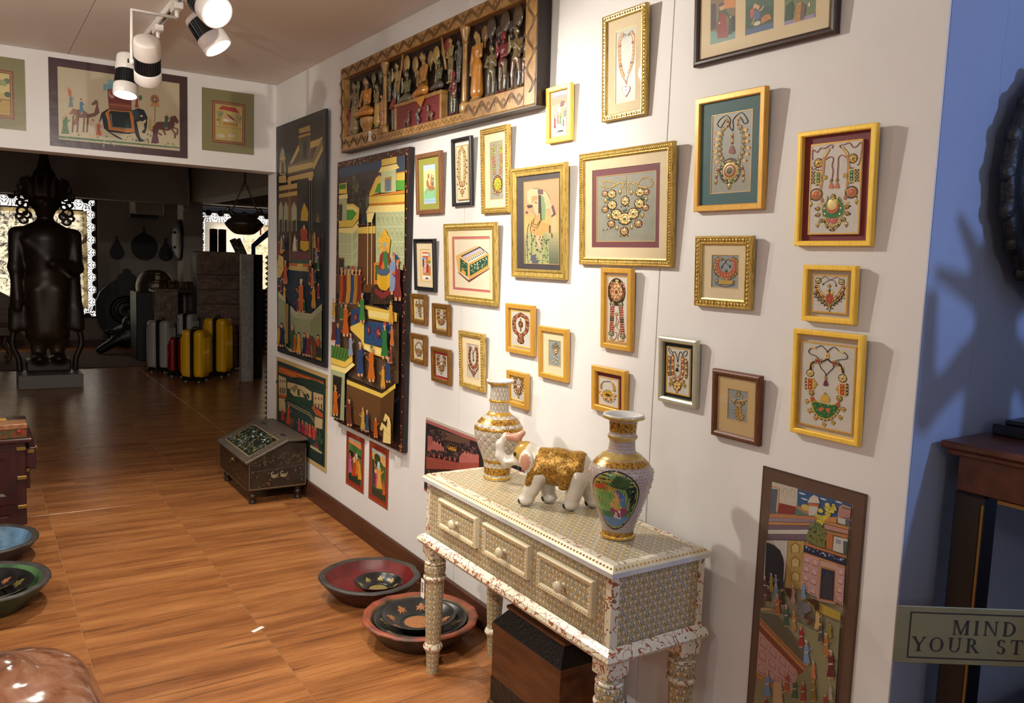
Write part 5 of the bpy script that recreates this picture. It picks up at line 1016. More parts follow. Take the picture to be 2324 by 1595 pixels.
def d_nightpalace(c):                                   # tall dark palace painting beside the doorway
    c.full('16181c'); c.full('2a2e32', .006); c.full('17191c', .034)
    c.crop(612, 240, 5.314); r = random.Random(6)
    Y, Yd, Br = 'a88c50', '6e5c38', '4a3026'
    c.poly([(78, 330), (610, 150), (610, 420), (78, 560)], '2a2220'); speck(c, 90, 330, 300, 480, 20, ['3a2a26', '22262c'], 14, 2)
    c.poly([(320, 290), (452, 240), (455, 310), (322, 345)], Y); c.poly([(312, 400), (322, 370), (455, 330), (463, 350), (450, 360), (325, 398)], Y); c.poly([(325, 400), (448, 365), (452, 650), (330, 690)], '4c4638'); c.poly([(370, 440), (412, 425), (412, 640), (372, 660)], '2a2622'); c.line([(328, 400), (330, 690)], 6, Y); c.line([(448, 368), (450, 650)], 6, Y)
    c.poly([(205, 720), (310, 490), (322, 485), (322, 560), (245, 700)], Y); c.poly([(455, 440), (570, 395), (600, 370), (600, 470), (500, 690), (455, 700)], Y); c.poly([(460, 520), (550, 480), (480, 660), (455, 670)], '4c382c'); c.poly([(250, 690), (320, 550), (325, 690)], '4c382c')
    c.poly([(190, 730), (490, 640), (600, 380), (608, 480), (500, 720), (490, 750), (190, 830)], Yd); c.poly([(190, 760), (485, 680), (490, 740), (190, 830)], Y); c.poly([(190, 830), (490, 750), (490, 780), (195, 860)], Br); c.poly([(490, 700), (606, 470), (606, 540), (495, 780)], Y)
    c.poly([(175, 925), (195, 868), (490, 785), (495, 850), (430, 870), (185, 930)], Y); c.line([(190, 870), (490, 788)], 5, Br)
    for i in range(11): c.line([(200+i*27, 870-i*7.4), (192+i*27, 915-i*7.0)], 2.5, Yd)
    c.poly([(495, 850), (608, 560), (610, 1390), (490, 1390)], '343430'); c.poly([(300, 900), (430, 870), (430, 1390), (300, 1390)], '38362f')
    c.poly([(90, 640), (105, 550), (123, 515), (145, 560), (150, 630)], '8a8468'); c.poly([(85, 680), (92, 640), (155, 625), (160, 665)], Y); c.poly([(95, 690), (150, 670), (165, 800), (150, 850), (95, 850), (82, 810)], Y); c.poly([(105, 700), (140, 685), (148, 830), (108, 840)], '3a2c30'); c.poly([(80, 870), (165, 850), (170, 940), (80, 950)], Y)
    c.poly([(80, 990), (300, 940), (300, 1000), (80, 1045)], Y); c.poly([(80, 1045), (300, 1000), (300, 1035), (80, 1080)], Br); c.poly([(80, 1085), (300, 1035), (300, 1105), (80, 1145)], Y)
    for i in range(9): c.line([(90+i*24, 1085-i*5), (88+i*24, 1135-i*5)], 2.5, Yd)
    c.rect(80, 1130, 300, 1390, '59382c')
    for x0, x1 in ((78, 128), (140, 192), (232, 296)): c.poly([(x0, 1590), (x0, 1240), ((x0+x1)/2, 1165), (x1, 1240), (x1, 1590)], '8f8c72'); c.poly([(x0+8, 1590), (x0+8, 1400), (x1-8, 1380), (x1-8, 1590)], '3c2c28')
    for x, y in ((200, 920), (215, 925), (448, 860), (475, 850)): c.line([(x, y), (x+2, 1595)], 11, Y)
    c.poly([(185, 930), (230, 920), (220, 960), (195, 965)], Y); c.poly([(428, 870), (490, 855), (480, 900), (440, 905)], Y); c.rect(362, 1100, 420, 1300, '4c2c24'); c.rect(372, 1115, 412, 1300, '24282a')
    c.poly([(345, 1390), (350, 1290), (385, 1170), (415, 1230), (435, 1290), (430, 1390)], 'a88828'); c.poly([(525, 1400), (550, 1285), (570, 1400)], '6c5c34')
    c.crop(612, 530, 5.143)
    c.rect(80, 0, 600, 340, '30201c'); c.rect(230, 220, 430, 330, '5a2c34'); speck(c, 235, 225, 425, 325, 60, ['8c5048', '2c3038', 'a88858'], 3, 4); c.rect(230, 318, 440, 350, '244c38'); c.rect(200, 352, 465, 390, 'a4582c'); c.rect(200, 388, 465, 440, 'a89458')
    for i in range(20): c.line([(205+i*13, 405), (205+i*13, 440)], 2, '6c5c34')
    c.poly([(300, 360), (360, 355), (360, 450), (345, 500), (290, 500), (290, 440)], 'b09a5c'); 
    for y in (395, 430, 465): c.line([(295, y), (355, y-4)], 3, '6c5c34')
    for x in (205, 220, 440, 470): c.line([(x, 0), (x+3, 340)], 12, Y)
    c.poly([(240, 215), (250, 90), (300, 80), (300, 215)], 'b8ac98'); c.poly([(330, 180), (330, 90), (380, 60), (430, 90), (430, 180), (380, 210)], 'b08c28'); c.poly([(340, 70), (330, -40), (370, -90), (410, -50), (410, 70)], '8c3420'); c.person(375, 90, 260, '8c3420', '96a070', seated=True, w=.6)
    c.poly([(200, 440), (465, 440), (600, 560), (600, 820), (470, 920), (290, 920), (170, 780), (85, 690), (85, 420)], '1c2734'); speck(c, 90, 460, 590, 900, 330, ['2c4060', '48566c', '6c6258', '141a24', '1a2c48'], 4, 5)
    W1, W2 = '9c9c7c', '6e7058'
    c.poly([(80, 690), (170, 780), (170, 830), (80, 750)], W1); brick(c, [(80, 750), (165, 835), (175, 1330), (80, 1310)], '86886a', '5c5e48', 14, 5, 2.5); c.rect(172, 830, 205, 1300, '8c6c34'); c.poly([(200, 830), (225, 860), (225, 1330), (200, 1330)], '1c2226')
    c.poly([(230, 850), (290, 915), (470, 925), (590, 800), (595, 870), (465, 1010), (290, 1005), (225, 930)], W1); c.line([(228, 890), (290, 955), (468, 965), (592, 835)], 5, W2); c.line([(226, 920), (290, 990), (466, 995), (594, 862)], 5, W2)
    brick(c, [(228, 935), (285, 1005), (285, 1370), (228, 1330)], '868a6a', '5c5e48', 14, 4, 2.5); brick(c, [(285, 1008), (465, 1012), (465, 1430), (285, 1370)], '8e916f', '5c5e48', 15, 7, 2.5); brick(c, [(465, 1012), (595, 875), (595, 1465), (465, 1430)], '80845f', '5c5e48', 17, 6, 2.5)
    c.poly([(165, 1320), (225, 1350), (290, 1390), (230, 1390)], '8c9078')
    P = [(100, 290, 200, '7c2028'), (130, 250, 210, 'a87c38'), (155, 220, 190, '20304c'), (120, 480, 0, ''), (175, 600, 280, '9c4a24'), (145, 560, 210, '6a2028'), (105, 640, 190, '1c2c48'), (125, 700, 150, '6a2430'), (165, 770, 160, 'b8862c'), (470, 590, 290, '5c2028'), (495, 630, 240, 'a05a24'), (525, 560, 150, '1c2c48'), (560, 420, 180, '20502c'), (565, 740, 180, '7c2430'), (540, 330, 170, '6c7890'), (510, 860, 280, 'b08028'), (365, 920, 400, 'a8541f'), (330, 915, 170, '702434'), (400, 915, 160, '205030'), (565, 200, 170, '7c2420'), (520, 160, 190, '9c7c34'), (290, 210, 200, 'b8ac98')]
    for x, y, h, k in P:
        if h: c.person(x, y, h, k, r.choice(['9c3028', '4c6a50', 'a89060', 'b8a888', '28303c']), face=1 if x < 300 else -1, w=.62)
    c.poly([(85, 350), (110, 270), (160, 290), (160, 440), (120, 530), (85, 540)], 'b09858'); c.line([(90, 400), (150, 430)], 5, '4c3020')
    for x, y, h, k, t in ((105, 1335, 240, 'b08028', '9c3028'), (140, 1340, 290, '1c2440', '282c34'), (265, 1380, 320, '244c30', 'b08050'), (295, 1390, 230, 'a84c24', '34383c'), (340, 1410, 270, 'b88c2c', '282c34'), (405, 1420, 280, '1c2848', '9c3c34'), (450, 1425, 280, '742434', 'b88c40'), (565, 1400, 250, '9c3c28', '1c2024')): c.person(x, y, h, k, t, face=1, w=.62)
    c.poly([(470, 1180), (500, 1180), (545, 1260), (540, 1440), (500, 1440), (490, 1300)], '5c3820'); c.rect(545, 1290, 595, 1420, '2c2c2c'); c.rect(545, 1420, 595, 1450, 'a87c28')
def d_gardenpalace(c):                                  # the bright tall palace painting
    c.full('3a2420'); 
    q = random.Random(8)
    for i in range(300):
        u = q.random(); e = q.choice([0, 1, 2, 3]); ins = q.uniform(.006, .036); w, h = c.w, c.h
        p = {0: (-w/2+ins, u*h), 1: (w/2-ins, u*h), 2: (-w/2+u*w, ins), 3: (-w/2+u*w, h-ins)}[e]
        c.raw([(p[0]+.0055*cos(a), p[1]+.0055*sin(a)) for a in (0, 1.57, 3.14, 4.71)], q.choice(['b8885c', 'a84c44', 'c8a878', '6a3830']))
    c.full('1f1a1c', .042)
    c.crop(745, 325, 4.43); Y, Yl, Yd, G, Wl = 'd8b850', 'e8d488', 'a87830', '3a8030', 'b8c094'
    c.poly([(110, 245), (750, 125), (750, 330), (110, 420)], '3c4858'); c.poly([(110, 245), (520, 170), (520, 260), (110, 330)], '34485e'); c.poly([(110, 330), (520, 250), (520, 700), (110, 700)], '443c38'); speck(c, 150, 350, 500, 560, 30, ['524840', '5c5046', '362f2e'], 16, 3)
    c.line([(240, 590), (240, 480), (235, 400), (280, 320)], 4, '6c6840'); c.tree(265, 400, 32, 70, '4c5434', '6c6840', 14, 3); c.tree(305, 620, 18, 75, '5c6a50', '3c4a34', 14, 5); c.tree(385, 640, 18, 130, '5c6a50', '3c4a34', 16, 6)
    for x in (340, 355): c.poly([(x-8, 800), (x, 600), (x+8, 800)], '3c4434')
    c.poly([(525, 165), (670, 138), (670, 200), (525, 228)], Y); c.line([(597, 155), (597, 212)], 3, Yd); c.poly([(495, 290), (520, 240), (670, 208), (698, 250), (665, 262), (520, 290)], Yl); c.line([(520, 238), (670, 208)], 6, 'a86828'); c.poly([(520, 290), (665, 262), (665, 480), (520, 490)], Wl); c.poly([(555, 345), (622, 330), (622, 470), (555, 480)], 'b87830'); c.poly([(566, 362), (612, 352), (612, 472), (566, 480)], '5c7484')
    for i in range(7): c.line([(505+i*28, 285-i*5), (524+i*24, 240-i*5)], 2, Yd)
    c.poly([(405, 510), (470, 350), (500, 315), (520, 330), (520, 480), (410, 520)], Y); c.poly([(455, 490), (490, 400), (518, 392), (518, 482)], '4c9034'); c.poly([(668, 300), (750, 290), (750, 370), (668, 372)], Y); c.poly([(668, 375), (750, 368), (750, 465), (668, 468)], '58a038'); c.line([(668, 300), (750, 288)], 10, 'c07828'); c.line([(405, 500), (470, 345), (510, 312)], 10, 'c07828')
    c.poly([(405, 520), (750, 465), (750, 500), (405, 530)], 'c88430'); c.poly([(403, 530), (750, 505), (750, 580), (403, 595)], Y)
    for x in (480, 570, 660): c.line([(x, 525), (x, 588)], 3, Yd)
    c.poly([(405, 598), (750, 578), (750, 600), (405, 620)], 'b87428'); c.poly([(372, 685), (402, 620), (750, 603), (750, 672), (470, 682)], Yl)
    for i in range(15): c.line([(400+i*24, 622-i*1.2), (384+i*26, 680-i*.9)], 2.2, Yd)
    c.poly([(470, 682), (750, 672), (750, 1200), (470, 1200)], Wl)
    for ro in range(4):
        for k in range(6):
            x = 480+k*45; y = 690+ro*148; c.rect(x, y, x+34, y+120, '8c9470'); c.rect(x+3, y+4, x+31, y+116, 'b6bc90'); c.ell(x+16, y+55, 5, 26, '86906a', 6); c.ell(x+20, y+90, 4, 14, '86906a', 6)
    c.poly([(110, 395), (185, 385), (188, 450), (110, 460)], Y); c.poly([(112, 402), (180, 395), (175, 445), (112, 450)], '3c7c34'); c.poly([(110, 460), (188, 450), (190, 490), (110, 495)], Y); c.poly([(108, 510), (190, 495), (200, 538), (108, 545)], Yl); c.rect(108, 545, 186, 760, 'a8ac84'); c.rect(108, 600, 140, 760, '6c4428'); c.rect(114, 615, 134, 760, '384038')
    c.poly([(185, 595), (255, 595), (312, 640), (305, 740), (245, 820), (108, 830), (108, 765), (185, 760)], Y); c.poly([(185, 655), (250, 655), (285, 690), (240, 755), (185, 758)], '4c9838'); c.poly([(185, 615), (250, 615), (300, 650), (285, 690), (250, 652), (185, 652)], Yl); c.poly([(108, 770), (245, 765), (305, 700), (305, 745), (245, 825), (108, 830)], Y); c.line([(175, 770), (175, 828)], 3, Yd)
    c.poly([(105, 838), (245, 830), (305, 760), (302, 830), (245, 890), (105, 885)], Yl); c.poly([(105, 890), (245, 890), (302, 830), (295, 1235), (225, 1300), (105, 1290)], Wl)
    for ro in range(4):
        for k in range(3): c.rect(112+k*42, 905+ro*100, 142+k*42, 985+ro*100, '8e9670'); c.rect(115+k*42, 909+ro*100, 139+k*42, 981+ro*100, 'b2b88c')
        c.poly([(248, 900+ro*100), (290, 860+ro*100), (288, 935+ro*98), (248, 980+ro*98)], 'a6ac80')
    c.rect(100, 1130, 158, 1500, '8c5c30'); c.rect(106, 1145, 150, 1500, '2a3030')
    c.poly([(302, 830), (470, 815), (470, 890), (300, 890)], Y); brick(c, [(302, 890), (468, 890), (462, 1480), (296, 1480)], '6a4426', '4a2e1a', 40, 8, 1.6); c.line([(300, 805), (470, 800)], 14, '5c3424')
    for x in (405, 445): c.line([(x, 690), (x-4, 1400)], 15, Yl)
    c.poly([(395, 690), (415, 690), (470, 685), (458, 730), (440, 780), (400, 780)], Yl)
    c.poly([(465, 1180), (640, 1175), (640, 1380), (465, 1400)], 'c87838'); c.rect(480, 1205, 530, 1360, '3c5c30'); speck(c, 482, 1210, 528, 1355, 30, ['8a9c40', '2c4424'], 4, 5)
    c.poly([(535, 1070), (512, 960), (545, 900), (572, 838), (600, 900), (628, 950), (612, 1090), (570, 1110)], 'd8a830'); speck(c, 520, 880, 620, 1080, 60, ['b88420', 'e8c458'], 5, 6)
    c.poly([(515, 1240), (525, 1110), (555, 1070), (600, 1075), (628, 1150), (620, 1230), (560, 1290)], '8c3428'); c.poly([(545, 1290), (560, 1080), (590, 1060), (610, 1180), (620, 1270), (590, 1300)], '3c7440'); c.poly([(535, 1230), (560, 1160), (572, 1230), (560, 1250)], 'd86828'); c.ell(572, 1040, 18, 26, 'c89468'); c.ell(571, 1000, 22, 22, '9ca0a8')
    c.poly([(500, 1290), (510, 1245), (620, 1245), (628, 1290), (590, 1310), (540, 1310)], '4c5c70'); c.poly([(500, 1290), (540, 1312), (590, 1312), (628, 1275), (630, 1410), (590, 1460), (530, 1450), (498, 1390)], 'd8a828'); c.line([(540, 1312), (535, 1450)], 4, '8c6420'); c.line([(590, 1312), (592, 1455)], 4, '8c6420')
    for y in range(1325, 1440, 14): c.line([(545, y), (586, y)], 2.5, 'a87820')
    c.poly([(440, 1440), (490, 1400), (560, 1470), (640, 1430), (660, 1595), (430, 1595)], '3c2e20'); speck(c, 440, 1450, 740, 1590, 120, ['8c7040', '5c4430', '141010'], 4, 8); c.poly([(480, 1430), (560, 1480), (640, 1430), (630, 1500), (550, 1545), (485, 1490)], '7c2c2c')
    c.poly([(628, 1200), (660, 1130), (700, 1180), (690, 1420), (630, 1420)], '8c9cb8'); c.person(665, 1500, 430, '8090b0', 'a07060', face=-1, w=.55, sash='d86a30'); c.poly([(680, 1100), (705, 1110), (705, 1240), (682, 1230)], '28487c'); c.person(705, 1560, 420, '7c3030', 'c87830', face=-1, w=.55)
    for x, h, k, t in ((150, 400, 'a04c20', '9c8c80'), (185, 410, '6c2420', '7c706c'), (222, 420, 'b8862c', '5c342c'), (262, 420, '24406c', '9c4830'), (295, 420, 'a06c20', '8c7c78'), (330, 420, '6c2c20', '4c3028')): c.person(x, 1620+(x-150)*.05, h, k, t, w=.5)
    c.crop(745, 670, 4.31)
    c.poly([(80, 60), (430, 70), (700, 150), (700, 830), (560, 920), (215, 790), (80, 500)], '584432'); speck(c, 90, 70, 690, 850, 520, ['a08458', '6c5438', '241c16', '54402f', '2c221c'], 3.6, 9)
    c.poly([(255, 130), (345, 95), (355, 430), (250, 310)], '2c4468'); c.poly([(385, 240), (650, 250), (600, 490), (385, 450)], '2c4870'); speck(c, 260, 130, 350, 400, 90, ['3c5478', '141c28', '6c7480'], 3.5, 10); speck(c, 390, 250, 620, 480, 160, ['3c5478', '141c28', '6c7480'], 3.5, 11)
    for x, y, rx, ry in ((302, 198, 20, 55), (430, 320, 18, 50), (520, 342, 30, 65)): c.poly([(x, y-ry), (x+rx, y), (x, y+ry), (x-rx, y)], '6c2430'); c.poly([(x, y-ry*.5), (x+rx*.5, y), (x, y+ry*.5), (x-rx*.5, y)], '9c5448')
    c.poly([(330, 65), (655, 130), (700, 150), (700, 230), (630, 240), (430, 205), (420, 120), (330, 90)], Y); c.poly([(430, 125), (650, 160), (640, 215), (430, 185)], Yl); c.poly([(355, 240), (385, 235), (385, 450), (590, 500), (590, 590), (480, 560), (375, 500), (355, 420), (250, 320), (250, 290)], Y); c.poly([(385, 465), (585, 520), (585, 575), (385, 510)], Yl)
    for i in range(16): c.line([(440+i*13, 135+i*2), (438+i*13, 185+i*2)], 2.2, Yd)
    c.poly([(215, 815), (560, 940), (690, 835), (690, 880), (560, 985), (215, 860)], Y); c.line([(215, 800), (560, 925), (690, 820)], 16, '3a2a1c')
    brick(c, [(215, 862), (560, 990), (545, 1350), (205, 1220)], '68482a', '4a3018', 34, 12, 2.2); brick(c, [(560, 990), (690, 885), (672, 1430), (545, 1350)], '5a3e22', '40290f', 40, 6, 2.2)
    c.poly([(80, 475), (265, 520), (290, 560), (215, 635), (75, 600)], '4c7030')
    for i in range(6): c.poly([(90+i*30, 590+i*4), (112+i*30, 495+i*6), (122+i*30, 500+i*6), (104+i*30, 600+i*4)], '35582a')
    c.poly([(75, 600), (215, 638), (290, 565), (290, 640), (215, 700), (75, 665)], Y); c.poly([(75, 668), (215, 702), (290, 645), (315, 665), (220, 755), (75, 715)], Yl); c.line([(75, 662), (215, 700), (290, 640)], 7, '8c5428'); c.poly([(75, 715), (215, 755), (205, 1230), (65, 1190)], 'a0a880'); c.poly([(95, 770), (185, 795), (165, 1215), (85, 1190)], '4c3420'); c.poly([(102, 785), (178, 805), (160, 1205), (92, 1185)], '1e1c18'); speck(c, 105, 800, 170, 1180, 60, ['5c5444', '3c382c'], 3.2, 12)
    brick(c, [(187, 795), (215, 800), (205, 1230), (170, 1215)], '98a07c', '6c7454', 16, 2, 2)
    F = [(105, 200, 190, 'b0883c', '8c7c78', 1), (185, 230, 170, '2c5c34', '7c7c70', 1), (225, 390, 350, 'b0541f', '6c5448', 1), (105, 450, 260, '5c2a24', '6c8c78', 1), (150, 490, 240, '283c68', '7c6c6c', 1), (390, 250, 300, '387838', '8c8c88', -1), (275, 590, 240, '7c8ca8', 'a8a098', 1), (370, 780, 350, '28406c', 'b0a8a0', 1), (480, 830, 370, 'b8601f', '5c6c58', -1), (610, 600, 370, '2f6c34', 'b03c34', -1), (670, 260, 240, 'c89438', '4c6c4c', -1), (680, 470, 210, 'b86a2c', '9c4430', -1), (645, 830, 260, '28406c', 'b0a898', -1), (670, 640, 180, '7c3c34', '5c2c2c', -1), (595, 890, 240, 'c8902c', '8c4438', -1), (125, 1185, 320, 'b0581f', 'a87038', 1), (265, 1280, 300, '5c3024', '3c2c28', -1), (400, 1320, 250, 'b08c3c', 'a84838', -1), (440, 1330, 230, '2c4460', 'a89c80', -1), (525, 1380, 220, 'a8501f', '6c4438', 1)]
    for x, y, h, k, t, f in F: c.person(x, y, h, k, t, face=f, w=.58)
    for (a, b) in ((0, 0), (-35, 90)):
        c.poly([(620+a, 1130+b), (600+a, 1200+b), (622+a, 1215+b), (640+a, 1180+b), (632+a, 1330+b), (672, 1340+b), (674, 1240+b), (660+a, 1170+b)], 'd8c07c'); c.line([(612+a, 1180+b), (668, 1260+b)], 3, '4c3820')
def d_redroof(c):
    c.full('b89c64'); c.full('1e3232', .028); q = random.Random(4); c.crop(620, 800, 5.7)
    c.poly([(78, 180), (655, 350), (645, 1390), (78, 900)], '22382f'); c.poly([(78, 182), (655, 352), (652, 450), (78, 270)], 'a8501c'); c.poly([(78, 182), (655, 352), (655, 385), (78, 215)], '8c3c18'); c.poly([(300, 290), (655, 400), (652, 450), (300, 345)], '6c3020'); c.line([(90, 215), (640, 375)], 12, 'c87030'); c.line([(150, 260), (600, 400)], 8, 'd08838')
    c.tree(350, 400, 270, 60, '22382c', '1a2c24', 50, 2); W, Wd = 'b49c70', '7c6c4c'
    c.poly([(78, 305), (175, 340), (180, 560), (78, 550)], W); c.poly([(80, 550), (175, 555), (192, 575), (160, 600), (80, 585)], 'a84c28'); c.poly([(80, 595), (165, 610), (165, 780), (80, 760)], W)
    for x in (90, 120, 148): c.rect(x, 460, x+18, 545, '5c4838'); c.ell(x+9, 380, 8, 18, '5c4838', 8)
    c.poly([(190, 385), (280, 400), (400, 430), (500, 490), (500, 590), (400, 640), (300, 580), (230, 520), (190, 500)], W); c.poly([(235, 460), (300, 410), (330, 440), (280, 520)], Wd); c.poly([(320, 460), (352, 470), (350, 560), (322, 545)], '2c4038'); c.poly([(350, 440), (440, 560), (400, 560)], Wd)
    c.tree(330, 640, 170, 60, '1c3026', '24402c', 40, 5); c.tree(440, 590, 40, 70, '1c3026', '24402c', 16, 6); c.tree(215, 510, 26, 70, '1c3026', '24402c', 14, 7)
    c.poly([(525, 490), (650, 520), (648, 720), (530, 660)], W); c.poly([(505, 690), (525, 660), (648, 760), (646, 815), (560, 780)], 'a84c28'); c.poly([(545, 800), (646, 830), (640, 960), (545, 940)], W)
    for x in (545, 585, 620): c.rect(x, 630, x+18, 720, '5c4438'); c.ell(x+9, 570, 9, 20, '7c4438', 8)
    c.poly([(195, 640), (475, 760), (545, 870), (540, 1000), (400, 1000), (190, 900)], '22342f'); c.line([(190, 640), (475, 760), (545, 860)], 7, W); c.line([(190, 665), (475, 790), (545, 890)], 7, W)
    for i in range(7): c.line([(205+i*42, 640+i*18), (205+i*42, 672+i*18)], 5, W)
    c.poly([(170, 830), (280, 855), (262, 980), (165, 930)], '5c3c28'); c.person(205, 930, 270, 'a83c24', 'a83c24', w=.6, female=True)
    for i, x in enumerate((120, 140, 345, 390, 430, 455, 485, 520, 545, 560)): c.person(x, (890 if x < 200 else 1020+(x-345)*.45), 170 if x < 300 else 190, q.choice(['a83428', '8c2434', 'b84c28', '9c2c40']), q.choice(['b88c40', '8c2428', 'a85028']), w=.62, female=True, face=1 if x < 300 else -1)
    c.person(575, 1345, 270, '8c2430', 'b04828', face=-1, w=.62, female=True); c.poly([(490, 1170), (640, 1240), (640, 1280), (490, 1210)], 'a89c74'); c.tree(610, 1100, 40, 130, '1c3026', '2c4830', 30, 9); c.poly([(485, 1200), (645, 1290), (645, 1390), (560, 1370), (480, 1330)], '1c2c26')
def d_mini(kind):
    def f(c):
        c.full('8c3424'); c.full('b8643c', .010); c.full('8c3022', .0125); c.full('c89c58', .036); c.full('3c4c34', .038); c.crop(780, 970, 8.39)
        if kind == 0:
            c.poly([(105, 190), (345, 290), (340, 430), (110, 290)], 'd88c50'); c.poly([(105, 190), (345, 290), (345, 330), (105, 240)], '9c9c94'); c.poly([(110, 280), (180, 350), (330, 430), (330, 700), (100, 600)], '4c7840'); c.ell(210, 420, 70, 60, '3c6434'); c.ell(300, 480, 50, 60, '44703a'); c.poly([(85, 850), (300, 990), (305, 1110), (80, 985)], '22342a'); c.poly([(110, 430), (330, 560), (320, 720), (105, 600)], '1c241c')
            c.person(120, 880, 420, 'b85c8c', '3c2c30', w=.5, female=True); c.person(215, 940, 480, 'b8401c', '6c2c20', w=.9, female=True); c.person(255, 900, 420, 'c87828', '7c90a0', face=-1, w=.5, female=True); c.person(300, 1000, 460, 'd09838', '3c2c28', face=-1, w=.45, female=True); c.ell(205, 620, 22, 60, 'd8b078'); c.ell(255, 550, 14, 60, 'b8ccd0')
        else:
            c.poly([(555, 405), (805, 510), (800, 720), (560, 600)], 'd8a060'); c.poly([(555, 405), (805, 510), (805, 560), (555, 470)], 'a8b8b8'); c.ell(650, 580, 60, 80, '2c4424'); c.poly([(590, 620), (720, 640), (790, 740), (790, 1000), (560, 900)], '3c5c30'); c.poly([(560, 640), (640, 640), (640, 860), (560, 860)], '1e2a1e'); c.poly([(525, 1120), (800, 1230), (785, 1390), (515, 1265)], '26382c')
            c.person(600, 1110, 470, '6c2440', '3c2c28', w=.55, female=True); c.person(625, 1130, 440, 'b84c7c', '3c2c28', w=.4, female=True); c.person(675, 1160, 540, 'd89838', '9cb4b8', w=.65, female=True); c.line([(672, 860), (670, 1120)], 14, 'e0c8b8'); c.person(760, 1260, 340, 'c05c28', '3c2c28', face=-1, w=.5, female=True); c.ell(672, 700, 24, 70, 'b0ccd0'); c.line([(590, 640), (595, 720), (610, 780)], 14, 'd8b078'); c.ell(612, 820, 22, 40, 'd8b078')
    return f
def d_city(c):
    c.full('b8b0a4'); c.raw([(-c.w/2, 0), (c.w/2, 0), (c.w/2, c.h-.012), (-c.w/2, c.h-.012)], 'a05c58'); c.raw([(-c.w/2, .01), (c.w/2-.02, .01), (c.w/2-.02, c.h-.028), (-c.w/2+.004, c.h-.028)], '24262c'); c.full('8c9498', .045); c.full('2a2426', .0475)
    q = random.Random(5); c.crop(955, 930, 7.975)
    c.poly([(140, 280), (1060, 600), (1060, 800), (135, 520)], '2c2426'); c.poly([(300, 350), (900, 540), (850, 640), (400, 540)], '5c4438')
    speck(c, 140, 380, 460, 560, 40, ['6c4c4c', '2a2628', '3c3436'], 26, 3); speck(c, 440, 600, 1060, 900, 120, ['6c4848', '26262a', '3c3436', '4c3c3c'], 24, 4)
    c.poly([(130, 470), (215, 490), (220, 560), (430, 690), (430, 770), (320, 800), (130, 740)], 'a05c54'); c.poly([(110, 850), (680, 960), (1060, 900), (1060, 1100), (110, 1075)], '94483e'); c.poly([(700, 860), (760, 780), (1060, 820), (1060, 960), (700, 960)], 'a8605a'); speck(c, 120, 740, 420, 860, 40, ['26262a', '5c3c3c', '34302e'], 24, 6)
    for x, y, k in ((260, 600, 'b06c64'), (310, 610, 'b06c64'), (365, 640, 'b06c64'), (805, 790, 'b87068'), (865, 800, 'b87068'), (920, 830, 'b87068'), (250, 830, 'a05048'), (345, 850, 'a05048'), (440, 890, 'a05048'), (535, 890, 'a05048'), (630, 900, 'a05048')): c.ell(x, y, 18, 22, k, 9); c.poly([(x-10, y-18), (x, y-55), (x+10, y-18)], k); c.rect(x-16, y, x+16, y+40, k)
    c.poly([(505, 680), (655, 720), (655, 760), (505, 720)], 'b07830'); c.line([(510, 615), (512, 700)], 10, 'b07830'); c.line([(650, 660), (650, 750)], 10, 'b07830')
    for x in (545, 580, 615): c.ell(x, 675+(x-545)*.25, 12, 16, 'c08838', 8)
    for i in range(12): c.line([(120+i*45, 900+i*8), (125+i*45, 1080)], 3, '5c3430')
    for i in range(4): c.line([(120, 880+i*50), (680, 980+i*40)], 3, '5c3430')
    for i in range(10): c.line([(135+i*9, 500), (135+i*9, 640)], 3, '6c3c38')
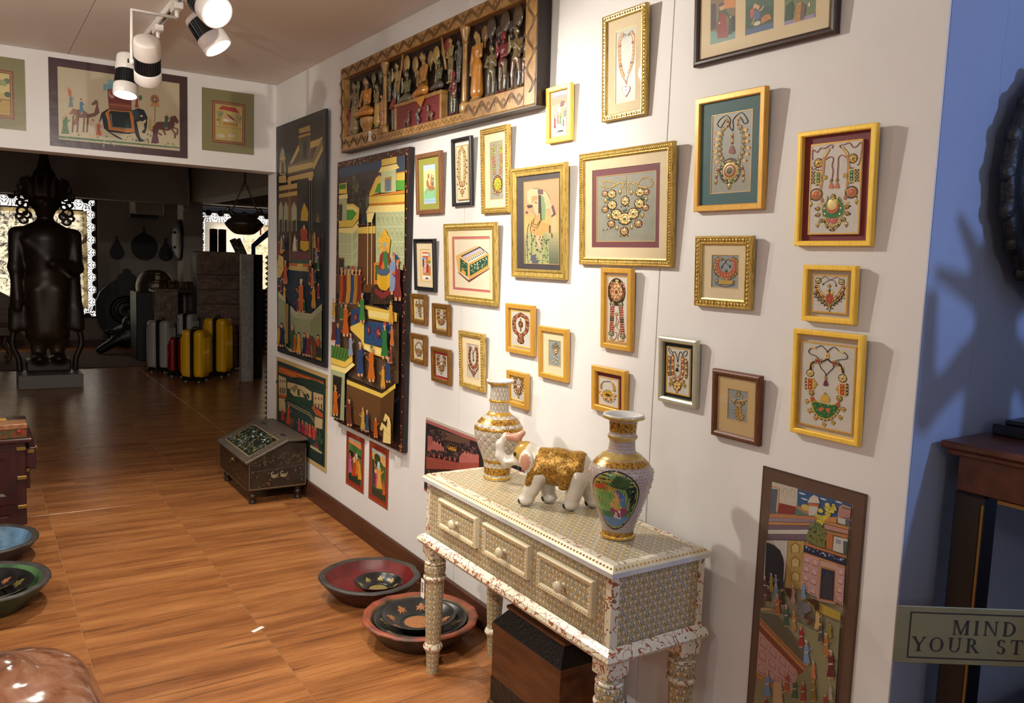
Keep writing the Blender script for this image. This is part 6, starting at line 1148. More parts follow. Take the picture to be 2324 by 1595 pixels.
def d_hunt(c):
    c.full('4a3830'); c.raw([(-c.w/2+.006, .006), (c.w/2-.006, .006), (c.w/2-.006, c.h-.006), (-c.w/2+.006, c.h-.006)], '5a463a'); c.full('8a7464', .037); c.full('544036', .0385); c.full('8a8468', .041)  # border greyed: the plastic's reflection is put into its colour
    q = random.Random(2); c.crop(1680, 1050, 5.697)
    c.poly([(425, 245), (1445, 535), (1390, 700), (400, 640)], '2f5078'); 
    for x, y in ((810, 395), (840, 465), (1080, 465), (1280, 505)): c.ell(x, y, 45, 10, 'b8c0c8', 10)
    c.poly([(425, 245), (752, 330), (745, 560), (405, 640)], 'b0a898'); c.poly([(412, 330), (500, 340), (470, 650), (400, 640)], '4c5660'); c.line([(425, 305), (520, 330), (490, 650)], 18, 'a86c44')
    for x, y in ((590, 380), (690, 390)): c.ell(x, y, 32, 60, '9c9484', 9); c.ell(x, y+5, 22, 48, 'b4ac9c', 9)
    brick(c, [(515, 510), (735, 560), (720, 660), (495, 650)], '8c3c38', '5c2424', 8, 10, 3); c.poly([(735, 560), (900, 610), (890, 665), (730, 660)], '4c7060'); c.poly([(735, 540), (910, 600), (885, 665), (735, 570)], '9c6c50')
    c.ell(860, 570, 60, 40, 'b0a050'); c.poly([(890, 490), (920, 440), (965, 410), (1020, 440), (1042, 520), (890, 510)], 'b8b0a4'); c.poly([(888, 510), (1030, 530), (1030, 560), (888, 540)], 'a85c34'); c.poly([(905, 545), (1020, 560), (1000, 675), (895, 670)], 'b0aca4')
    c.tree(1165, 580, 75, 55, 'b0a040', 'c8b850', 22, 3); c.tree(1080, 690, 90, 90, 'b0a040', 'c0b048', 30, 4); c.poly([(1290, 560), (1340, 530), (1445, 570), (1430, 700), (1270, 690)], 'a87c74'); c.poly([(1330, 560), (1440, 590), (1435, 605), (1325, 578)], '3c5c54')
    for i in range(5): c.line([(1290, 600+i*24), (1435, 625+i*22)], 4, '8c5c58')
    c.poly([(1275, 690), (1375, 715), (1370, 790), (1270, 760)], 'b4b0a8'); c.rect(1378, 720, 1425, 800, '505a68')
    c.poly([(395, 650), (1000, 690), (995, 720), (393, 690)], 'a86c40'); c.poly([(393, 690), (995, 720), (985, 765), (388, 750)], '75606a'); c.poly([(388, 752), (985, 768), (980, 795), (385, 785)], 'a87848'); c.poly([(385, 790), (960, 800), (905, 850), (380, 845)], '665260'); c.poly([(380, 850), (900, 850), (880, 905), (378, 900)], 'b0aca4'); c.poly([(375, 905), (890, 908), (950, 970), (930, 985), (370, 965)], '685660')
    for i in range(22): c.ell(402+i*27, 722+i*.6, 7, 22, '988890', 8)
    for i in range(7): c.line([(400+i*78, 910), (440+i*78, 975)], 5, '463a44')
    c.tree(1000, 900, 110, 130, '5c6a44', '6c7448', 40, 6); c.poly([(880, 990), (890, 900), (1000, 800), (1110, 860), (1120, 1080), (1000, 1050)], '66703f'); speck(c, 900, 780, 1110, 1040, 50, ['3c4a34', '8c4438', '2c3828'], 10, 7)
    c.poly([(1105, 735), (1175, 690), (1270, 690), (1260, 770)], 'b07c50'); c.poly([(1110, 740), (1415, 815), (1415, 850), (1105, 765)], 'b07848'); c.poly([(1110, 775), (1415, 855), (1410, 905), (1110, 830)], 'a87c74'); c.poly([(1070, 860), (1410, 915), (1400, 965), (1130, 880)], 'a46c44'); c.poly([(1140, 880), (1220, 905), (1210, 1100), (1130, 1080)], 'a46438'); c.poly([(1230, 930), (1410, 970), (1380, 1160), (1215, 1110)], 'b4b0a8'); c.rect(1255, 960, 1320, 1040, '8c8c90'); c.poly([(1350, 990), (1410, 1000), (1385, 1165), (1350, 1155)], '465050')
    c.poly([(360, 980), (635, 985), (620, 1250), (590, 1500), (320, 1500)], 'b0aca6'); c.poly([(360, 1005), (460, 1040), (540, 1110), (580, 1210), (590, 1290), (575, 1595), (330, 1595)], '2a2c32'); c.poly([(640, 985), (850, 990), (800, 1595), (600, 1595)], 'a0854c')
    for y in (990, 1170, 1350): c.poly([(680, y+150), (670, y+60), (735, y+10), (800, y+60), (790, y+150)], '7c6838'); c.poly([(695, y+145), (688, y+65), (735, y+30), (782, y+65), (775, y+145)], 'b09c68')
    c.poly([(850, 1010), (1390, 1180), (1388, 1215), (845, 1040)], 'a8683c'); c.poly([(848, 1040), (1385, 1210), (1375, 1305), (845, 1125)], '1c2644')
    for i in range(40): f = q.random(); c.ell(865+500*f, 1070+165*f+q.uniform(-18, 25), q.uniform(4, 13), q.uniform(3, 8), 'a8b0b8', 6)
    c.poly([(845, 1130), (1375, 1308), (1372, 1330), (843, 1155)], 'b07c50'); niches(c, [(843, 1155), (1045, 1220), (1010, 1700), (800, 1600)], 4, 2, 'b48c88', '8c5c5c', 'b89c94'); niches(c, [(1280, 1310), (1372, 1335), (1350, 1800), (1250, 1760)], 4, 1, 'b48c88', '8c5c5c', 'b89c94')
    c.poly([(1050, 1230), (1285, 1300), (1250, 1790), (1010, 1740)], 'b08c80'); c.poly([(1060, 1300), (1260, 1355), (1240, 1770), (1035, 1730)], '9c6c3c'); c.poly([(1075, 1330), (1245, 1375), (1225, 1750), (1050, 1715)], '1e2844'); c.poly([(1070, 1700), (1095, 1440), (1150, 1370), (1215, 1430), (1215, 1740)], '33363e')
    c.crop(1680, 1310, 5.597)
    c.poly([(285, 345), (430, 350), (1000, 650), (1290, 520), (1220, 1595), (180, 1595), (230, 1200), (850, 1090), (270, 460)], '7e7c5e'); c.poly([(280, 400), (500, 440), (850, 860), (850, 1090), (275, 470)], '5c5c4c'); c.poly([(830, 230), (1040, 290), (1300, 410), (1290, 510), (1000, 400)], 'a89440'); c.poly([(285, 345), (420, 350), (425, 380), (285, 380)], 'b08c5c')
    c.poly([(275, 470), (850, 1070), (830, 1140), (270, 560)], 'b07c50'); c.line([(275, 505), (845, 1095)], 14, '7c4c34'); c.poly([(268, 560), (830, 1140), (770, 1190), (740, 1150), (262, 640)], '7c4430'); niches(c, [(265, 640), (740, 1130), (730, 1450), (228, 1150)], 3, 4, 'b48c88', '8c5c5c', 'b09088'); c.poly([(228, 1150), (470, 1330), (470, 1380), (225, 1210)], 'a87438')
    P = [(340, 200, 260, '5c3c44', 'a89ca0', 1), (420, 150, 240, '8c8038', 'b0a898', 1), (480, 130, 200, '7c7c98', 'b0b0b4', 1), (380, 290, 230, '4c3826', 'a0a0a4', 1), (480, 270, 220, '6c8498', 'b8a0a0', 1), (560, 330, 240, '3a2820', '54302c', 1), (500, 440, 270, 'a85c34', 'b4b0a0', 1), (610, 590, 290, '3c5c4c', 'b8b4b0', 1), (700, 300, 240, 'b08888', 'b8b4b0', 1), (830, 250, 240, '6c8ca8', 'b89c48', 1), (710, 640, 260, '9c7448', 'c0a080', 1), (800, 850, 290, '8c2c2c', 'a08050', 1), (1010, 630, 290, 'b8a064', 'a85c34', 1), (1050, 790, 280, '484c48', '4c3830', 1), (1120, 960, 310, 'a06834', 'b8b0a8', 1), (1170, 720, 200, '8c7c34', '3c302c', 1), (870, 1070, 330, '6c86a8', 'b8b4b8', 1), (960, 1250, 250, 'a86c48', '9c9c90', 1), (1180, 1240, 380, '5c2428', 'b4acb0', 1), (370, 1480, 360, '6882a4', 'b0acb0', 1), (620, 1400, 260, '9c5030', 'a8946c', 1), (720, 1500, 280, '3c5c40', 'a8a090', 1), (830, 1530, 270, '8c3430', 'b0a0a0', 1), (960, 1520, 300, '7c6c34', '9c5030', 1), (540, 1600, 330, 'b89c74', 'a87c50', 1), (1110, 1640, 240, '8c2c2c', '9c6848', 1), (360, 1640, 180, '7c2c28', '7c90a0', 1), (1180, 1500, 200, '9c8c84', '6c8088', 1)]
    for x, y, h, k, t, f in P: c.person(x, y, h, k, t, face=f, w=.8, skin='b48c6c', sash='a89c90' if h > 250 else None)
    c.poly([(760, 270), (850, 280), (930, 290), (935, 380), (870, 420), (840, 500), (800, 440), (760, 400)], '6c6c74'); c.poly([(860, 240), (960, 230), (1035, 260), (1030, 360), (1000, 390), (960, 300)], '40281f'); c.poly([(850, 400), (900, 460), (970, 490), (930, 560), (880, 550), (920, 500), (850, 470)], '4c3028'); c.poly([(600, 90), (690, 110), (680, 240), (630, 180)], '40281f'); c.poly([(460, 1280), (560, 1260), (560, 1500), (600, 1595), (450, 1595)], 'b09870')
def d_elephant(c):
    c.full('a89c80'); c.full('40292c', 0); c.raw([(-c.w/2+.05, .045), (c.w/2-.05, .045), (c.w/2-.05, c.h-.05), (-c.w/2+.05, c.h-.05)], 'b4a88c'); c.crop(0, 0, 3.625); q = random.Random(1)
    e, ed = '20262a', '38424a'
    c.poly([(480, 1105), (1490, 1215), (1490, 1225), (480, 1125)], '4c6844'); speck(c, 490, 1100, 1480, 1205, 40, ['4c6844', '7c8c5c'], 9, 2)
    # elephant
    c.poly([(810, 1000), (830, 920), (880, 890), (1080, 905), (1130, 885), (1180, 900), (1210, 960), (1205, 1050), (1190, 1095), (1165, 1090), (1165, 1075), (1185, 1060), (1180, 1000), (1150, 990), (1120, 1000), (1150, 1130), (1195, 1160), (1140, 1165), (1105, 1090), (1050, 1100), (900, 1080), (990, 1130), (1010, 1150), (960, 1130), (900, 1090), (850, 1050), (835, 960), (815, 1005)], e); c.ell(1110, 940, 34, 45, ed); c.ell(1160, 950, 10, 8, 'd8c8a0')
    c.poly([(1200, 980), (1190, 1010), (1165, 1000), (1185, 985)], 'c8b890'); c.poly([(860, 925), (890, 895), (1075, 910), (1095, 960), (1105, 1085), (1040, 1085), (890, 1060), (880, 980)], 'b06c30'); c.poly([(890, 920), (905, 905), (1060, 918), (1080, 1050), (1060, 1060), (915, 1045)], '1c2320'); c.line([(905, 930), (920, 1040), (1070, 1055)], 4, 'a8a088')
    c.poly([(890, 890), (880, 725), (1010, 700), (1075, 800), (1080, 905)], '6c302c'); c.poly([(845, 680), (875, 690), (1010, 690), (1015, 720), (880, 730), (848, 745)], '6c9498'); c.poly([(875, 680), (885, 655), (905, 645), (935, 665), (940, 690), (875, 690)], '7ca0a0'); c.poly([(945, 680), (960, 655), (990, 640), (1015, 665), (1015, 690)], '7ca0a0'); c.ell(915, 770, 26, 34, '9c8474'); c.ell(915, 760, 16, 18, '8c3c34'); c.poly([(890, 835), (1075, 855), (1078, 900), (890, 885)], '7c4434'); c.line([(888, 850), (1075, 872)], 5, 'b0703c')
    c.person(1120, 890, 110, '8c4438', '4c6858', w=.9); c.ell(1150, 800, 16, 22, '4c6858')
    # camels, riders, horse, attendants
    cm = '6c4c3c'
    c.poly([(690, 900), (720, 930), (770, 920), (790, 850), (760, 860), (745, 850), (780, 815), (800, 820), (805, 870), (815, 920), (780, 950), (730, 960), (640, 960), (600, 930), (625, 890)], cm); c.poly([(560, 930), (600, 880), (630, 900), (640, 1000), (580, 1040), (630, 930)], '8c5c40')
    for x in (600, 640, 690, 720): c.line([(x, 940), (x-10, 1080)], 13, cm)
    c.person(665, 930, 130, '4c6c84', '34404c'); c.person(580, 880, 120, '6c7c80', 'b8583c'); c.poly([(555, 705), (585, 740), (580, 785), (562, 780)], 'b8643c'); c.person(530, 1100, 190, '4c6c44', 'b8a488', female=True); c.person(760, 1120, 150, 'b8a898', '9c3c30'); c.person(805, 1120, 140, 'a85c40', 'b8a898'); c.person(1275, 1185, 190, '5c3440', 'b8a490', female=True, face=-1)
    c.line([(1270, 870), (1270, 1010)], 5, '7c5c40'); c.ell(1268, 815, 36, 38, 'a06844'); c.ell(1268, 815, 20, 22, '5c5058'); c.ell(1268, 815, 9, 10, 'b8b0a4'); c.poly([(1230, 870), (1240, 845), (1300, 850), (1312, 878)], 'b08458'); c.person(1228, 1075, 120, 'a8945c', 'a8945c', w=.8)
    c.poly([(1255, 1040), (1290, 1000), (1390, 1000), (1400, 960), (1440, 950), (1470, 1000), (1450, 1020), (1435, 1000), (1430, 1050), (1380, 1075), (1290, 1060), (1262, 1075)], '5c3a34')
    for P in ([(1300, 1050), (1290, 1090), (1330, 1110)], [(1340, 1060), (1360, 1110)], [(1420, 1050), (1460, 1060), (1455, 1110)], [(1410, 1060), (1440, 1100), (1438, 1140)]): c.line(P, 13, '5c3a34')
    c.person(1365, 1060, 140, '3c5448', 'b8a890', w=.9)
def d_swing(mir):
    def f(c):
        c.full('7c7854'); w, h = c.w, c.h; R = lambda a, b, d, e, k: c.raw([((a-.5)*w, b*h), ((d-.5)*w, b*h), ((d-.5)*w, e*h), ((a-.5)*w, e*h)], k)
        R(.19, .14, .83, .82, '7c4c34'); R(.22, .165, .80, .795, 'a87c50'); R(.235, .175, .785, .785, '6c4430'); R(.25, .19, .77, .77, 'b09c60')
        if mir:
            R(.25, .5, .77, .77, 'c0b078'); R(.25, .19, .77, .42, 'a88c48'); E = lambda x, y, rx, ry, k: c.raw([((x-.5)*w+rx*w*cos(2*pi*i/10), y*h+ry*h*sin(2*pi*i/10)) for i in range(10)], k)
            for i in range(16): q = random.Random(i); E(.35+.4*q.random(), .48+.2*q.random(), .05, .04, q.choice(['5c7048', '8c9460', '46583c']))
            R(.3, .4, .77, .41, '6c5c38'); E(.6, .38, .05, .015, '8c3c28'); return
        E = lambda x, y, rx, ry, k: c.raw([((x-.5)*w+rx*w*cos(2*pi*i/10), y*h+ry*h*sin(2*pi*i/10)) for i in range(10)], k)
        c.raw([((.32-.5)*w, .69*h), ((.72-.5)*w, .66*h), ((.64-.5)*w, .74*h), ((.38-.5)*w, .75*h)], '9c3c34'); R(.34, .44, .35, .69, '7c5438'); R(.66, .42, .67, .67, '7c5438'); R(.40, .44, .66, .49, 'a8803c')
        for i in range(14): q = random.Random(i); E(.28+.1*q.random()+(.4 if i % 2 else 0), .5+.14*q.random(), .03, .025, q.choice(['8c8c60', '7c805c']))
        R(.25, .4, .77, .41, '8c7c50'); E(.52, .53, .10, .035, 'b8a888'); E(.5, .56, .06, .03, 'c09078'); E(.49, .60, .025, .02, 'b88868'); c.raw([((.46-.5)*w, .62*h), ((.52-.5)*w, .61*h), ((.66-.5)*w, .52*h), ((.56-.5)*w, .55*h)], '5c2c34'); E(.45, .52, .06, .02, 'd0c8b8'); E(.56, .28, .08, .03, 'b8b098'); E(.36, .26, .08, .035, 'b8b098')
    return f
sheet('palace_painting', 'tall dark painted panel of a palace court at night beside the doorway', 'painting', 'R', 5.877, 4.911, .915, 2.49, [(620.5,292),(731.5,246.6),(731.5,829),(623.7,801.6)], .02, DKEDGE, LACQ, d_nightpalace, .7)
sheet('palace_painting', 'tall bright painted panel of a yellow palace with enthroned ruler and courtiers', 'painting', 'R', 4.731, 3.766, .618, 2.156, [(764,366),(923,334.7),(909.7,1025),(753.7,956)], .027, DKEDGE, LACQ, d_gardenpalace, 0)
sheet('cloth_painting', 'unframed cloth painting of white pavilions under an orange sky, behind the slanted box', 'painting', 'R', 5.96, 4.915, .24, .868, [(628.6,812),(743,846.5),(741,1068),(625.8,1003)], .002, CLOTH, PAINT, d_redroof)
sheet('miniature_print', 'small red bordered print of ladies, left of the pair under the bright palace painting', 'print', 'R', 4.59, 4.32, .257, .578, [(788,978.7),(829,996.5),(822.8,1119),(783,1096.6)], .0016, PAPER, PAINTG, d_mini(0), group='red bordered prints')
sheet('miniature_print', 'small red bordered print of a dancing couple, right of the pair under the bright palace', 'print', 'R', 4.25, 3.99, .255, .586, [(841,1005),(883.5,1016.8),(878.7,1152.6),(833.5,1132)], .0016, PAPER, PAINTG, d_mini(1), group='red bordered prints')
sheet('city_print', 'unframed rose and black print of a walled city behind the console table', 'print', 'R', 3.57, 2.70, .472, .84, [(966,946),(1190.9,1031),(1183,1233),(963.3,1113.5)], .0016, PAPER, PAINTG, d_city)
sheet('procession_scroll', 'long brown bordered scroll painting of a crowd and palace, right of the console table', 'painting', 'R', 1.513, 1.189, .13, 1.0645, [(1734.5,1057),(1968.8,1122),(1901.5,1908),(1681.5,1757)], .0025, mat('brown_mount_edge', (70, 46, 36), .5), PAINTG, d_hunt)
sheet('elephant_print', 'large mauve bordered print of an elephant procession on the header', 'print', 'H', -1.422, -.606, 2.228, 2.765, [(110.3,127.4),(422.9,175.2),(427,361.4),(111.2,327.4)], .0025, PAPER, PAINTG, d_elephant)
sheet('swing_print', 'small olive mounted print of a lady on a swing, right of the elephant print', 'print', 'H', -.513, -.161, 2.296, 2.713, [(458.5,198),(577,215),(575.7,352.5),(458,341)], .002, PAPER, PAINTG, d_swing(False))
sheet('landscape_print', 'small olive mounted landscape print cut by the left edge of the picture', 'print', 'H', -1.90, -1.548, 2.302, 2.726, [(-102.5,113.3),(55.5,135.8),(58.6,297.2),(-97,281.2)], .002, PAPER, PAINTG, d_swing(True))
# ================================================================== carved and painted wooden panel
CARVE = colmat('lacquered_carving', .28, 0, .22, 60, bump=.10, bscale=120, coat=.5)
PANELW = mat('carved_border_wood', (168, 128, 72), .32, c2=(120, 84, 46), nscale=20, coat=.4); CARVEDK = mat('carved_groove_dark', (52, 32, 20), .4); PANELDK = mat('panel_dark_wood', (34, 22, 18), .4)
def figure(h, skin, robe, hair='1e1a18', pose='stand', arms=((.16, -.04, .58, .1, -.09, .66), (.15, -.05, .58, .06, -.1, .6)), top=None, lean=0.0, long=False):
    P = []; top = top or skin; b = 0.0
    if pose == 'seat':
        b = -.38; P += [('c', (-.05, -.02, .10), (-.24, -.06, .07), .085, .06, robe), ('c', (.05, -.02, .10), (.24, -.06, .07), .085, .06, robe), ('c', (-.22, -.1, .06), (.05, -.14, .06), .05, .04, robe), ('c', (.22, -.1, .06), (-.05, -.14, .06), .05, .04, robe)]
    else:
        for s in (-1, 1):
            k = lean*s
            P += [('c', (s*.055+k*.5, -.02, .03), (s*.06+k, -.01, .27), .032, .042, robe if not long else skin), ('c', (s*.06+k, -.01, .27), (s*.05, 0, .5), .045, .068, robe), ('e', (s*.06+k*.5, -.06, .02), (.035, .065, .022), skin)]
        if long: P.append(('c', (0, 0, .5), (0, 0, .14), .095, .125, robe))
        P.append(('e', (0, 0, .5), (.105, .08, .07), robe))
    z = lambda v: v+b
    P += [('c', (0, 0, z(.50)), (0, 0, z(.62)), .085, .07, top), ('e', (0, -.005, z(.72)), (.115, .075, .10), top), ('c', (0, 0, z(.8)), (0, -.005, z(.87)), .034, .03, skin), ('e', (0, -.02, z(.925)), (.055, .06, .072), skin), ('e', (0, .0, z(.955)), (.062, .062, .055), hair), ('e', (0, .0, z(1.01)), (.028, .028, .028), hair), ('e', (0, -.08, z(.915)), (.011, .016, .02), skin), ('e', (-.06, -.01, z(.9)), (.012, .016, .03), skin), ('e', (.06, -.01, z(.9)), (.012, .016, .03), skin)]
    for s, (ex, ey, ez, hx, hy, hz) in zip((-1, 1), arms):
        P += [('c', (s*.125, 0, z(.78)), (s*ex, ey, z(ez)), .038, .032, top), ('c', (s*ex, ey, z(ez)), (s*hx, hy, z(hz)), .03, .022, skin), ('e', (s*hx, hy, z(hz)), (.026, .022, .034), skin)]
    S = h/(1.04+b); Q = []
    for p in P:
        if p[0] == 'e': Q.append(('e', tuple(v*S for v in p[1]), tuple(v*S for v in p[2]), p[3]))
        else: Q.append(('c', tuple(v*S for v in p[1]), tuple(v*S for v in p[2]), p[3]*S, p[4]*S, p[5]))
    return sdf(Q, h/62, h*.022, 'figure')
cp = thing('relief_carving', 'long carved wooden wall panel crowded with painted lacquered figures', 'carving', (-.001, 3.61, 2.2), (radians(1.2), 0, -pi/2)); cp.scale = (1, .68, 1)
def rail(x0, z0, x1, z1, nm='border_rail', y=-.09): return MB().box(x0, y, z0, x1, -.008, z1, .004).build(nm, PANELW, cp)
MB().box(-.985, -.03, .01, .975, 0, .455).build('backboard', PANELDK, cp)
MB().box(.972, -.088, 0, .98, 0, .46).build('end_board', PANELDK, cp); MB().box(-.985, -.085, -.004, .975, 0, .002).build('under_board', mat('panel_grey_wood', (92, 84, 74), .6), cp)
R1 = rail(-.985, .403, .972, .46); R2 = rail(-.985, .002, -.95, .403); R3 = rail(.895, .002, .972, .403); R4 = rail(-.95, .002, -.483, .08); R5 = rail(-.483, .002, .432, .042); R6 = rail(.432, .002, .895, .08)
def scroll(x0, z0, x1, z1, n, parent, amp=None):
    m = MB(); hz = z1-z0; L = x1-x0; vert = abs(hz) > abs(L); T = hz if vert else L; A = (amp or (min(abs(L), abs(hz))*.34))
    f = lambda s, o: ((x0+x1)/2+A*sin(s*2*pi*n)*.9+o, -.0905, z0+hz*s) if vert else (x0+L*s, -.0905, (z0+z1)/2+A*sin(s*2*pi*n)*.9+o)
    for o in (-.006, .0, .006): m.tube([f(i/(n*16), o) for i in range(n*16+1)], .0014, 4)
    for k in range(2*n):
        s = (k+.5)/(2*n); c = f(s, 0); d = -1 if k % 2 == 0 else 1
        for rr in (.008, .014):
            if vert: m.tube([(c[0]+d*(-A*.9)+rr*cos(a), -.0905, c[2]+rr*sin(a)) for a in [i*.5 for i in range(9)]], .0012, 4)
            else: m.tube([(c[0]+rr*cos(a), -.0905, c[2]+d*A*.9+rr*sin(a)) for a in [i*.5 for i in range(9)]], .0012, 4)
    m.build('scroll_carving', CARVEDK, parent)
scroll(-.97, .405, .965, .458, 15, R1, .02); scroll(-.984, .02, -.952, .40, 4, R2, .010); scroll(.90, .05, .968, .40, 3, R3, .022); scroll(-.94, .006, -.49, .076, 4, R4, .022); scroll(.44, .006, .89, .076, 4, R6, .022)
MB().tube([(-.47+.89*i/44, -.0905, .022+(.009 if i % 2 else -.009)) for i in range(45)], .0014, 4).build('zigzag_carving', CARVEDK, R5)
gr, br, og, rd, tn, gy = '5c5c3c', '6a4c30', 'b0742a', '6c2428', '8c7848', '4c4c48'
A = lambda *a: a
up = (.17, -.05, .62, .14, -.07, .86); dn = (.16, -.02, .56, .13, -.06, .40); pr = (.17, -.05, .58, .03, -.11, .72); hold = (.17, -.06, .6, .06, -.1, .58)
FIG = [(-.917, .084, .172, rd, '7c2c28', 'stand', (pr, dn), 0), (-.84, .079, .30, '6a5c44', '7c6c40', 'stand', (pr, dn), 0), (-.675, .158, .225, '8c6c48', og, 'seat', (pr, hold), 0, og), (-.53, .087, .235, '7c7050', 'a88840', 'stand', (up, pr), .02), (-.474, .081, .178, 'a87850', 'a85c30', 'stand', (pr, dn), 0), (-.378, .20, .16, gr, gy, 'stand', (pr, dn), 0), (-.292, .16, .225, tn, '5c6454', 'stand', (up, hold), .02), (-.328, .048, .205, rd, '5c5444', 'stand', (hold, hold), .03, '7c2428'), (-.175, .164, .165, gr, '5c5a44', 'seat', (up, hold), 0), (.003, .165, .225, '8c7044', og, 'seat', (pr, hold), 0, '9c6c30'), (.156, .176, .15, gr, gy, 'seat', (dn, hold), 0), (.266, .19, .205, tn, '6c5c3c', 'stand', (hold, hold), .02), (.34, .18, .19, gy, '4c4844', 'stand', (pr, dn), 0), (.295, .051, .19, rd, '5c5c48', 'stand', (hold, dn), .03, '5c2a24'), (.498, .079, .30, '8c6c40', og, 'stand', (dn, up), 0, og, True), (.615, .082, .215, '6c6040', '5c5440', 'stand', (hold, pr), .03), (.703, .084, .245, '6c2428', '5c4a34', 'stand', (up, hold), .02), (.80, .082, .25, '6c5c38', '5c4430', 'stand', (up, pr), .04), (.868, .084, .215, '4c3c2c', '4c2c24', 'stand', (pr, dn), 0)]
for q in FIG:
    o = link('carved_figure', figure(q[2], q[3], q[4], '1e1c1c' if q[3] != rd else '7c2c28', q[5], q[6], top=q[8] if len(q) > 8 else None, lean=q[7], long=len(q) > 9 or q[4] in ('a88840', '7c6c40')), CARVE, cp); o.location = (q[0], -.052, q[1]); o.rotation_euler.z = radians(random.uniform(-25, 10))
def pillar(x, z0, h):
    p = prof_curve([(0, 0), (.026, .0), (.028, .03), (.018, .045), (.016, .06), (.015, .5*h), (.014, .78*h), (.02, .8*h), (.015, .83*h), (.022, .9*h), (.03, .99*h), (.0, h)], 4); MB().lathe(p, 14, (x, -.062, z0)).build('carved_pillar', PANELW, cp)
pillar(-.42, .045, .358); pillar(.405, .044, .36)
MB().lathe(prof_curve([(0, 0), (.05, .0), (.045, .012), (.07, .04), (.078, .07), (.06, .075), (0, .075)], 4), 18, (-.668, -.05, .082), ry=.6).build('lotus_seat', PANELW, cp)
th = MB().box(-.268, -.075, .042, .206, -.03, .158, .003).build('throne', mat('throne_red_sparkle', (96, 24, 30), .4, c2=(150, 70, 66), nscale=160, lo=.5, hi=.62), cp)
MB().box(-.278, -.084, .152, .216, -.03, .17, .003).box(-.278, -.084, .042, -.262, -.03, .152, .003).box(.2, -.084, .042, .216, -.03, .152, .003).build('throne_border', PANELW, th)
MB().prism([(-.05, .168), (.07, .168), (.02, .118)], -.088, -.084).build('throne_cloth', mat('orange_cloth_carved', (176, 120, 50), .4), th)
for x, f in ((-.13, 1), (.115, -1)):
    P = [('e', (0, 0, .03), (.032, .012, .016), '5c3c2c'), ('c', (f*.022, 0, .036), (f*.02, 0, .068), .009, .006, '5c3c2c'), ('e', (f*.028, 0, .072), (.012, .007, .007), '5c3c2c')]+[('c', (x2, y2, .022), (x2, y2, .002), .006, .004, '5c3c2c') for x2 in (-.02, .02) for y2 in (-.006, .006)]
    o = link('carved_deer', sdf(P, .0028, .005), CARVE, cp); o.location = (x, -.087, .042)
P = [('e', (.014*cos(i*1.3), 0, .02+i*.009), (.011, .007, .009), '7c8454' if i % 2 else '34485c') for i in range(6)]+[('c', (0, 0, 0), (0, 0, .06), .006, .004, '34485c')]
o = link('carved_plant', sdf(P, .003, .004), CARVE, cp); o.location = (-.01, -.087, .042)
for (x, z, w, c) in ((-.19, .355, .03, '9c8448'), (-.225, .36, .022, '7c2c30'), (-.095, .335, .028, '8c7444'), (.062, .335, .026, '7c6840'), (.118, .34, .03, '9c8448'), (.19, .345, .02, '6c5c3c'), (-.59, .35, .022, gr), (-.80, .345, .02, gr), (-.50, .35, .018, gr), (.225, .36, .026, '7c2c30'), (.55, .345, .026, '6c5434'), (.60, .36, .034, '3c3028'), (.705, .36, .034, '46382a'), (.80, .36, .034, '50402c'), (.66, .33, .02, '2c2824'), (.755, .33, .02, '2c2824')):
    o = link('carved_fan' if w < .033 else 'carved_fruit', sdf([('e', (0, 0, 0), (w, .014, w*1.35), c), ('c', (0, 0, -w), (0, 0, -w*2.1), .006, .004, c)], .0035, .005), CARVE, cp); o.location = (x, -.045, z)
o = MB().tube([(-.245, -.075, .22), (-.2, -.07, .40)], .006, 8).tube([(.20, -.07, .40), (.255, -.08, .25)], .007, 8).build('carved_poles', PANELW, cp); o['kind'] = 'stuff'
LABELM = mat('paper_tag', (226, 226, 220), .6); INK = mat('print_ink', (30, 30, 34), .6)
t_ = MB().box(-.585, -.0925, .022, -.553, -.0912, .073, .0004).build('price_tag', LABELM, cp)
m = MB()
for i in range(5): m.box(-.578+.004*(i % 2), -.0929, .056-.007*i, -.562, -.0926, .0595-.007*i)
m.build('tag_print', INK, t_)

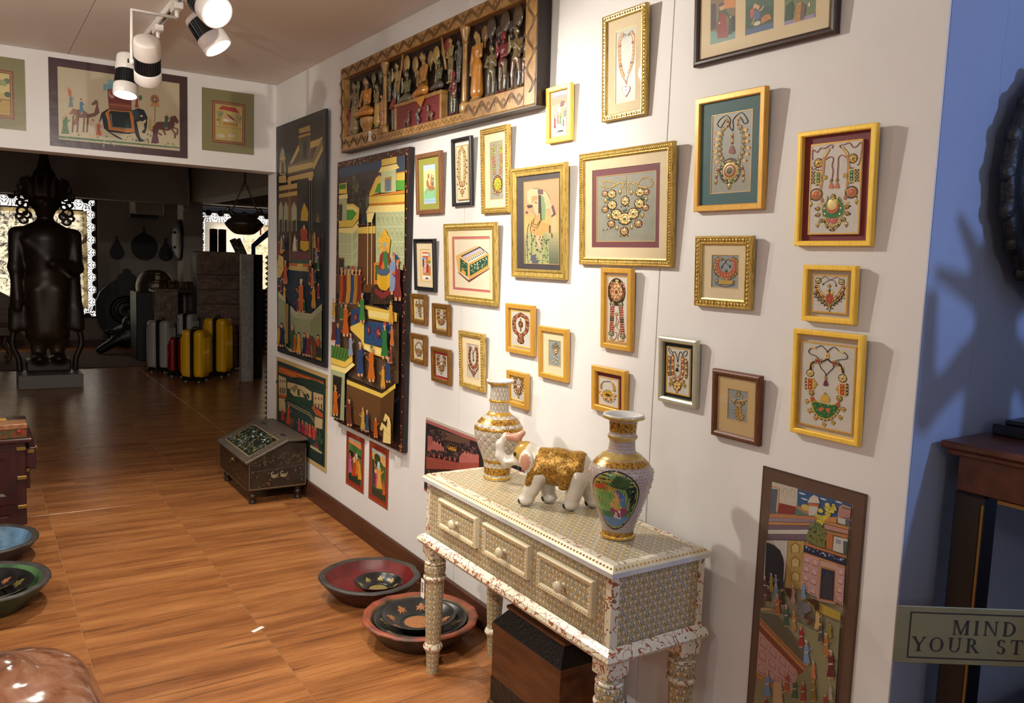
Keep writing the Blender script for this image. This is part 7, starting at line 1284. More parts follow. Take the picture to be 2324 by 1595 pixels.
# ================================================================== console table and the things on it
def ogee(name, p, q, base, line, fl, fl2, rough=.3, lw=.085, fr=.24, bump=.5, border=None):
    t = NT(name); uv = t.coord('UV'); sp = t.new('ShaderNodeSeparateXYZ'); t.link(uv, sp.inputs[0]); M = t.math
    u = M('DIVIDE', sp.outputs[0], p); v = M('DIVIDE', sp.outputs[1], q)
    g = M('MULTIPLY', M('SUBTRACT', 1.0, M('COSINE', M('MULTIPLY', v, 2*pi))), .25)
    ctr = lambda x: M('SUBTRACT', M('FRACT', M('ADD', x, .5)), .5)
    d = M('MINIMUM', M('ABSOLUTE', ctr(M('SUBTRACT', u, g))), M('ABSOLUTE', ctr(M('ADD', u, g))))
    lm = M('SUBTRACT', 1.0, M('SMOOTH_MIN', M('DIVIDE', d, lw), 1.0, .2), clamp=True)
    inA = M('LESS_THAN', M('ABSOLUTE', ctr(u)), g)
    du = M('ADD', M('MULTIPLY', inA, ctr(u)), M('MULTIPLY', M('SUBTRACT', 1.0, inA), ctr(M('ADD', u, .5))))
    dv = M('ADD', M('MULTIPLY', inA, ctr(M('ADD', v, .5))), M('MULTIPLY', M('SUBTRACT', 1.0, inA), ctr(v)))
    dv2 = M('SUBTRACT', dv, .06); r = M('SQRT', M('ADD', M('MULTIPLY', du, du), M('MULTIPLY', dv2, dv2))); th = M('ARCTAN2', du, dv2)
    pet = M('ADD', fr, M('MULTIPLY', M('COSINE', M('MULTIPLY', th, 5.0)), fr*.32)); fm = M('LESS_THAN', r, pet)
    rim = M('GREATER_THAN', M('ADD', M('COSINE', M('MULTIPLY', r, 85.0)), M('COSINE', M('MULTIPLY', th, 10.0))), .25)
    leaf = M('MULTIPLY', M('LESS_THAN', M('ABSOLUTE', M('SUBTRACT', M('ABSOLUTE', du), M('MULTIPLY', M('ADD', dv, .42), .45))), .035), M('MULTIPLY', M('LESS_THAN', dv, -.08), M('GREATER_THAN', dv, -.36)))
    rnd = t.new('ShaderNodeTexWhiteNoise', noise_dimensions='2D'); cx = t.new('ShaderNodeCombineXYZ'); t.link(M('FLOOR', M('ADD', M('SUBTRACT', u, M('MULTIPLY', M('SUBTRACT', 1.0, inA), .5)), .5)), cx.inputs[0]); t.link(M('FLOOR', M('ADD', v, M('MULTIPLY', M('SUBTRACT', 1.0, inA), .5))), cx.inputs[1]); t.link(cx.outputs[0], rnd.inputs['Vector'])
    fc = t.mix(M('GREATER_THAN', rnd.outputs['Value'], .62), lin(fl), lin(fl2)); n = t.noise(t.coord(), 30, 4)
    bs = t.mix(n, lin(base), lin(tuple(int(c*.92) for c in base)))
    c = t.mix(M('MULTIPLY', fm, M('ADD', .2, M('MULTIPLY', rim, .7))), bs, fc); c = t.mix(leaf, c, lin((52, 70, 62)))
    edge = M('MULTIPLY', M('GREATER_THAN', d, lw*.75), M('LESS_THAN', d, lw*1.25)); c = t.mix(M('MULTIPLY', edge, .85), c, lin((96, 78, 50)))
    c = t.mix(M('GREATER_THAN', lm, .25), c, lin(line)); t.base(c); t.rough(rough); t.bump(M('ADD', lm, M('MULTIPLY', fm, .4)), bump, .0015); return t.m
TBL = ogee('painted_marble_lattice', .0375, .041, (214, 202, 170), (186, 156, 92), (50, 60, 90), (112, 48, 48))
TBLT = ogee('painted_marble_lattice_top', .0375, .041, (216, 206, 176), (192, 166, 104), (70, 76, 90), (122, 68, 60))
def vine_mat():
    t = NT('painted_marble_vine'); uv = t.coord('UV'); M = t.math; sp = t.new('ShaderNodeSeparateXYZ'); t.link(uv, sp.inputs[0])
    n = t.noise(t.coord(), 26, 2, .5, .6); vor = t.voronoi(t.coord(), 62); k = t.noise(t.coord(), 40, 1)
    st = M('LESS_THAN', M('ABSOLUTE', M('SUBTRACT', n, .5)), .022); c = t.mix(st, lin((216, 208, 184)), lin((150, 84, 58)))
    c = t.mix(M('MULTIPLY', M('LESS_THAN', vor, .2), M('GREATER_THAN', k, .52)), c, lin((70, 92, 84))); c = t.mix(M('MULTIPLY', M('LESS_THAN', vor, .2), M('LESS_THAN', k, .42)), c, lin((150, 92, 66))); t.base(c); t.rough(.28); t.bump(st, .25, .001); return t.m
VINE = vine_mat(); IVORY = mat('ivory_marble', (216, 204, 172), .28, c2=(200, 190, 164), nscale=18); IVW = mat('white_marble_edge', (208, 206, 200), .25, c2=(176, 178, 182), nscale=9); GILT = mat('gilt_paint', (196, 152, 60), .3, .45)
ct = thing('console_table', 'ivory painted marble console table with three drawers and turned legs', 'table', (-.235, 2.21, 0), (0, 0, -pi/2))
HW, HD = .568, .19
tp = MB().prism([(-HW, .764), (HW, .764), (HW, .778), (-HW, .778)], -HD, HD).build('table_top', IVW, ct)
m = MB(); v = []; 
for (x, y, z) in ((HW, HD, .778), (HW-.02, HD-.02, .792)): v += [(-x, -y, z), (x, -y, z), (x, y, z), (-x, y, z)]
m.add(v, [(0, 1, 5, 4), (1, 2, 6, 5), (2, 3, 7, 6), (3, 0, 4, 7)]).build('top_bevel', IVORY, tp)
ring2 = MB()
for (a, b, c, d) in ((-HW+.02, -HD+.02, HW-.02, -HD+.045), (-HW+.02, HD-.045, HW-.02, HD-.02), (-HW+.02, -HD+.045, -HW+.045, HD-.045), (HW-.045, -HD+.045, HW-.02, HD-.045)): ring2.box(a, b, .786, c, d, .792)
ring2.build('top_vine_border', VINE, tp); MB().box(-HW+.045, -HD+.045, .786, HW-.045, HD-.045, .7925).build('top_field', TBLT, tp)
m = MB()
for i in range(74): m.ball((-HW+.02+(2*HW-.04)*i/73, -HD+.01, .786), .0034, 6, 4)
for i in range(24): m.ball((HW-.01, -HD+.02+(2*HD-.04)*i/23, .786), .0034, 6, 4); m.ball((-HW+.01, -HD+.02+(2*HD-.04)*i/23, .786), .0034, 6, 4)
o = m.build('bead_row', GILT, tp); o['kind'] = 'stuff'
bd = MB().box(-.55, -.172, .556, .55, .18, .764).build('body', TBL, ct)
m = MB()
for x in (-.55, .525): m.box(x, -.1735, .556, x+.025, -.1715, .764)
for y in (-.172, .155):
    for x in (-.5515, .5495): m.box(x, y, .556, x+.002, y+.025, .764)
m.build('corner_vine', VINE, bd)
m = MB(); v = []
for (x, y, z) in ((.552, .175, .558), (.572, .195, .545), (.58, .2, .532), (.572, .193, .520), (.5, .15, .520)): v += [(-x, -y, z), (x, -y, z), (x, min(y, .185), z), (-x, min(y, .185), z)]
f = []
for k in range(4):
    for j in range(4): a, b = k*4+j, k*4+(j+1) % 4; f.append((a, a+4, b+4, b))
f.append((16, 19, 18, 17)); m.add(v, f).build('lower_moulding', VINE, ct)
def drawer(x):
    d = MB().box(x-.128, -.184, .627, x+.128, -.172, .720, .002).build('drawer', TBL, ct)
    o = mould(MB(), .272, .108, [(0, .172), (0, .187), (.004, .191), (.016, .188), (.018, .182)]).build('drawer_border', IVORY, d); o.location = (x, 0, .6195)
    m = MB()
    for i in range(22): m.ball((x-.125+.25*i/21, -.1905, .7185), .0024, 5, 4); m.ball((x-.125+.25*i/21, -.1905, .6285), .0024, 5, 4)
    for i in range(8): m.ball((x-.127, -.1905, .634+.08*i/7), .0024, 5, 4); m.ball((x+.127, -.1905, .634+.08*i/7), .0024, 5, 4)
    o = m.build('bead_row', GILT, d); o['kind'] = 'stuff'
    k = MB().xf(Matrix.Translation((x, -.184, .668)) @ Matrix.Rotation(pi/2, 4, 'X')).lathe(prof_curve([(.009, 0), (.007, .006), (.008, .011), (.015, .016), (.018, .022), (.015, .029), (.006, .033), (0, .033)], 4), 16).build('knob', IVORY, d)
for x in (-.295, .025, .347): drawer(x)
legp = prof_curve([(0, .0), (.022, 0), (.0225, .01), (.027, .085)], 3)+prof_curve([(.028, .09), (.036, .1), (.037, .108), (.030, .122)], 4)+prof_curve([(.029, .125), (.034, .25), (.037, .375)], 4)+prof_curve([(.042, .38), (.044, .388), (.038, .396), (.042, .415), (.041, .435), (.036, .44)], 4)+[(.041, .443), (.041, .449), (.036, .452), (.037, .47), (0, .47)]
for sx in (-1, 1):
    for sy in (-1, 1):
        L = MB().lathe(legp, 22, (sx*.525, sy*.14-.003, 0), uvr=.034).build('leg', TBL, ct); MB().box(sx*.525-.038, sy*.14-.041, .468, sx*.525+.038, sy*.14+.035, .522, .004).build('leg_block', VINE, L)
        for pr_ in (prof_curve([(.029, .087), (.037, .1), (.038, .108), (.030, .123)], 5), [(.040, .379), (.045, .384), (.045, .391), (.040, .396)], [(.037, .441), (.042, .444), (.042, .449), (.037, .452)]): MB().lathe(pr_, 22, (sx*.525, sy*.14-.003, 0)).build('leg_ring', VINE, L)
tg = MB().box(-.562, -.183, .30, -.535, -.1822, .375).build('price_tag', LABELM, ct); m = MB()
for i in range(6): m.box(-.556, -.1836, .322+.007*i, -.545+.002*(i % 3), -.1832, .326+.007*i)
m.build('tag_print', INK, tg)

def vase(label, loc, prof, bands, m_body, rimc):
    t = thing('vase', label, 'vase', loc, (0, 0, -pi/2)); MB().lathe(prof, 40, uvr=.075).build('vase_body', m_body, t)
    r0, z0 = prof[-1]; MB().lathe([(r0, z0), (r0*.99, z0+.004), (r0-.008, z0+.003), (.03, z0-.03), (.03, z0-.08), (0, z0-.08)], 40).build('vase_mouth', mat('vase_inner_white', (206, 204, 198), .3), t)
    for (z, hh, bulge, mm) in bands:
        rr = np.interp([z, z+hh/2, z+hh], [p[1] for p in prof], [p[0] for p in prof]); MB().lathe([(rr[0]+.0004, z), (rr[1]+bulge, z+hh/2), (rr[2]+.0004, z+hh)], 40).build('gilt_band', mm, t)
    return t
V1 = ogee('vase_white_gold_lattice', .0295, .034, (200, 196, 186), (214, 210, 200), (150, 106, 40), (130, 88, 36), lw=.10, fr=.36)
V2 = ogee('vase_lilac_lattice', .0165, .02, (196, 184, 186), (186, 160, 110), (120, 92, 110), (150, 110, 60), lw=.08, fr=.26)
GILTP = mat('gilt_pattern', (186, 140, 50), .3, .4, c2=(96, 62, 28), nscale=130, lo=.45, hi=.6); GILTB = mat('gilt_bright', (206, 160, 66), .25, .5); CRG = mat('cream_gilt', (204, 180, 110), .25, .3, c2=(160, 120, 50), nscale=25)
p1 = prof_curve([(0, 0), (.048, 0), (.05, .008), (.049, .02), (.055, .07), (.078, .13), (.091, .175), (.088, .205), (.062, .235), (.04, .25), (.036, .265), (.037, .30), (.035, .345), (.038, .355), (.05, .366), (.052, .372)], 4)
vase('white vase with gold flower lattice on the console table, beside the elephant', (-.205, 2.585, .793), p1, [(.0, .012, .003, GILTB), (.02, .028, .0008, GILTP), (.066, .012, .001, GILTP), (.192, .012, .0015, GILTP), (.216, .03, .0012, GILTP), (.246, .010, .004, GILTB), (.293, .010, .004, GILTB), (.358, .010, .002, GILTB)], V1, None)
p2 = prof_curve([(0, 0), (.046, 0), (.048, .01), (.047, .022), (.058, .06), (.082, .13), (.097, .185), (.094, .215), (.066, .247), (.046, .26), (.040, .275), (.039, .305), (.044, .312), (.040, .32), (.042, .355), (.056, .362), (.062, .366), (.061, .372)], 4)
v2 = vase('vase with oval portrait of a seated lady, at the near end of the console table', (-.233, 1.85, .793), p2, [(.0, .012, .004, GILTB), (.012, .012, .001, GILTP), (.228, .016, .0012, GILTP), (.246, .016, .004, CRG), (.298, .018, .006, CRG), (.324, .03, .001, GILTP), (.358, .014, .003, CRG)], V2, None)
c = Canvas(.155, .19, [(0, 0), (100, 0), (100, 120), (0, 120)]); E = lambda k, col: c.raw([(k*.0765*cos(a), .095+k*.094*sin(a)) for a in [2*pi*i/32 for i in range(32)]], col)
E(1, '20222c'); E(.95, 'c8a850'); E(.92, '5c8c4c')
def clip(pts, col):
    P = []
    for x, y in pts:
        u, w = c.uv((x, y)); a, b = u/(.0765*.92), (w-.095)/(.094*.92); L = hypot(a, b)
        if L > 1: a, b = a/L, b/L
        P.append((a*.0765*.92, .095+b*.094*.92))
    c.raw(P, col)
clip([(5, 40), (10, 10), (50, 2), (55, 40), (30, 44)], 'd89448'); clip([(8, 30), (45, 22), (48, 34), (8, 40)], 'b8502c'); clip([(40, 5), (75, 4), (95, 30), (99, 65), (80, 60), (70, 35), (45, 30)], '22382c'); clip([(80, 30), (88, 30), (92, 80), (84, 80)], '1c1c20'); clip([(2, 48), (30, 38), (60, 42), (66, 70), (20, 88), (4, 75)], '74a458'); clip([(15, 95), (50, 88), (90, 92), (80, 108), (50, 119), (25, 110)], '5c7ca0'); clip([(4, 80), (60, 84), (96, 75), (90, 94), (50, 96), (12, 94)], '3c6c3c')
clip([(44, 88), (40, 76), (52, 70), (62, 74), (76, 72), (80, 84), (66, 92), (50, 94)], '8c2c54'); clip([(48, 94), (56, 76), (64, 78), (66, 96)], 'd0c8bc'); clip([(46, 72), (48, 54), (56, 50), (66, 56), (66, 74), (54, 78)], 'c89c40'); clip([(58, 50), (62, 42), (70, 48), (74, 70), (66, 72)], '3c64a0'); c.ell(55, 45, 5, 6, 'c89468'); clip([(50, 40), (56, 36), (64, 42), (66, 52), (60, 48)], '34508c'); clip([(48, 60), (40, 66), (46, 72), (52, 66)], 'c89468')
for i in range(30): q = random.Random(i); clip([(44+q.random()*34+a, 6+q.random()*26+b) for a, b in ((0, 0), (3, 1), (2, 4), (-1, 3))], '3c5c34' if i % 2 else '2c4828')
me = c.mb.mesh('portrait'); import bmesh
bm = bmesh.new(); bm.from_mesh(me)
for k in range(4):
    e = [e for e in bm.edges if e.calc_length() > .012]
    if e: bmesh.ops.subdivide_edges(bm, edges=e, cuts=1, use_grid_fill=False)
bmesh.ops.triangulate(bm, faces=bm.faces[:])
for v in bm.verts:
    z = v.co.z+.035; R = float(np.interp(z, [p[1] for p in p2], [p[0] for p in p2]))+.0016-v.co.y*1.2; a = v.co.x/.085; v.co = Vector((R*sin(a), -R*cos(a), z))
bm.to_mesh(me); bm.free()
o = link('portrait_medallion', me, colmat('enamel_portrait', .2, 0, .08, 120), v2); o.rotation_euler.z = radians(38)
m = MB()
for k in range(110):
    q = random.Random(k); z = .05+.17*q.random(); a = q.uniform(0, 2*pi); R = float(np.interp(z, [p[1] for p in p2], [p[0] for p in p2]))
    if abs(((a+pi/2-radians(38)+pi) % (2*pi))-pi) < 1.0: continue
    m.ball((R*cos(a), R*sin(a), z), .0028, 6, 4)
o = m.build('bead_studs', GILTB, v2); o['kind'] = 'stuff'

# marble elephant with gilt blanket, trunk raised
el = thing('elephant_figurine', 'white marble elephant figurine with gilt blanket and raised trunk', 'figurine', (-.215, 2.19, .803), (0, 0, radians(-47)))
w, g, pk, bl = 'cfc8bc', 'b08c3c', 'b8866c', '16161a'
B = [('e', (.0, 0, .125), (.085, .056, .062), w), ('e', (.07, 0, .12), (.05, .054, .062), w), ('e', (-.055, 0, .125), (.048, .05, .058), w)]
P = B+[('c', (-.07, 0, .14), (-.1, 0, .16), .042, .038, w), ('e', (-.115, 0, .16), (.038, .036, .042), g), ('e', (-.125, 0, .148), (.03, .03, .034), w), ('c', (-.145, 0, .14), (-.178, 0, .125), .02, .017, w), ('c', (-.178, 0, .125), (-.202, 0, .145), .017, .015, w), ('c', (-.202, 0, .145), (-.203, 0, .185), .015, .013, w), ('c', (-.203, 0, .185), (-.182, 0, .213), .013, .012, w), ('c', (-.182, 0, .213), (-.145, 0, .212), .012, .013, pk), ('c', (-.145, 0, .212), (-.125, 0, .23), .013, .010, pk)]
for s in (-1, 1):
    P += [('c', (-.138, s*.018, .135), (-.175, s*.026, .13), .006, .003, 'e0d8c4'), ('e', (-.098, s*.045, .145), (.026, .009, .034), w, (0, radians(10), s*radians(25))), ('e', (-.1, s*.051, .143), (.018, .005, .025), pk, (0, radians(10), s*radians(25))), ('e', (-.14, s*.026, .162), (.006, .004, .005), bl)]
for (x, y, fx) in ((-.062, -.03, -.098), (-.05, .03, -.03), (.075, -.032, .055), (.085, .03, .12)):
    P += [('c', (x, y, .1), ((x+fx)/2, y, .05), .034, .026, w), ('c', ((x+fx)/2, y, .05), (fx, y, .012), .025, .023, w), ('e', (fx, y, .009), (.026, .024, .012), w)]
    for q in (-.014, 0, .014): P.append(('e', (fx-.021+abs(q)*.3, y+q, .006), (.006, .006, .007), bl))
P += [('c', (.118, 0, .14), (.13, .01, .07), .007, .004, w)]
link('body', sdf(P, .0038, .012), colmat('white_marble_painted', .28, 0, .06, 60, coat=.3), el)
GOLDB = mat('gilt_filigree', (186, 142, 58), .32, .5, c2=(110, 76, 30), nscale=190, lo=.42, hi=.58, bump=.4, bscale=200, bdist=.002)
link('saddle_cloth', sdf([('e', b[1], tuple(r+.0035 for r in b[2]), g) for b in B]+[('c', (-.065, -.035, .11), (-.085, -.042, .07), .03, .018, g), ('c', (.035, -.045, .11), (.03, -.052, .06), .03, .014, g), ('c', (-.065, .035, .11), (-.085, .042, .07), .03, .018, g), ('-b', (0, 0, .0), (.3, .3, .062), 0, g), ('-b', (.155, 0, .1), (.06, .2, .2), 0, g)], .0038, .012), GOLDB, el)
# ================================================================== things on the floor
LACW = colmat('dark_lacquer_painting', .4, 0, .25, 70); DKLAC = mat('dark_lacquered_wood', (38, 28, 22), .38, c2=(58, 42, 30), nscale=14, bump=.1, bscale=60); WORN = mat('worn_black_border', (60, 54, 48), .45, c2=(104, 94, 80), nscale=90, bump=.3, bscale=140)
sb = thing('writing_box', 'dark lacquered slant top writing box with painted swans on turned feet', 'box', (-.022, 5.575, 0), (0, 0, -pi/2)); sb.scale = (1.03, 1.03, 1.03); RZ = Matrix.Rotation(pi/2, 4, 'Z')
MB().xf(RZ).prism([(-.375, .088), (-.005, .088), (-.005, .362), (-.115, .380), (-.375, .262)], -.345, .345).build('body', DKLAC, sb)
sl = Matrix.Translation((0, -.39, .262)) @ Matrix.Rotation(atan2(.128, .275), 4, 'X')
lid = MB().xf(sl).box(-.362, 0, 0, .362, .303, .016, .003).build('lid', WORN, sb); tb = MB().box(-.362, -.118, .384, .362, 0, .40, .003).build('top_board', WORN, sb)
c = Canvas(.56, .215, [(0, 0), (100, 0), (100, 50), (0, 50)]); c.full('8a7a5c'); c.full('22241e', .008); speck(c, 3, 3, 97, 47, 300, ['4c5434', '6c6430', '7c8c8c', '2c3424', '8c7c4c', '5c6c74', '14180f'], 1.7, 2); speck(c, 5, 26, 95, 46, 90, ['8c9c9c', 'a89c70', '5c6450'], 1.2, 3)
for x, y in ((30, 12), (55, 10), (78, 14), (45, 20)): c.ell(x, y, 4, 1.6, '9cb0c0')
o = c.build('painted_scene', LACW, lid); o.matrix_basis = sl @ Matrix.Translation((0, .044, .0165)) @ Matrix.Rotation(-pi/2, 4, 'X')
for x in (-.2, .22): MB().box(x-.02, -.13, .398, x+.02, -.108, .404).build('hinge', mat('black_iron', (20, 18, 18), .5), sb)
MB().ball((.02, -.385, .225), (.018, .014, .014)).box(-.0, -.38, .205, .04, -.374, .25, .003).build('lock', mat('aged_brass', (104, 82, 44), .45, .6), sb)
for x in (-.30, .30):
    for y in (-.335, -.045): MB().lathe(prof_curve([(0, 0), (.022, 0), (.024, .012), (.016, .022), (.026, .045), (.02, .062), (.028, .075), (.026, .09), (0, .09)], 3), 14, (x, y, 0)).build('foot', DKLAC, sb)
def sidepaint(w, h, draw, M_, par):
    c = Canvas(w, h, [(0, 0), (100, 0), (100, 60), (0, 60)]); draw(c); o = c.build('painted_side', LACW, par); o.matrix_basis = M_
def swans(c):
    speck(c, 4, 10, 96, 26, 130, ['4c4824', '38381c', '5c5030', '241c14'], 1.6, 4); speck(c, 4, 30, 96, 56, 60, ['1c2420', '26302a', '6c4c34', '3c4034'], 1.6, 5)
    for x in (44, 60): c.ell(x, 42, 6, 2.6, '8c8464'); c.line([(x-4, 41), (x-5.5, 37), (x-3, 35.5), (x-1.5, 37)], 1.2, '9c9478'); c.poly([(x, 41), (x+8, 37), (x+6, 43)], '746c50')
    c.line([(4, 33), (40, 32), (96, 29)], .6, '5c5c48'); c.line([(1, 58), (99, 58)], 1.2, '7c6c44'); c.line([(1, 20), (1, 58)], .8, '7c6c44'); c.line([(99, 6), (99, 58)], .8, '7c6c44')
sidepaint(.365, .27, swans, Matrix.Translation((.3458, -.19, .09)) @ RZ, sb)
def fl(c): speck(c, 3, 4, 97, 56, 160, ['6c4c2c', '4c3a24', '7c6438', '2c2418', '8c5c34'], 1.3, 7); c.line([(1, 58), (99, 58)], 1.5, '7c6c44')
sidepaint(.68, .17, fl, Matrix.Translation((0, -.3765, .09)), sb)

def rough_bowl(label, loc, R, H, cin, crim, cout, base=.62, seed=1):
    t = thing('bowl', label, 'bowl', loc, group='painted wooden bowls on the floor'); q = random.Random(seed); wob = [1+q.uniform(-.022, .022) for i in range(36)]
    def lath(prof, m, nm):
        b = MB().lathe(prof, 36); n = len(prof); b.v = [(x*wob[i//n], y*wob[i//n], z) for i, (x, y, z) in enumerate(b.v)]; b.build(nm, m, t)
    lath([(0, 0), (R*base, 0), (R*.86, H*.55), (R, H*.95)], cout, 'outer_wall'); lath([(R, H*.93), (R*.985, H), (R*.93, H*1.01), (R*.86, H*.96)], crim, 'rim'); lath([(R*.86, H*.96), (R*.78, H*.6), (R*.62, H*.22), (0, H*.2)], cin, 'inner_bowl'); return t
def dish(label, loc, R, H, leafm, nl=7, tilt=(0, 0, 0), centre=True, cat='dish'):
    t = thing('leaf_dish', label, cat, loc, tilt, group='black lacquer dishes with leaves'); BL_ = mat('black_lacquer', (20, 20, 20), .3, c2=(30, 29, 28), nscale=20)
    MB().lathe(prof_curve([(0, 0), (R*.5, 0), (R*.55, H*.12), (R*.9, H*.75), (R, H), (R*.985, H*1.04), (R*.95, H*1.0), (R*.72, H*.5), (R*.47, H*.22), (R*.44, H*.17), (0, H*.17)], 3), 40).build('dish_body', BL_, t)
    if centre: MB().disc((0, 0, H*.17+.0012), R*.38, 28).build('gilt_centre', leafm, t)
    lf = [(.0, -.5), (.08, -.1), (.42, -.3), (.3, .0), (.5, .2), (.22, .22), (.2, .4), (0, .6), (-.2, .4), (-.22, .22), (-.5, .2), (-.3, .0), (-.42, -.3), (-.08, -.1)]; S_ = R*.3; sl_ = atan2(H*.5, R*.25)
    me = MB().prism([(a*S_, b*S_) for a, b in lf], -.0012, 0).mesh('leaf'); me.materials.append(leafm)
    for i in range(nl):
        o = link('leaf', me, None, t); a = 2*pi*(i+.3)/nl; r = R*.70
        o.matrix_basis = Matrix.Translation((r*cos(a), r*sin(a), H*.50)) @ Matrix.Rotation(a-pi/2, 4, 'Z') @ Matrix.Rotation(sl_*.95-pi/2, 4, 'X')
    return t
GLEAF = mat('pale_gold_leaf', (176, 156, 92), .4, .3, c2=(120, 100, 54), nscale=90); CLEAF = mat('copper_leaf', (178, 118, 70), .45, .2, c2=(128, 80, 48), nscale=110); WBLK = mat('charred_rim', (46, 42, 40), .5, c2=(74, 68, 62), nscale=16, bump=.3)
rough_bowl('red painted wooden bowl with charred rim, by the baseboard', (-.297, 3.535, 0), .238, .105, mat('red_bowl_paint', (128, 32, 30), .4, c2=(84, 24, 24), nscale=7), WBLK, mat('red_bowl_outer', (74, 24, 22), .45, c2=(40, 20, 20), nscale=8), seed=2)
dish('small black dish with pale gold leaves, lying in the red bowl', (-.27, 3.50, .035), .112, .045, GLEAF, 8)
rough_bowl('orange rimmed rough wooden bowl beside the front leg of the console table', (-.29, 3.02, 0), .245, .105, mat('orange_bowl_inner', (150, 120, 80), .5, c2=(60, 40, 28), nscale=9), mat('orange_rim', (164, 76, 44), .5, c2=(70, 44, 34), nscale=9, bump=.2), mat('brown_bowl_outer', (84, 66, 48), .6, c2=(44, 34, 28), nscale=10, bump=.2), seed=3)
dish('wide black dish nested in the orange rimmed bowl, under a smaller one', (-.29, 3.02, .035), .20, .06, GLEAF, 8, centre=False)
dish('black dish with copper leaves and copper centre, on top in the orange rimmed bowl', (-.295, 3.025, .062), .158, .045, CLEAF, 8)
rough_bowl('blue painted wooden bowl on the floor at the left edge', (-1.845, 4.86, 0), .258, .11, mat('blue_bowl_paint', (110, 150, 182), .45, c2=(64, 84, 100), nscale=8), WBLK, mat('blue_bowl_outer', (66, 72, 76), .5, c2=(40, 40, 42), nscale=8), seed=4)
dish('small black dish lying in the blue bowl', (-1.90, 4.80, .04), .12, .042, GLEAF, 7)
rough_bowl('green painted wooden bowl on the floor at the left edge', (-1.85, 4.20, 0), .268, .12, mat('green_bowl_paint', (92, 136, 84), .45, c2=(48, 74, 48), nscale=8), WBLK, mat('green_bowl_outer', (62, 92, 58), .5, c2=(40, 52, 40), nscale=8), seed=5)
dish('wide black dish nested in the green bowl, under a smaller one', (-1.86, 4.20, .04), .21, .066, GLEAF, 8, centre=False)
dish('black dish with copper leaves, on top in the green bowl', (-1.875, 4.20, .072), .165, .05, CLEAF, 8)

# chest under the console table
DW = mat('sheesham_wood', (70, 40, 22), .38, c2=(110, 66, 34), nscale=5, stretch=(1, 3, 6)); HAM = mat('hammered_dark_metal', (28, 24, 22), .35, .3, bump=.9, bscale=70, bdist=.006)
ch = thing('wooden_chest', 'small dark wooden chest with hammered metal lid under the console table', 'chest', (-.185, 2.215, 0), (0, 0, -pi/2))
MB().box(-.215, -.128, 0, .215, .12, .02, .004).build('plinth', DW, ch); MB().box(-.205, -.118, .02, .205, .11, .285).build('body', DW, ch)
MB().box(-.2055, -.1205, .022, .2055, -.1175, .11).build('carved_front', HAM, ch); MB().box(-.21, -.122, .285, .21, .115, .312, .003).build('lid_rim', DW, ch)
v = []
for (x, y0, y1, z) in ((.208, -.12, .113, .312), (.165, -.075, .075, .368)): v += [(-x, y0, z), (x, y0, z), (x, y1, z), (-x, y1, z)]
MB().add(v, [(0, 1, 5, 4), (1, 2, 6, 5), (2, 3, 7, 6), (3, 0, 4, 7), (4, 5, 6, 7)]).build('lid', HAM, ch); MB().box(-.175, -.085, .368, .175, .085, .382, .003).build('lid_cap', DW, ch)

# cabinet at the left edge with lacquer boxes and booklets on top
RW = mat('rosewood', (44, 18, 18), .32, c2=(66, 28, 24), nscale=4, stretch=(5, 5, 1)); BRS = mat('brass_fitting', (138, 108, 52), .4, .6)
cb = thing('rosewood_cabinet', 'dark rosewood cabinet with brass corners at the left edge', 'cabinet', (-1.92, 5.75, 0))
MB().box(-.30, -.35, .0, .30, .35, .485, .004).build('body', RW, cb); MB().box(-.325, -.375, .485, .335, .375, .51, .006).build('top', RW, cb)
pn = mould(MB(), .5, .32, [(0, .35), (0, .358), (.05, .358), (.065, .351), (.065, .35)]).build('door_panel', RW, cb); pn.location = (0, 0, .13)
pn = mould(MB(), .5, .10, [(0, .35), (0, .358), (.04, .358), (.045, .351), (.045, .35)]).build('door_panel', RW, cb); pn.location = (0, 0, .015)
for z in (.1, .27, .44): MB().box(.255, -.362, z, .302, -.33, z+.02, .002).build('brass_corner', BRS, cb)
for z, o_ in ((.31, .055), (.20, .022)):
    d = MB().box(.30, -.30, z, .30+o_, .30, z+.13, .003).build('drawer', RW, cb); MB().ball((.30+o_+.012, -.02, z+.07), .014).build('knob', BRS, d); MB().box(.3+o_*.2, -.303, z+.1, .3+o_*.8, -.299, z+.12).build('drawer_brass', BRS, d)
bx = thing('lacquer_box', 'small painted lacquer box at the near end of the cabinet top', 'box', (-1.80, 5.46, .51)); MB().box(-.18, -.07, 0, .19, .07, .052, .004).build('body', mat('painted_green_lacquer', (60, 66, 36), .35, c2=(120, 52, 32), nscale=40, lo=.45, hi=.6), bx); MB().box(-.183, -.073, .052, .193, .073, .084, .005).build('lid', mat('painted_red_lacquer', (120, 66, 40), .35, c2=(150, 110, 70), nscale=40), bx)
m = MB(); MB().ball((.15, -.074, .04), (.012, .003, .012)).build('boss', mat('red_boss', (150, 30, 24), .35), bx)
for i, (cc, lb) in enumerate((((86, 84, 60), 'green patterned'), ((160, 60, 50), 'red spined'), ((150, 140, 110), 'cream'), ((196, 150, 60), 'yellow'), ((110, 80, 60), 'brown'))):
    t = thing('booklet', lb+' booklet lying behind the lacquer box on the cabinet', 'book', (-1.80-.01*i, 5.60+.075*i, .51), (0, 0, .02*i), group='booklets on the cabinet'); MB().box(-.15, -.032, 0, .16-.01*i, .032, .03+.012*(i % 2), .002).build('cover', mat('booklet_'+str(i), cc, .5, c2=tuple(int(x*.5) for x in cc), nscale=30), t); MB().box(-.145, -.034, .004, .155-.01*i, .028, .024).build('pages', PAPER, t)
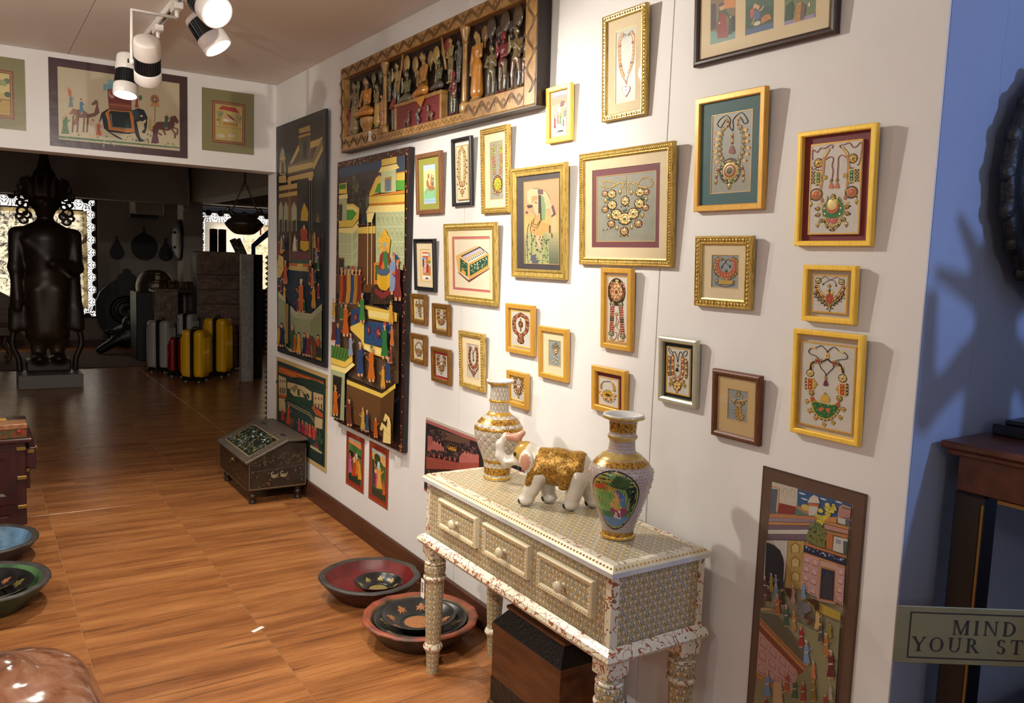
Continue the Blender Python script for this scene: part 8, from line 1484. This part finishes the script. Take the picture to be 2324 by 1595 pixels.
# polished root-wood stool in the near left corner
q = random.Random(4); P = [('e', (0, 0, .2), (.24, .26, .25), '8c5c40'), ('e', (.08, .1, .34), (.15, .13, .10), '9c6c50'), ('e', (-.06, -.1, .33), (.18, .16, .11), '7c5038'), ('e', (.15, -.05, .22), (.12, .2, .18), '8c6048'), ('e', (-.02, .03, .415), (.07, .075, .05), '9c6a44'), ('e', (.09, -.08, .36), (.08, .1, .06), '7c4c34'), ('e', (.03, -.02, .45), (.03, .03, .02), 'a87c3c')]
t_ = NT('polished_root_wood'); f = t_.noise(t_.coord(), 5, 8, .65, 1.6); t_.base(t_.ramp(f, [(.34, lin((74, 40, 26))), (.47, lin((132, 86, 62))), (.58, lin((150, 108, 84))), (.68, lin((110, 58, 32)))])); t_.rough(.14); t_.b.inputs['Coat Weight'].default_value = .6
st = link('root_stool', sdf(P, .011, .07), t_.m); st.location = (-1.84, 2.47, -.02); st.scale = (1.08, 1.08, 1.1); tag(st, 'glossy polished root wood lump stool at the lower left corner', 'stool')
sc = MB().box(-.03, -.008, 0, .03, .012, .0012).build('paper_scrap', LABELM); sc.location = onfloor = (-.86, 3.42, .0002); sc.rotation_euler.z = .5; tag(sc, 'tiny white paper scrap on the wooden floor', 'scrap')
# ================================================================== the dark back room
BRZ = colmat('dark_bronze_wood', .42, .1, .3, 12, bump=.2, bscale=30)
su = thing('standing_statue', 'tall dark crowned standing statue on a grey plinth, against the lit window', 'statue', (-1.135, 10.9, .16)); su.scale = (1.13, 1, 1); k, k2 = '2a1e16', '3a2a1a'
P = [('c', (0, .0, 1.63), (0, 0, 1.8), .075, .07, k), ('e', (0, -.02, 1.93), (.115, .12, .155), k2), ('c', (0, 0, 1.05), (0, 0, 1.52), .17, .22, k), ('e', (0, 0, 1.58), (.26, .12, .11), k), ('c', (0, 0, 1.0), (0, 0, .5), .2, .17, k2), ('e', (0, 0, .42), (.2, .1, .09), k), ('c', (-.085, 0, .45), (-.085, 0, .18), .09, .06, k2), ('c', (.085, 0, .45), (.085, 0, .18), .09, .06, k2), ('e', (-.085, -.09, .17), (.065, .15, .05), k), ('e', (.085, -.09, .17), (.065, .15, .05), k), ('c', (-.08, -.1, .42), (-.09, -.14, .95), .03, .06, k2), ('c', (.08, -.1, .42), (.09, -.14, .95), .03, .06, k2)]
for s in (-1, 1): P += [('c', (s*.25, 0, 1.58), (s*.27, -.02, 1.2), .075, .062, k), ('c', (s*.27, -.02, 1.2), (s*.26 if s < 0 else .05, -.05 if s < 0 else -.2, .85 if s < 0 else 1.25), .06, .042, k), ('c', (s*.25, .06, 1.3), (s*.285, .06, .5), .05, .055, k)]
P += [('e', (-.26, -.05, .78), (.045, .035, .09), k), ('b', (0, .06, .95), (.27, .04, .42), .03, k), ('b', (0, .06, .62), (.325, .045, .13), .03, k), ('c', (-.18, -.13, 1.5), (.2, -.17, 1.1), .03, .03, k2), ('e', (0, -.135, 1.92), (.018, .025, .035), k2), ('b', (0, 0, .082), (.2, .13, .07), .01, k)]
link('body', sdf(P, .016, .05), BRZ, su)
m = [('c', (0, 0, 1.96), (0, 0, 2.1), .15, .165, k)]+[('c', (.16*sin(a), -.15*cos(a), 2.02), (.2*sin(a), -.17*cos(a), 2.24-abs(a)*.03), .05, .012, k2) for a in (-1.25, -.85, -.42, 0, .42, .85, 1.25)]+[('c', (0, 0, 2.1), (0, 0, 2.24), .13, .1, k), ('c', (0, 0, 2.24), (0, 0, 2.36), .075, .055, k), ('c', (0, 0, 2.36), (0, 0, 2.46), .05, .04, k)]
link('crown', sdf(m, .012, .02), BRZ, su)
for s in (-1, 1): MB().color(k).tube(catmull([(s*.29, .06, .5), (s*.31, .06, .32), (s*.26, .06, .15), (s*.25, .06, .0)], 5), .028, 8).build('support', BRZ, su)
for s in (-1, 1):
    m = MB().color(k)
    for (x, z, r) in ((.17, 2.16, .04), (.2, 2.09, .035), (.19, 2.0, .045), (.215, 1.92, .03), (.17, 1.9, .03), (.2, 1.83, .045), (.16, 1.79, .035), (.225, 1.77, .03), (.19, 1.73, .035), (.235, 2.02, .025)): m.tube([(s*x+r*cos(a), -.02, z+r*sin(a)) for a in [i*.6 for i in range(11)]], .014, 6, closed=True)
    m.build('ear_scrollwork', BRZ, su)
pl = MB().box(-.32, -.24, 0, .33, .26, .155, .006).build('statue_plinth', mat('grey_painted_plinth', (112, 108, 104), .5)); pl.location = (-1.13, 10.87, 0); tag(pl, 'low grey plinth under the dark standing statue', 'plinth')

def suitcase(label, loc, w, h, d, cm, rz):
    t = thing('suitcase', label, 'suitcase', loc, (0, 0, rz), group='hard shell suitcases'); BK = mat('luggage_black', (14, 14, 15), .35)
    for y0, y1, nm in ((-d/2, -.012, 'front_shell'), (.012, d/2, 'rear_shell')):
        P = [('b', (0, (y0+y1)/2, h/2+.03), (w/2, (y1-y0)/2, h/2-.03), .055, 'ffffff')]; s = link(nm, sdf(P, .016, .01), cm, t); m = MB(); yy = y0-.003 if y0 < 0 else y1+.003
        for q in (-.32, -.2, -.08, .08, .2, .32): m.tube([(q*w, yy, .12), (q*w, yy, h-.1)], .008, 6)
        m.build('ridges', cm, s)
    m = MB().box(-w/2-.002, -.016, .04, w/2+.002, .016, h+.004, .01).build('zip_band', BK, t); MB().tube([(-.06, 0, h), (-.06, 0, h+.025), (.06, 0, h+.025), (.06, 0, h)], .008, 6).build('top_handle', BK, t); MB().tube([(w/2, .03, h*.32), (w/2+.025, .03, h*.36), (w/2+.025, .03, h*.58), (w/2, .03, h*.62)], .010, 6).build('side_handle', BK, t); MB().box(w/2-.002, .02, h*.7, w/2+.012, .05, h*.8, .003).build('lock', BK, t)
    for x in (-1, 1):
        for y in (-1, 1): MB().box(x*w*.42-.04, y*d*.3-.04, .035, x*w*.42+.04, y*d*.3+.04, .085, .015).build('corner_guard', BK, t); MB().xf(Matrix.Translation((x*w*.42, y*d*.3-.012, .022)) @ Matrix.Rotation(pi/2, 4, 'X')).lathe([(0, -.012), (.021, -.012), (.021, .012), (0, .012)], 12).build('wheel', mat('wheel_grey', (120, 120, 118), .4), t)
YEL = mat('glossy_yellow_shell', (214, 160, 8), .22); GRY = mat('glossy_grey_shell', (150, 146, 142), .22); RDS = mat('glossy_red_shell', (130, 10, 14), .25)
suitcase('smaller yellow suitcase, nearest and left of the two yellow ones', (.435, 10.62, 0), .24, .66, .28, YEL, radians(52)); suitcase('larger yellow suitcase, right of the two yellow ones', (.80, 11.02, 0), .26, .77, .30, YEL, radians(52))
suitcase('grey suitcase standing left of the yellow ones', (.22, 11.62, 0), .24, .70, .30, GRY, radians(52)); suitcase('small red suitcase tucked behind the smaller yellow one', (.34, 11.12, 0), .18, .52, .22, RDS, radians(52)); suitcase('grey suitcase behind the yellow ones against the textile', (.52, 11.44, 0), .24, .80, .2, GRY, radians(52))
def weave(name, c, c2, sc=60):
    t = NT(name); P_ = t.coord(); f = t.noise(t.mapping(P_, (sc, sc, sc*.25)), 1, 4, .7); g = t.noise(t.mapping(P_, (8, 8, 30)), 1, 3); t.base(t.ramp(t.math('ADD', t.math('MULTIPLY', f, .6), t.math('MULTIPLY', g, .4)), [(.4, lin(c)), (.6, lin(c2))])); t.rough(.9); t.bump(f, .4, .01); return t.m
WV = weave('brown_kantha_textile', (86, 66, 58), (124, 100, 88)); WV2 = weave('beige_kantha_textile', (130, 112, 96), (84, 62, 52), 40); PILM = mat('terrazzo_pillar', (150, 146, 142), .5, c2=(120, 112, 106), nscale=30)
tc = thing('display_screen', 'tall display stand hung with a brown stitched textile behind the suitcases', 'stand', (.985, 11.72, 0)); tc.scale = (1.08, .6, 1); MB().box(-.26, .0, 0, .20, .5, 1.56).build('stand_box', mat('dark_display_box', (40, 34, 32), .6), tc)
m = MB(); n = 40; v = []
for i in range(n+1):
    z = 1.6*(1-i/n)+.02; v += [(-.275, -.03-.012*sin(i*.9), z), (-.02, -.035-.01*sin(i*1.1+1), z), (.255, -.03-.012*sin(i*.8+2), z)]
dr = m.add([(-.275, .45, 1.60), (-.02, .45, 1.61), (.255, .45, 1.60)]+v, [(3*i+3+j, 3*i+4+j, 3*i+1+j, 3*i+j) for i in range(n+1) for j in (0, 1)], True).build('textile', WV, tc)
for i in range(6): MB().box(-.27, -.052, .3+.2*i, .25, -.046, .312+.2*i).build('seam_band', mat('textile_seam', (60, 44, 42), .9), dr)
for nm, lb, x, y, w_, mm in (('terrazzo_pillar', 'square pale speckled pillar end beside the brown textile', 1.035, 10.55, .075, PILM), ('black_cabinet', 'narrow black cabinet just behind the speckled pillar', 1.2, 10.75, .08, mat('cabinet_black', (10, 10, 12), .4))):
    o = MB().box(-w_, -.06, 0, w_, .04, 1.6, .004).build(nm, mm); o.location = (x, y, 0); tag(o, lb, nm.split('_')[1])
rk = thing('textile_rack', 'low black rack with a beige stitched textile over its end', 'rack', (.50, 12.25, 0)); rk.scale.x = .95
for x in (-.2, .28):
    for y in (0, .4): MB().box(x-.02, y-.02, 0, x+.02, y+.02, 1.03).build('post', mat('rack_black', (14, 13, 13), .5), rk)
MB().box(-.26, -.06, 1.03, .34, .46, 1.06, .004).build('shelf', MATS['rack_black'], rk); m = MB(); v = []
for i in range(31): z = 1.07*(1-i/30)+.012; v += [(-.285, -.075-.015*sin(i*.7), z), (-.12, -.085-.012*sin(i*.8+1), z), (.04, -.075-.012*sin(i*.9), z)]
m.add([(-.285, .4, 1.07), (-.12, .4, 1.075), (.04, .4, 1.07)]+v, [(3*i+3+j, 3*i+4+j, 3*i+1+j, 3*i+j) for i in range(31) for j in (0, 1)], True).build('textile', WV2, rk)
MB().xf(Matrix.Translation((-.12, -.08, .045)) @ Matrix.Rotation(pi/2, 4, 'Y')).lathe([(0, -.2), (.045, -.2), (.05, 0), (.045, .2), (0, .2)], 12).build('rolled_end', WV2, rk)
BRC = mat('pierced_brass', (112, 88, 50), .4, .6, c2=(24, 18, 14), nscale=60, lo=.48, hi=.54)
for i, (x, z, w_, lb) in enumerate(((.35, 1.083, .12, 'left hand'), (.51, 1.083, .11, 'middle'), (.68, 1.083, .12, 'right hand'), (.355, 1.191, .11, 'stacked'))):
    t = thing('brass_box', lb+' pierced brass box on the low black rack', 'box', (x, 12.35-.05*(i % 3), z), (0, 0, .3), group='pierced brass boxes'); MB().box(-w_/2, -.07, 0, w_/2, .07, .075, .012).build('body', BRC, t); MB().box(-w_/2-.004, -.074, .077, w_/2+.004, .074, .105, .012).build('lid', BRC, t)
dm = MB().lathe(prof_curve([(.26, 0), (.26, .12), (.2, .25), (.1, .31), (0, .32)], 5), 24).build('brass_dome', mat('dull_brass_dome', (70, 60, 48), .35, .5)); dm.location = (.42, 13.2, 1.0); tag(dm, 'large dull metal dome behind the brass boxes', 'dome')
o = MB().box(-.3, -.28, 0, .3, .28, 1.0, .01).build('dark_pedestal', MATS['rack_black']); o.location = (.42, 13.2, 0); tag(o, 'dark pedestal carrying the dull metal dome', 'pedestal')
BLKI = mat('blackened_iron_pan', (20, 19, 19), .5)
def pan(lb, x, z, w_, h_, pts):
    t = thing('iron_pan', lb, 'pan', (x, 14.99, z), group='blackened pans on the back wall'); MB().prism([(a*w_, b*h_) for a, b in pts], -.03, -.004).build('plate', BLKI, t); MB().tube([(.022*cos(a), -.015, h_*1.07+.022*sin(a)) for a in [i*.628 for i in range(10)]], .007, 6, closed=True).build('hanging_ring', BLKI, t)
drop = [(.5*sin(a)*(1 if a > 1.2 else .92), .32-.32*cos(pi-a) if a > 1.5 else .32+.68*(1-a/1.5)**.9) for a in [i*.16 for i in range(20)]]; drop = drop+[(-a, b) for a, b in drop[::-1]]
rnd = [(.5*cos(a), .42+.42*sin(a)) for a in [-pi*1.38+2*pi*.88*i/26 for i in range(27)]]; rnd = [(.5*sin(2*pi*i/30), .44-.44*cos(2*pi*i/30)) for i in range(4, 27)]
pan('small drop shaped dark pan on the back wall', .15, 1.43, .22, .34, drop); pan('large round dark pan on the back wall', .566, 1.435, .41, .5, [(0.5*sin(2*pi*i/40), .44-.44*cos(2*pi*i/40)) for i in range(-17, 18)]+[(-.07, .93), (0, 1.0), (.07, .93)]); pan('drop shaped dark pan half hidden behind the round shield', .90, 1.43, .22, .34, drop)
shd = thing('round_shield', 'round studded dark shield hanging on the side of the column', 'shield', (.755, 13.1, 1.46), (0, 0, -pi/2)); T = Matrix.Translation((0, -.02, .31)) @ Matrix.Rotation(pi/2, 4, 'X')
MB().xf(T).lathe(prof_curve([(.305, -.005), (.30, .012), (.22, .05), (.1, .085), (0, .09)], 5), 30).build('bowl', mat('shield_dark', (34, 33, 34), .35, .4), shd)
for a in (.8, 2.4, 3.9, 5.5): MB().xf(T).ball((.15*cos(a), .15*sin(a), .075), .022).build('stud', BLKI, shd)
# throne back like fan, tapestries, rolls, carpet, daybed
ft = thing('ebony_screen', 'large dark onion shaped carved screen against the back wall', 'carving', (.255, 14.7, .0)); ft.scale.x = 1.12; sh_ = [(0, 1.30), (.05, 1.27), (.06, 1.22), (.12, 1.18), (.13, 1.12), (.24, 1.05), (.36, .92), (.42, .76), (.42, .55), (.36, .35), (.26, .2), (.2, .1)]
MB().prism([(a*.98, b) for a, b in sh_]+[(-a*.98, b) for a, b in sh_[::-1]], 0, .06).build('panel', mat('ebony_carving', (16, 14, 14), .45), ft); MB().xf(Matrix.Translation((0, 0, .62)) @ Matrix.Rotation(pi/2, 4, 'X')).lathe(prof_curve([(.24, 0), (.2, .03), (.16, .02), (.1, .05), (0, .03)], 4), 28).build('boss', MATS['ebony_carving'], ft)
P = [('e', (0, 0, .25), (.28, .2, .2), '120f0e'), ('e', (-.05, -.12, .46), (.09, .1, .11), '2c2018'), ('c', (-.2, -.1, .2), (-.45, -.15, .05), .08, .06, '14110f'), ('c', (.2, -.1, .2), (.42, -.15, .06), .09, .06, '14110f'), ('c', (-.05, 0, .3), (-.35, -.05, .32), .05, .03, '14110f')]
o = link('crouching_carving', sdf(P, .02, .06), BRZ); o.location = (.2, 14.0, .02); tag(o, 'dark crouching carved figure before the onion shaped screen', 'carving')
def carpet_mat(name, c, c2, s):
    t = NT(name); P_ = t.coord(); f = t.voronoi(P_, s); g = t.noise(P_, s*1.6, 5, .7, 1.5); h = t.math('ADD', t.math('SINE', t.math('MULTIPLY', g, 26.0)), t.math('MULTIPLY', f, 1.2)); t.base(t.ramp(t.math('MULTIPLY', t.math('ADD', h, 1.0), .4), [(.42, lin(c)), (.52, lin(c2))])); t.rough(.9); t.b.inputs['Transmission Weight'].default_value = 0
    tr = t.new('ShaderNodeBsdfTranslucent'); t.link(t.b.inputs['Base Color'].links[0].from_socket, tr.inputs[0]); mx = t.new('ShaderNodeMixShader'); mx.inputs[0].default_value = .75; t.link(t.b.outputs[0], mx.inputs[1]); t.link(tr.outputs[0], mx.inputs[2]); t.link(mx.outputs[0], t.out.inputs[0]); return t.m
SILK = carpet_mat('silk_carpet_arabesque', (96, 92, 98), (240, 236, 222), 6); SILK2 = carpet_mat('silk_prayer_carpet', (176, 164, 140), (242, 238, 222), 11); NAVY = mat('navy_silk', (28, 36, 92), .7); RUGM = mat('brown_pile_carpet', (92, 62, 50), .95, c2=(56, 40, 34), nscale=20, bump=.5, bscale=90)
tp_ = thing('hanging_carpet', 'pale silk carpet with dark arabesques hung over the left window', 'carpet', (-1.53, 14.985, .63)); MB().box(-1.23, -.012, 0, 1.25, 0, 1.555).build('field', SILK, tp_); mould(MB(), 2.48, 1.555, [(0, .012), (0, .014), (.05, .014), (.06, .012)]).build('border', carpet_mat('silk_carpet_edge', (200, 176, 130), (232, 216, 176), 14), tp_)
tp2 = thing('prayer_carpet', 'prayer carpet with a navy arch hung over the right window', 'carpet', (2.55, 14.985, .8)); MB().box(-.36, -.012, 0, .5, 0, 1.34).build('field', SILK2, tp2); MB().prism([(-.22, 0), (-.15, 0), (-.15, .93), (.07, 1.12), (.29, .93), (.29, 0), (.36, 0), (.36, .98), (.07, 1.25), (-.22, .98)], -.016, -.012).build('arch', NAVY, tp2)
cl = MB().box(-.36, -.008, 0, .29, 0, 1.3).build('white_cloth', carpet_mat('plain_white_cloth', (228, 224, 214), (238, 234, 226), 3)); cl.location = (1.9, 14.99, .84); tag(cl, 'plain white cloth hung over the right window left of the prayer carpet', 'cloth')
def roll(lb, x, rz, r, mm, L=.9):
    o = MB().lathe([(0, 0), (r, 0), (r*1.02, L*.5), (r, L), (r*.5, L+.005), (r*.45, L-.02), (0, L-.02)], 18).build('rolled_carpet', mm); o.location = (x, 14.55+(.09 if rz == -.42 else -.09 if rz else 0), 1.0+abs(rz)*.07); o.rotation_euler = (0, rz, 0); tag(o, lb, 'carpet', 'rolled carpets on the back shelf')
DR = mat('dark_red_carpet_roll', (92, 20, 30), .8, c2=(20, 18, 20), nscale=7, lo=.48, hi=.52); FG = mat('floral_carpet_roll', (150, 146, 120), .85, c2=(60, 68, 52), nscale=22, lo=.47, hi=.53)
roll('dark red and black rolled carpet, left of the two upright rolls', 1.58, 0, .065, DR, 1.0); roll('dark red and black rolled carpet, right of the two upright rolls', 1.722, 0, .065, DR, 1.0); roll('floral rolled carpet leaning, left of the two leaning rolls', 2.26, -.45, .055, FG); roll('floral rolled carpet leaning, right of the two leaning rolls', 2.36, -.42, .055, FG)
bc = MB().box(1.3, 14.35, 0, 3.3, 14.75, 1.0).build('back_shelf', MATS['dark_display_box']); tag(bc, 'long dark shelf unit under the right window carrying rolled carpets', 'shelf')
cp_ = MB().box(-2.6, 12.3, 0.0005, .15, 14.4, .012, .003).build('floor_carpet', RUGM); tag(cp_, 'brown pile carpet spread behind the statue', 'carpet')
db = thing('carved_daybed', 'dark carved wooden daybed behind the statue at the left edge', 'daybed', (-2.1, 13.4, .012)); MB().box(-.7, -.3, .35, .72, .35, .5, .02).build('seat', DW, db); MB().prism([(-.7, .5), (.72, .5), (.72, .85), (.5, .98), (.2, .9), (-.7, .95)], .3, .36).build('backrest', DW, db)
for x in (-.6, .62):
    for y in (-.25, .28): MB().tube(catmull([(x, y, 0), (x+.04, y, .12), (x-.03, y, .25), (x, y, .36)], 4), .03, 8).build('leg', DW, db)
# hanging bronze vessel in the doorway
BRO = mat('dark_bronze', (58, 48, 38), .3, .6, c2=(30, 24, 20), nscale=60, bump=.3, bscale=80); hv = thing('hanging_vessel', 'dark bronze vessel hanging on chains in the doorway', 'vessel', (.045, 7.0, 1.76))
MB().lathe(prof_curve([(0, 0), (.07, .004), (.12, .04), (.155, .085), (.14, .105), (.1, .14), (.085, .155), (.09, .165), (.08, .163), (.1, .12), (0, .03)], 4), 30).build('bowl', BRO, hv)
for s in (-1, 1):
    x = s*.1; link('animal_lug', sdf([('c', (s*.09, 0, .16), (s*.13, 0, .2), .016, .012, '3a3024'), ('c', (s*.13, 0, .2), (s*.17, 0, .17), .012, .008, '3a3024'), ('c', (s*.17, 0, .17), (s*.17, 0, .14), .009, .006, '3a3024'), ('e', (s*.13, 0, .215), (.016, .012, .012), '3a3024')], .005, .01), BRO, hv); m = MB()
    for i in range(13):
        f = i/12; p = Vector((s*.1*(1-f)+.005, 0, .2+.23*f)); m.xf(Matrix.Translation(p) @ Matrix.Rotation(-s*.4, 4, 'Y') @ Matrix.Rotation(pi/2*(i % 2), 4, 'Z')).tube([(.007*cos(a), 0, .013*sin(a)) for a in [j*.785 for j in range(8)]], .003, 5, closed=True)
    m.build('chain', BRO, hv)
m = MB()
for i in range(32): m.xf(Matrix.Translation((.005, 0, .43+.0195*i)) @ Matrix.Rotation(pi/2*(i % 2), 4, 'Z')).tube([(.008*cos(a), 0, .014*sin(a)) for a in [j*.785 for j in range(8)]], .0035, 5, closed=True)
m.build('main_chain', BRO, hv); MB().box(.1, -.1, .0, .112, -.098, .06).build('tag', mat('red_tag', (150, 30, 34), .5), hv)
zz = MB()
for i in range(40): zz.prism([(0, .04*i), (.035, .04*i), (.035, .04*i+.04), (0, .04*i+.04), (-.022, .04*i+.02)], -.02, .02)
o = zz.build('zigzag_screen', mat('carved_zigzag_wood', (70, 40, 26), .6)); o.location = (.045, 6.32, 0); tag(o, 'carved wooden screen edge with zigzag teeth behind the wall end', 'screen')

# ================================================================== recess on the right: stand, carved plaque and sign
MAH = mat('mahogany', (64, 30, 18), .35, c2=(92, 48, 28), nscale=4, stretch=(1, 6, 6)); EBY = mat('black_leg_lacquer', (10, 10, 12), .35)
at_ = thing('side_table', 'dark mahogany side table with black legs in the blue recess', 'table', (.42, .64, .34))
MB().box(-.335, -.42, .862, .5, .43, .880, .005).box(-.32, -.405, .846, .5, .42, .862, .004).build('top', MAH, at_); MB().box(-.30, -.385, .76, .48, .40, .846, .003).build('apron', MAH, at_); MB().box(-.303, -.30, .752, -.29, .30, .76).build('brass_edge', BRS, at_)
for x in (-.27, .44):
    for y in (-.35, .365): L = MB().box(x-.035, y-.035, 0, x+.035, y+.035, .76, .006).build('leg', EBY, at_); MB().box(x-.037, y-.037, .02, x-.032, y-.032, .74).build('brass_line', BRS, L)
MB().box(-.26, -.35, .12, .43, .36, .14).build('lower_shelf', EBY, at_)
bs = MB().box(-.14, -.1, 0, .3, .12, .028, .004).box(-.12, -.085, .028, .28, .1, .04, .003).build('stone_base', mat('black_stone', (22, 22, 26), .25)); bs.location = (.42, .93, 1.22); tag(bs, 'low black stone base standing on the mahogany side table', 'base')
P = [('c', (0, 0, .12), (0, 0, .4), .09, .07, k), ('e', (0, 0, .46), (.06, .06, .075), k), ('c', (-.08, 0, .36), (-.19, 0, .28), .035, .025, k), ('c', (-.19, 0, .28), (-.2, 0, .46), .025, .02, k), ('c', (.08, 0, .36), (.19, 0, .24), .035, .025, k), ('b', (0, 0, .02), (.12, .09, .02), .01, k)]+[('c', (0, 0, .45), (.2*sin(a), 0, .45+.2*cos(a)), .035, .012, k) for a in (-1.3, -.8, -.35, .1, .55, 1.0, 1.4)]
o = link('shadow_figurine', sdf(P, .012, .02), BRZ); o.location = (.32, .58, 1.229); tag(o, 'added dark figurine with a flame halo, unseen, casting the blue wall shadow', 'figurine')  # added unseen figure, shaped to cast a shadow on the blue wall
dp = thing('carved_plaque', 'large round black carved plaque hanging on the blue wall', 'plaque', (.50, 1.05, 1.56)); BKC = mat('blackened_carving', (12, 12, 13), .5, bump=.8, bscale=14, bdist=.02); T = Matrix.Translation((0, 0, .30)) @ Matrix.Rotation(pi/2, 4, 'X')
MB().xf(T).lathe(prof_curve([(0, 0), (.27, 0), (.30, .012), (.29, .03), (.25, .028), (.2, .045), (.1, .05), (0, .055)], 4), 40).build('disc', BKC, dp); MB().prism([(-.16, .55), (.16, .55), (.12, .6), (.06, .63), (.03, .68), (-.03, .68), (-.06, .63), (-.12, .6)], -.03, 0).build('crest', BKC, dp); MB().tube([(.03*cos(a), -.012, .705+.03*sin(a)) for a in [i*.628 for i in range(10)]], .006, 6, closed=True).build('ring', BKC, dp)
m = MB()
for i in range(20): a = 2*pi*i/20; m.ball((.285*cos(a), -.012, .30+.285*sin(a)), (.03, .02, .03), 8, 5)
o = m.build('scalloped_rim', BKC, dp); o['kind'] = 'stuff'
for a in range(9): MB().tube(catmull([(.08*cos(a*.7)+.02, -.055, .3+.08*sin(a*.7)), (.15*cos(a*.7+.3), -.05, .3+.15*sin(a*.7+.3)), (.2*cos(a*.7), -.045, .3+.2*sin(a*.7)), (.23*cos(a*.7+.35), -.035, .3+.23*sin(a*.7+.35))], 5), .010, 6).build('scroll', BKC, dp)
# brass sign reading MIND YOUR STEP on a slim post
PLT = mat('tarnished_brass_plate', (128, 126, 96), .42, .25, c2=(108, 108, 84), nscale=6); sg = thing('step_sign', 'brass plate sign reading mind your step on a slim post', 'sign', (-.071, .852, 0), (0, 0, -yaw))
W_, H_, Z0 = .376, .126, .788
pl_ = MB().box(-W_/2, -.004, Z0, W_/2, 0, Z0+H_, .0015).build('plate', PLT, sg); o = mould(MB(), W_-.056, H_-.024, [(0, .004), (0, .0047), (.003, .0047), (.003, .004)]).build('border_line', INK, pl_); o.location = (0, 0, Z0+.012)
def serif(ch, x, z, h, m):
    """thick and thin strokes with serifs; x = left edge, returns advance"""
    A = h*.15; a = h*.06; Q = lambda pts: m.prism([(x+p*h, z+q*h) for p, q in pts], -.0052, -.004); V = lambda u, w, z0=0, z1=1: Q([(u, z0), (u+w, z0), (u+w, z1), (u, z1)]); T_, t_ = .15, .06
    S_ = lambda u0, u1, v: Q([(u0, v), (u1, v), (u1, v+.045), (u0, v+.045)])
    def arc(cx, cz, rx, rz, a0, a1, w0=.06, w1=.16, n=14):
        o_ = []; i_ = []
        for k in range(n+1):
            b = a0+(a1-a0)*k/n; w = w0+(w1-w0)*abs(cos(b)); o_.append((cx+rx*cos(b), cz+rz*sin(b))); i_.append((cx+(rx-w)*cos(b), cz+(rz-(w0+.0))*sin(b)))
        for k in range(n): Q([o_[k], o_[k+1], i_[k+1], i_[k]])
    if ch == 'M': V(.06, t_); V(.86, T_); Q([(.06, 1), (.22, 1), (.56, .1), (.48, 0)]); Q([(.48, 0), (.54, 0), (.92, 1), (.86, 1)]); S_(-.02, .2, 0); S_(.78, 1.08, 0); S_(-.02, .2, .955); S_(.84, 1.08, .955); return 1.1
    if ch == 'I': V(.08, T_); S_(0, .31, 0); S_(0, .31, .955); return .36
    if ch == 'N': V(.08, t_); V(.78, t_); Q([(.06, 1), (.24, 1), (.84, 0), (.78, 0)]); S_(0, .22, 0); S_(0, .2, .955); S_(.7, .94, .955); return .98
    if ch == 'D': V(.08, T_); arc(.28, .5, .56, .5, -pi/2, pi/2); S_(0, .3, 0); S_(0, .3, .955); return .9
    if ch == 'Y': V(.38, T_, 0, .48); Q([(.0, 1), (.17, 1), (.53, .48), (.38, .44)]); Q([(.46, .46), (.53, .46), (.84, 1), (.76, 1)]); S_(.28, .63, 0); S_(-.05, .26, .955); S_(.66, .92, .955); return .86
    if ch == 'O': arc(.48, .5, .46, .5, 0, 2*pi, n=28); return .96
    if ch == 'U': V(.1, T_, .3, 1); V(.72, t_, .3, 1); arc(.44, .34, .34, .34, pi, 2*pi, .06, .1); S_(.0, .34, .955); S_(.62, .88, .955); return .92
    if ch == 'R': V(.08, T_); arc(.3, .74, .33, .26, -pi/2, pi/2); Q([(.3, .5), (.45, .52), (.86, 0), (.68, 0)]); S_(0, .31, 0); S_(0, .31, .955); S_(.64, .9, 0); return .9
    if ch == 'S': arc(.3, .74, .27, .26, .35, pi*1.5); arc(.3, .25, .29, .27, -pi*.85, pi/2); return .64
    if ch == 'T': V(.32, T_); V(.0, .79, .94, 1); Q([(0, .94), (.05, .94), (.02, .76), (0, .76)]); Q([(.74, .94), (.79, .94), (.79, .76), (.77, .76)]); S_(.22, .57, 0); return .84
    if ch == 'E': V(.08, T_); V(.08, .56, .94, 1); V(.08, .6, 0, .06); V(.2, .3, .48, .54); Q([(.58, 0), (.68, 0), (.7, .24), (.67, .24)]); Q([(.58, 1), (.64, 1), (.65, .8), (.62, .8)]); S_(0, .3, 0); S_(0, .3, .955); return .76
    if ch == 'P': V(.08, T_); arc(.3, .72, .34, .28, -pi/2, pi/2); S_(0, .31, 0); S_(0, .31, .955); return .74
    return .5
ADV = dict(M=1.1, I=.36, N=.98, D=.9, Y=.86, O=.96, U=.92, R=.9, S=.64, T=.84, E=.76, P=.74)
for txt, z in (('MIND', Z0+.067), ('YOUR STEP', Z0+.028)):
    h = .0315; gap = .30*h; tot = sum(ADV.get(q, .55)*h+gap for q in txt)-gap; x = -tot/2
    for q in txt:
        if q != ' ': m = MB(); serif(q, x, z, h, m); m.build('letter', INK, pl_)
        x += ADV.get(q, .55)*h+gap
MB().lathe([(0, 0), (.012, 0), (.012, .80), (0, .80)], 14, (.15, .012, .012)).build('post', EBY, sg); MB().lathe(prof_curve([(0, 0), (.11, 0), (.11, .01), (.02, .02), (0, .02)], 3), 24, (.15, .012, 0)).build('post_base', EBY, sg)
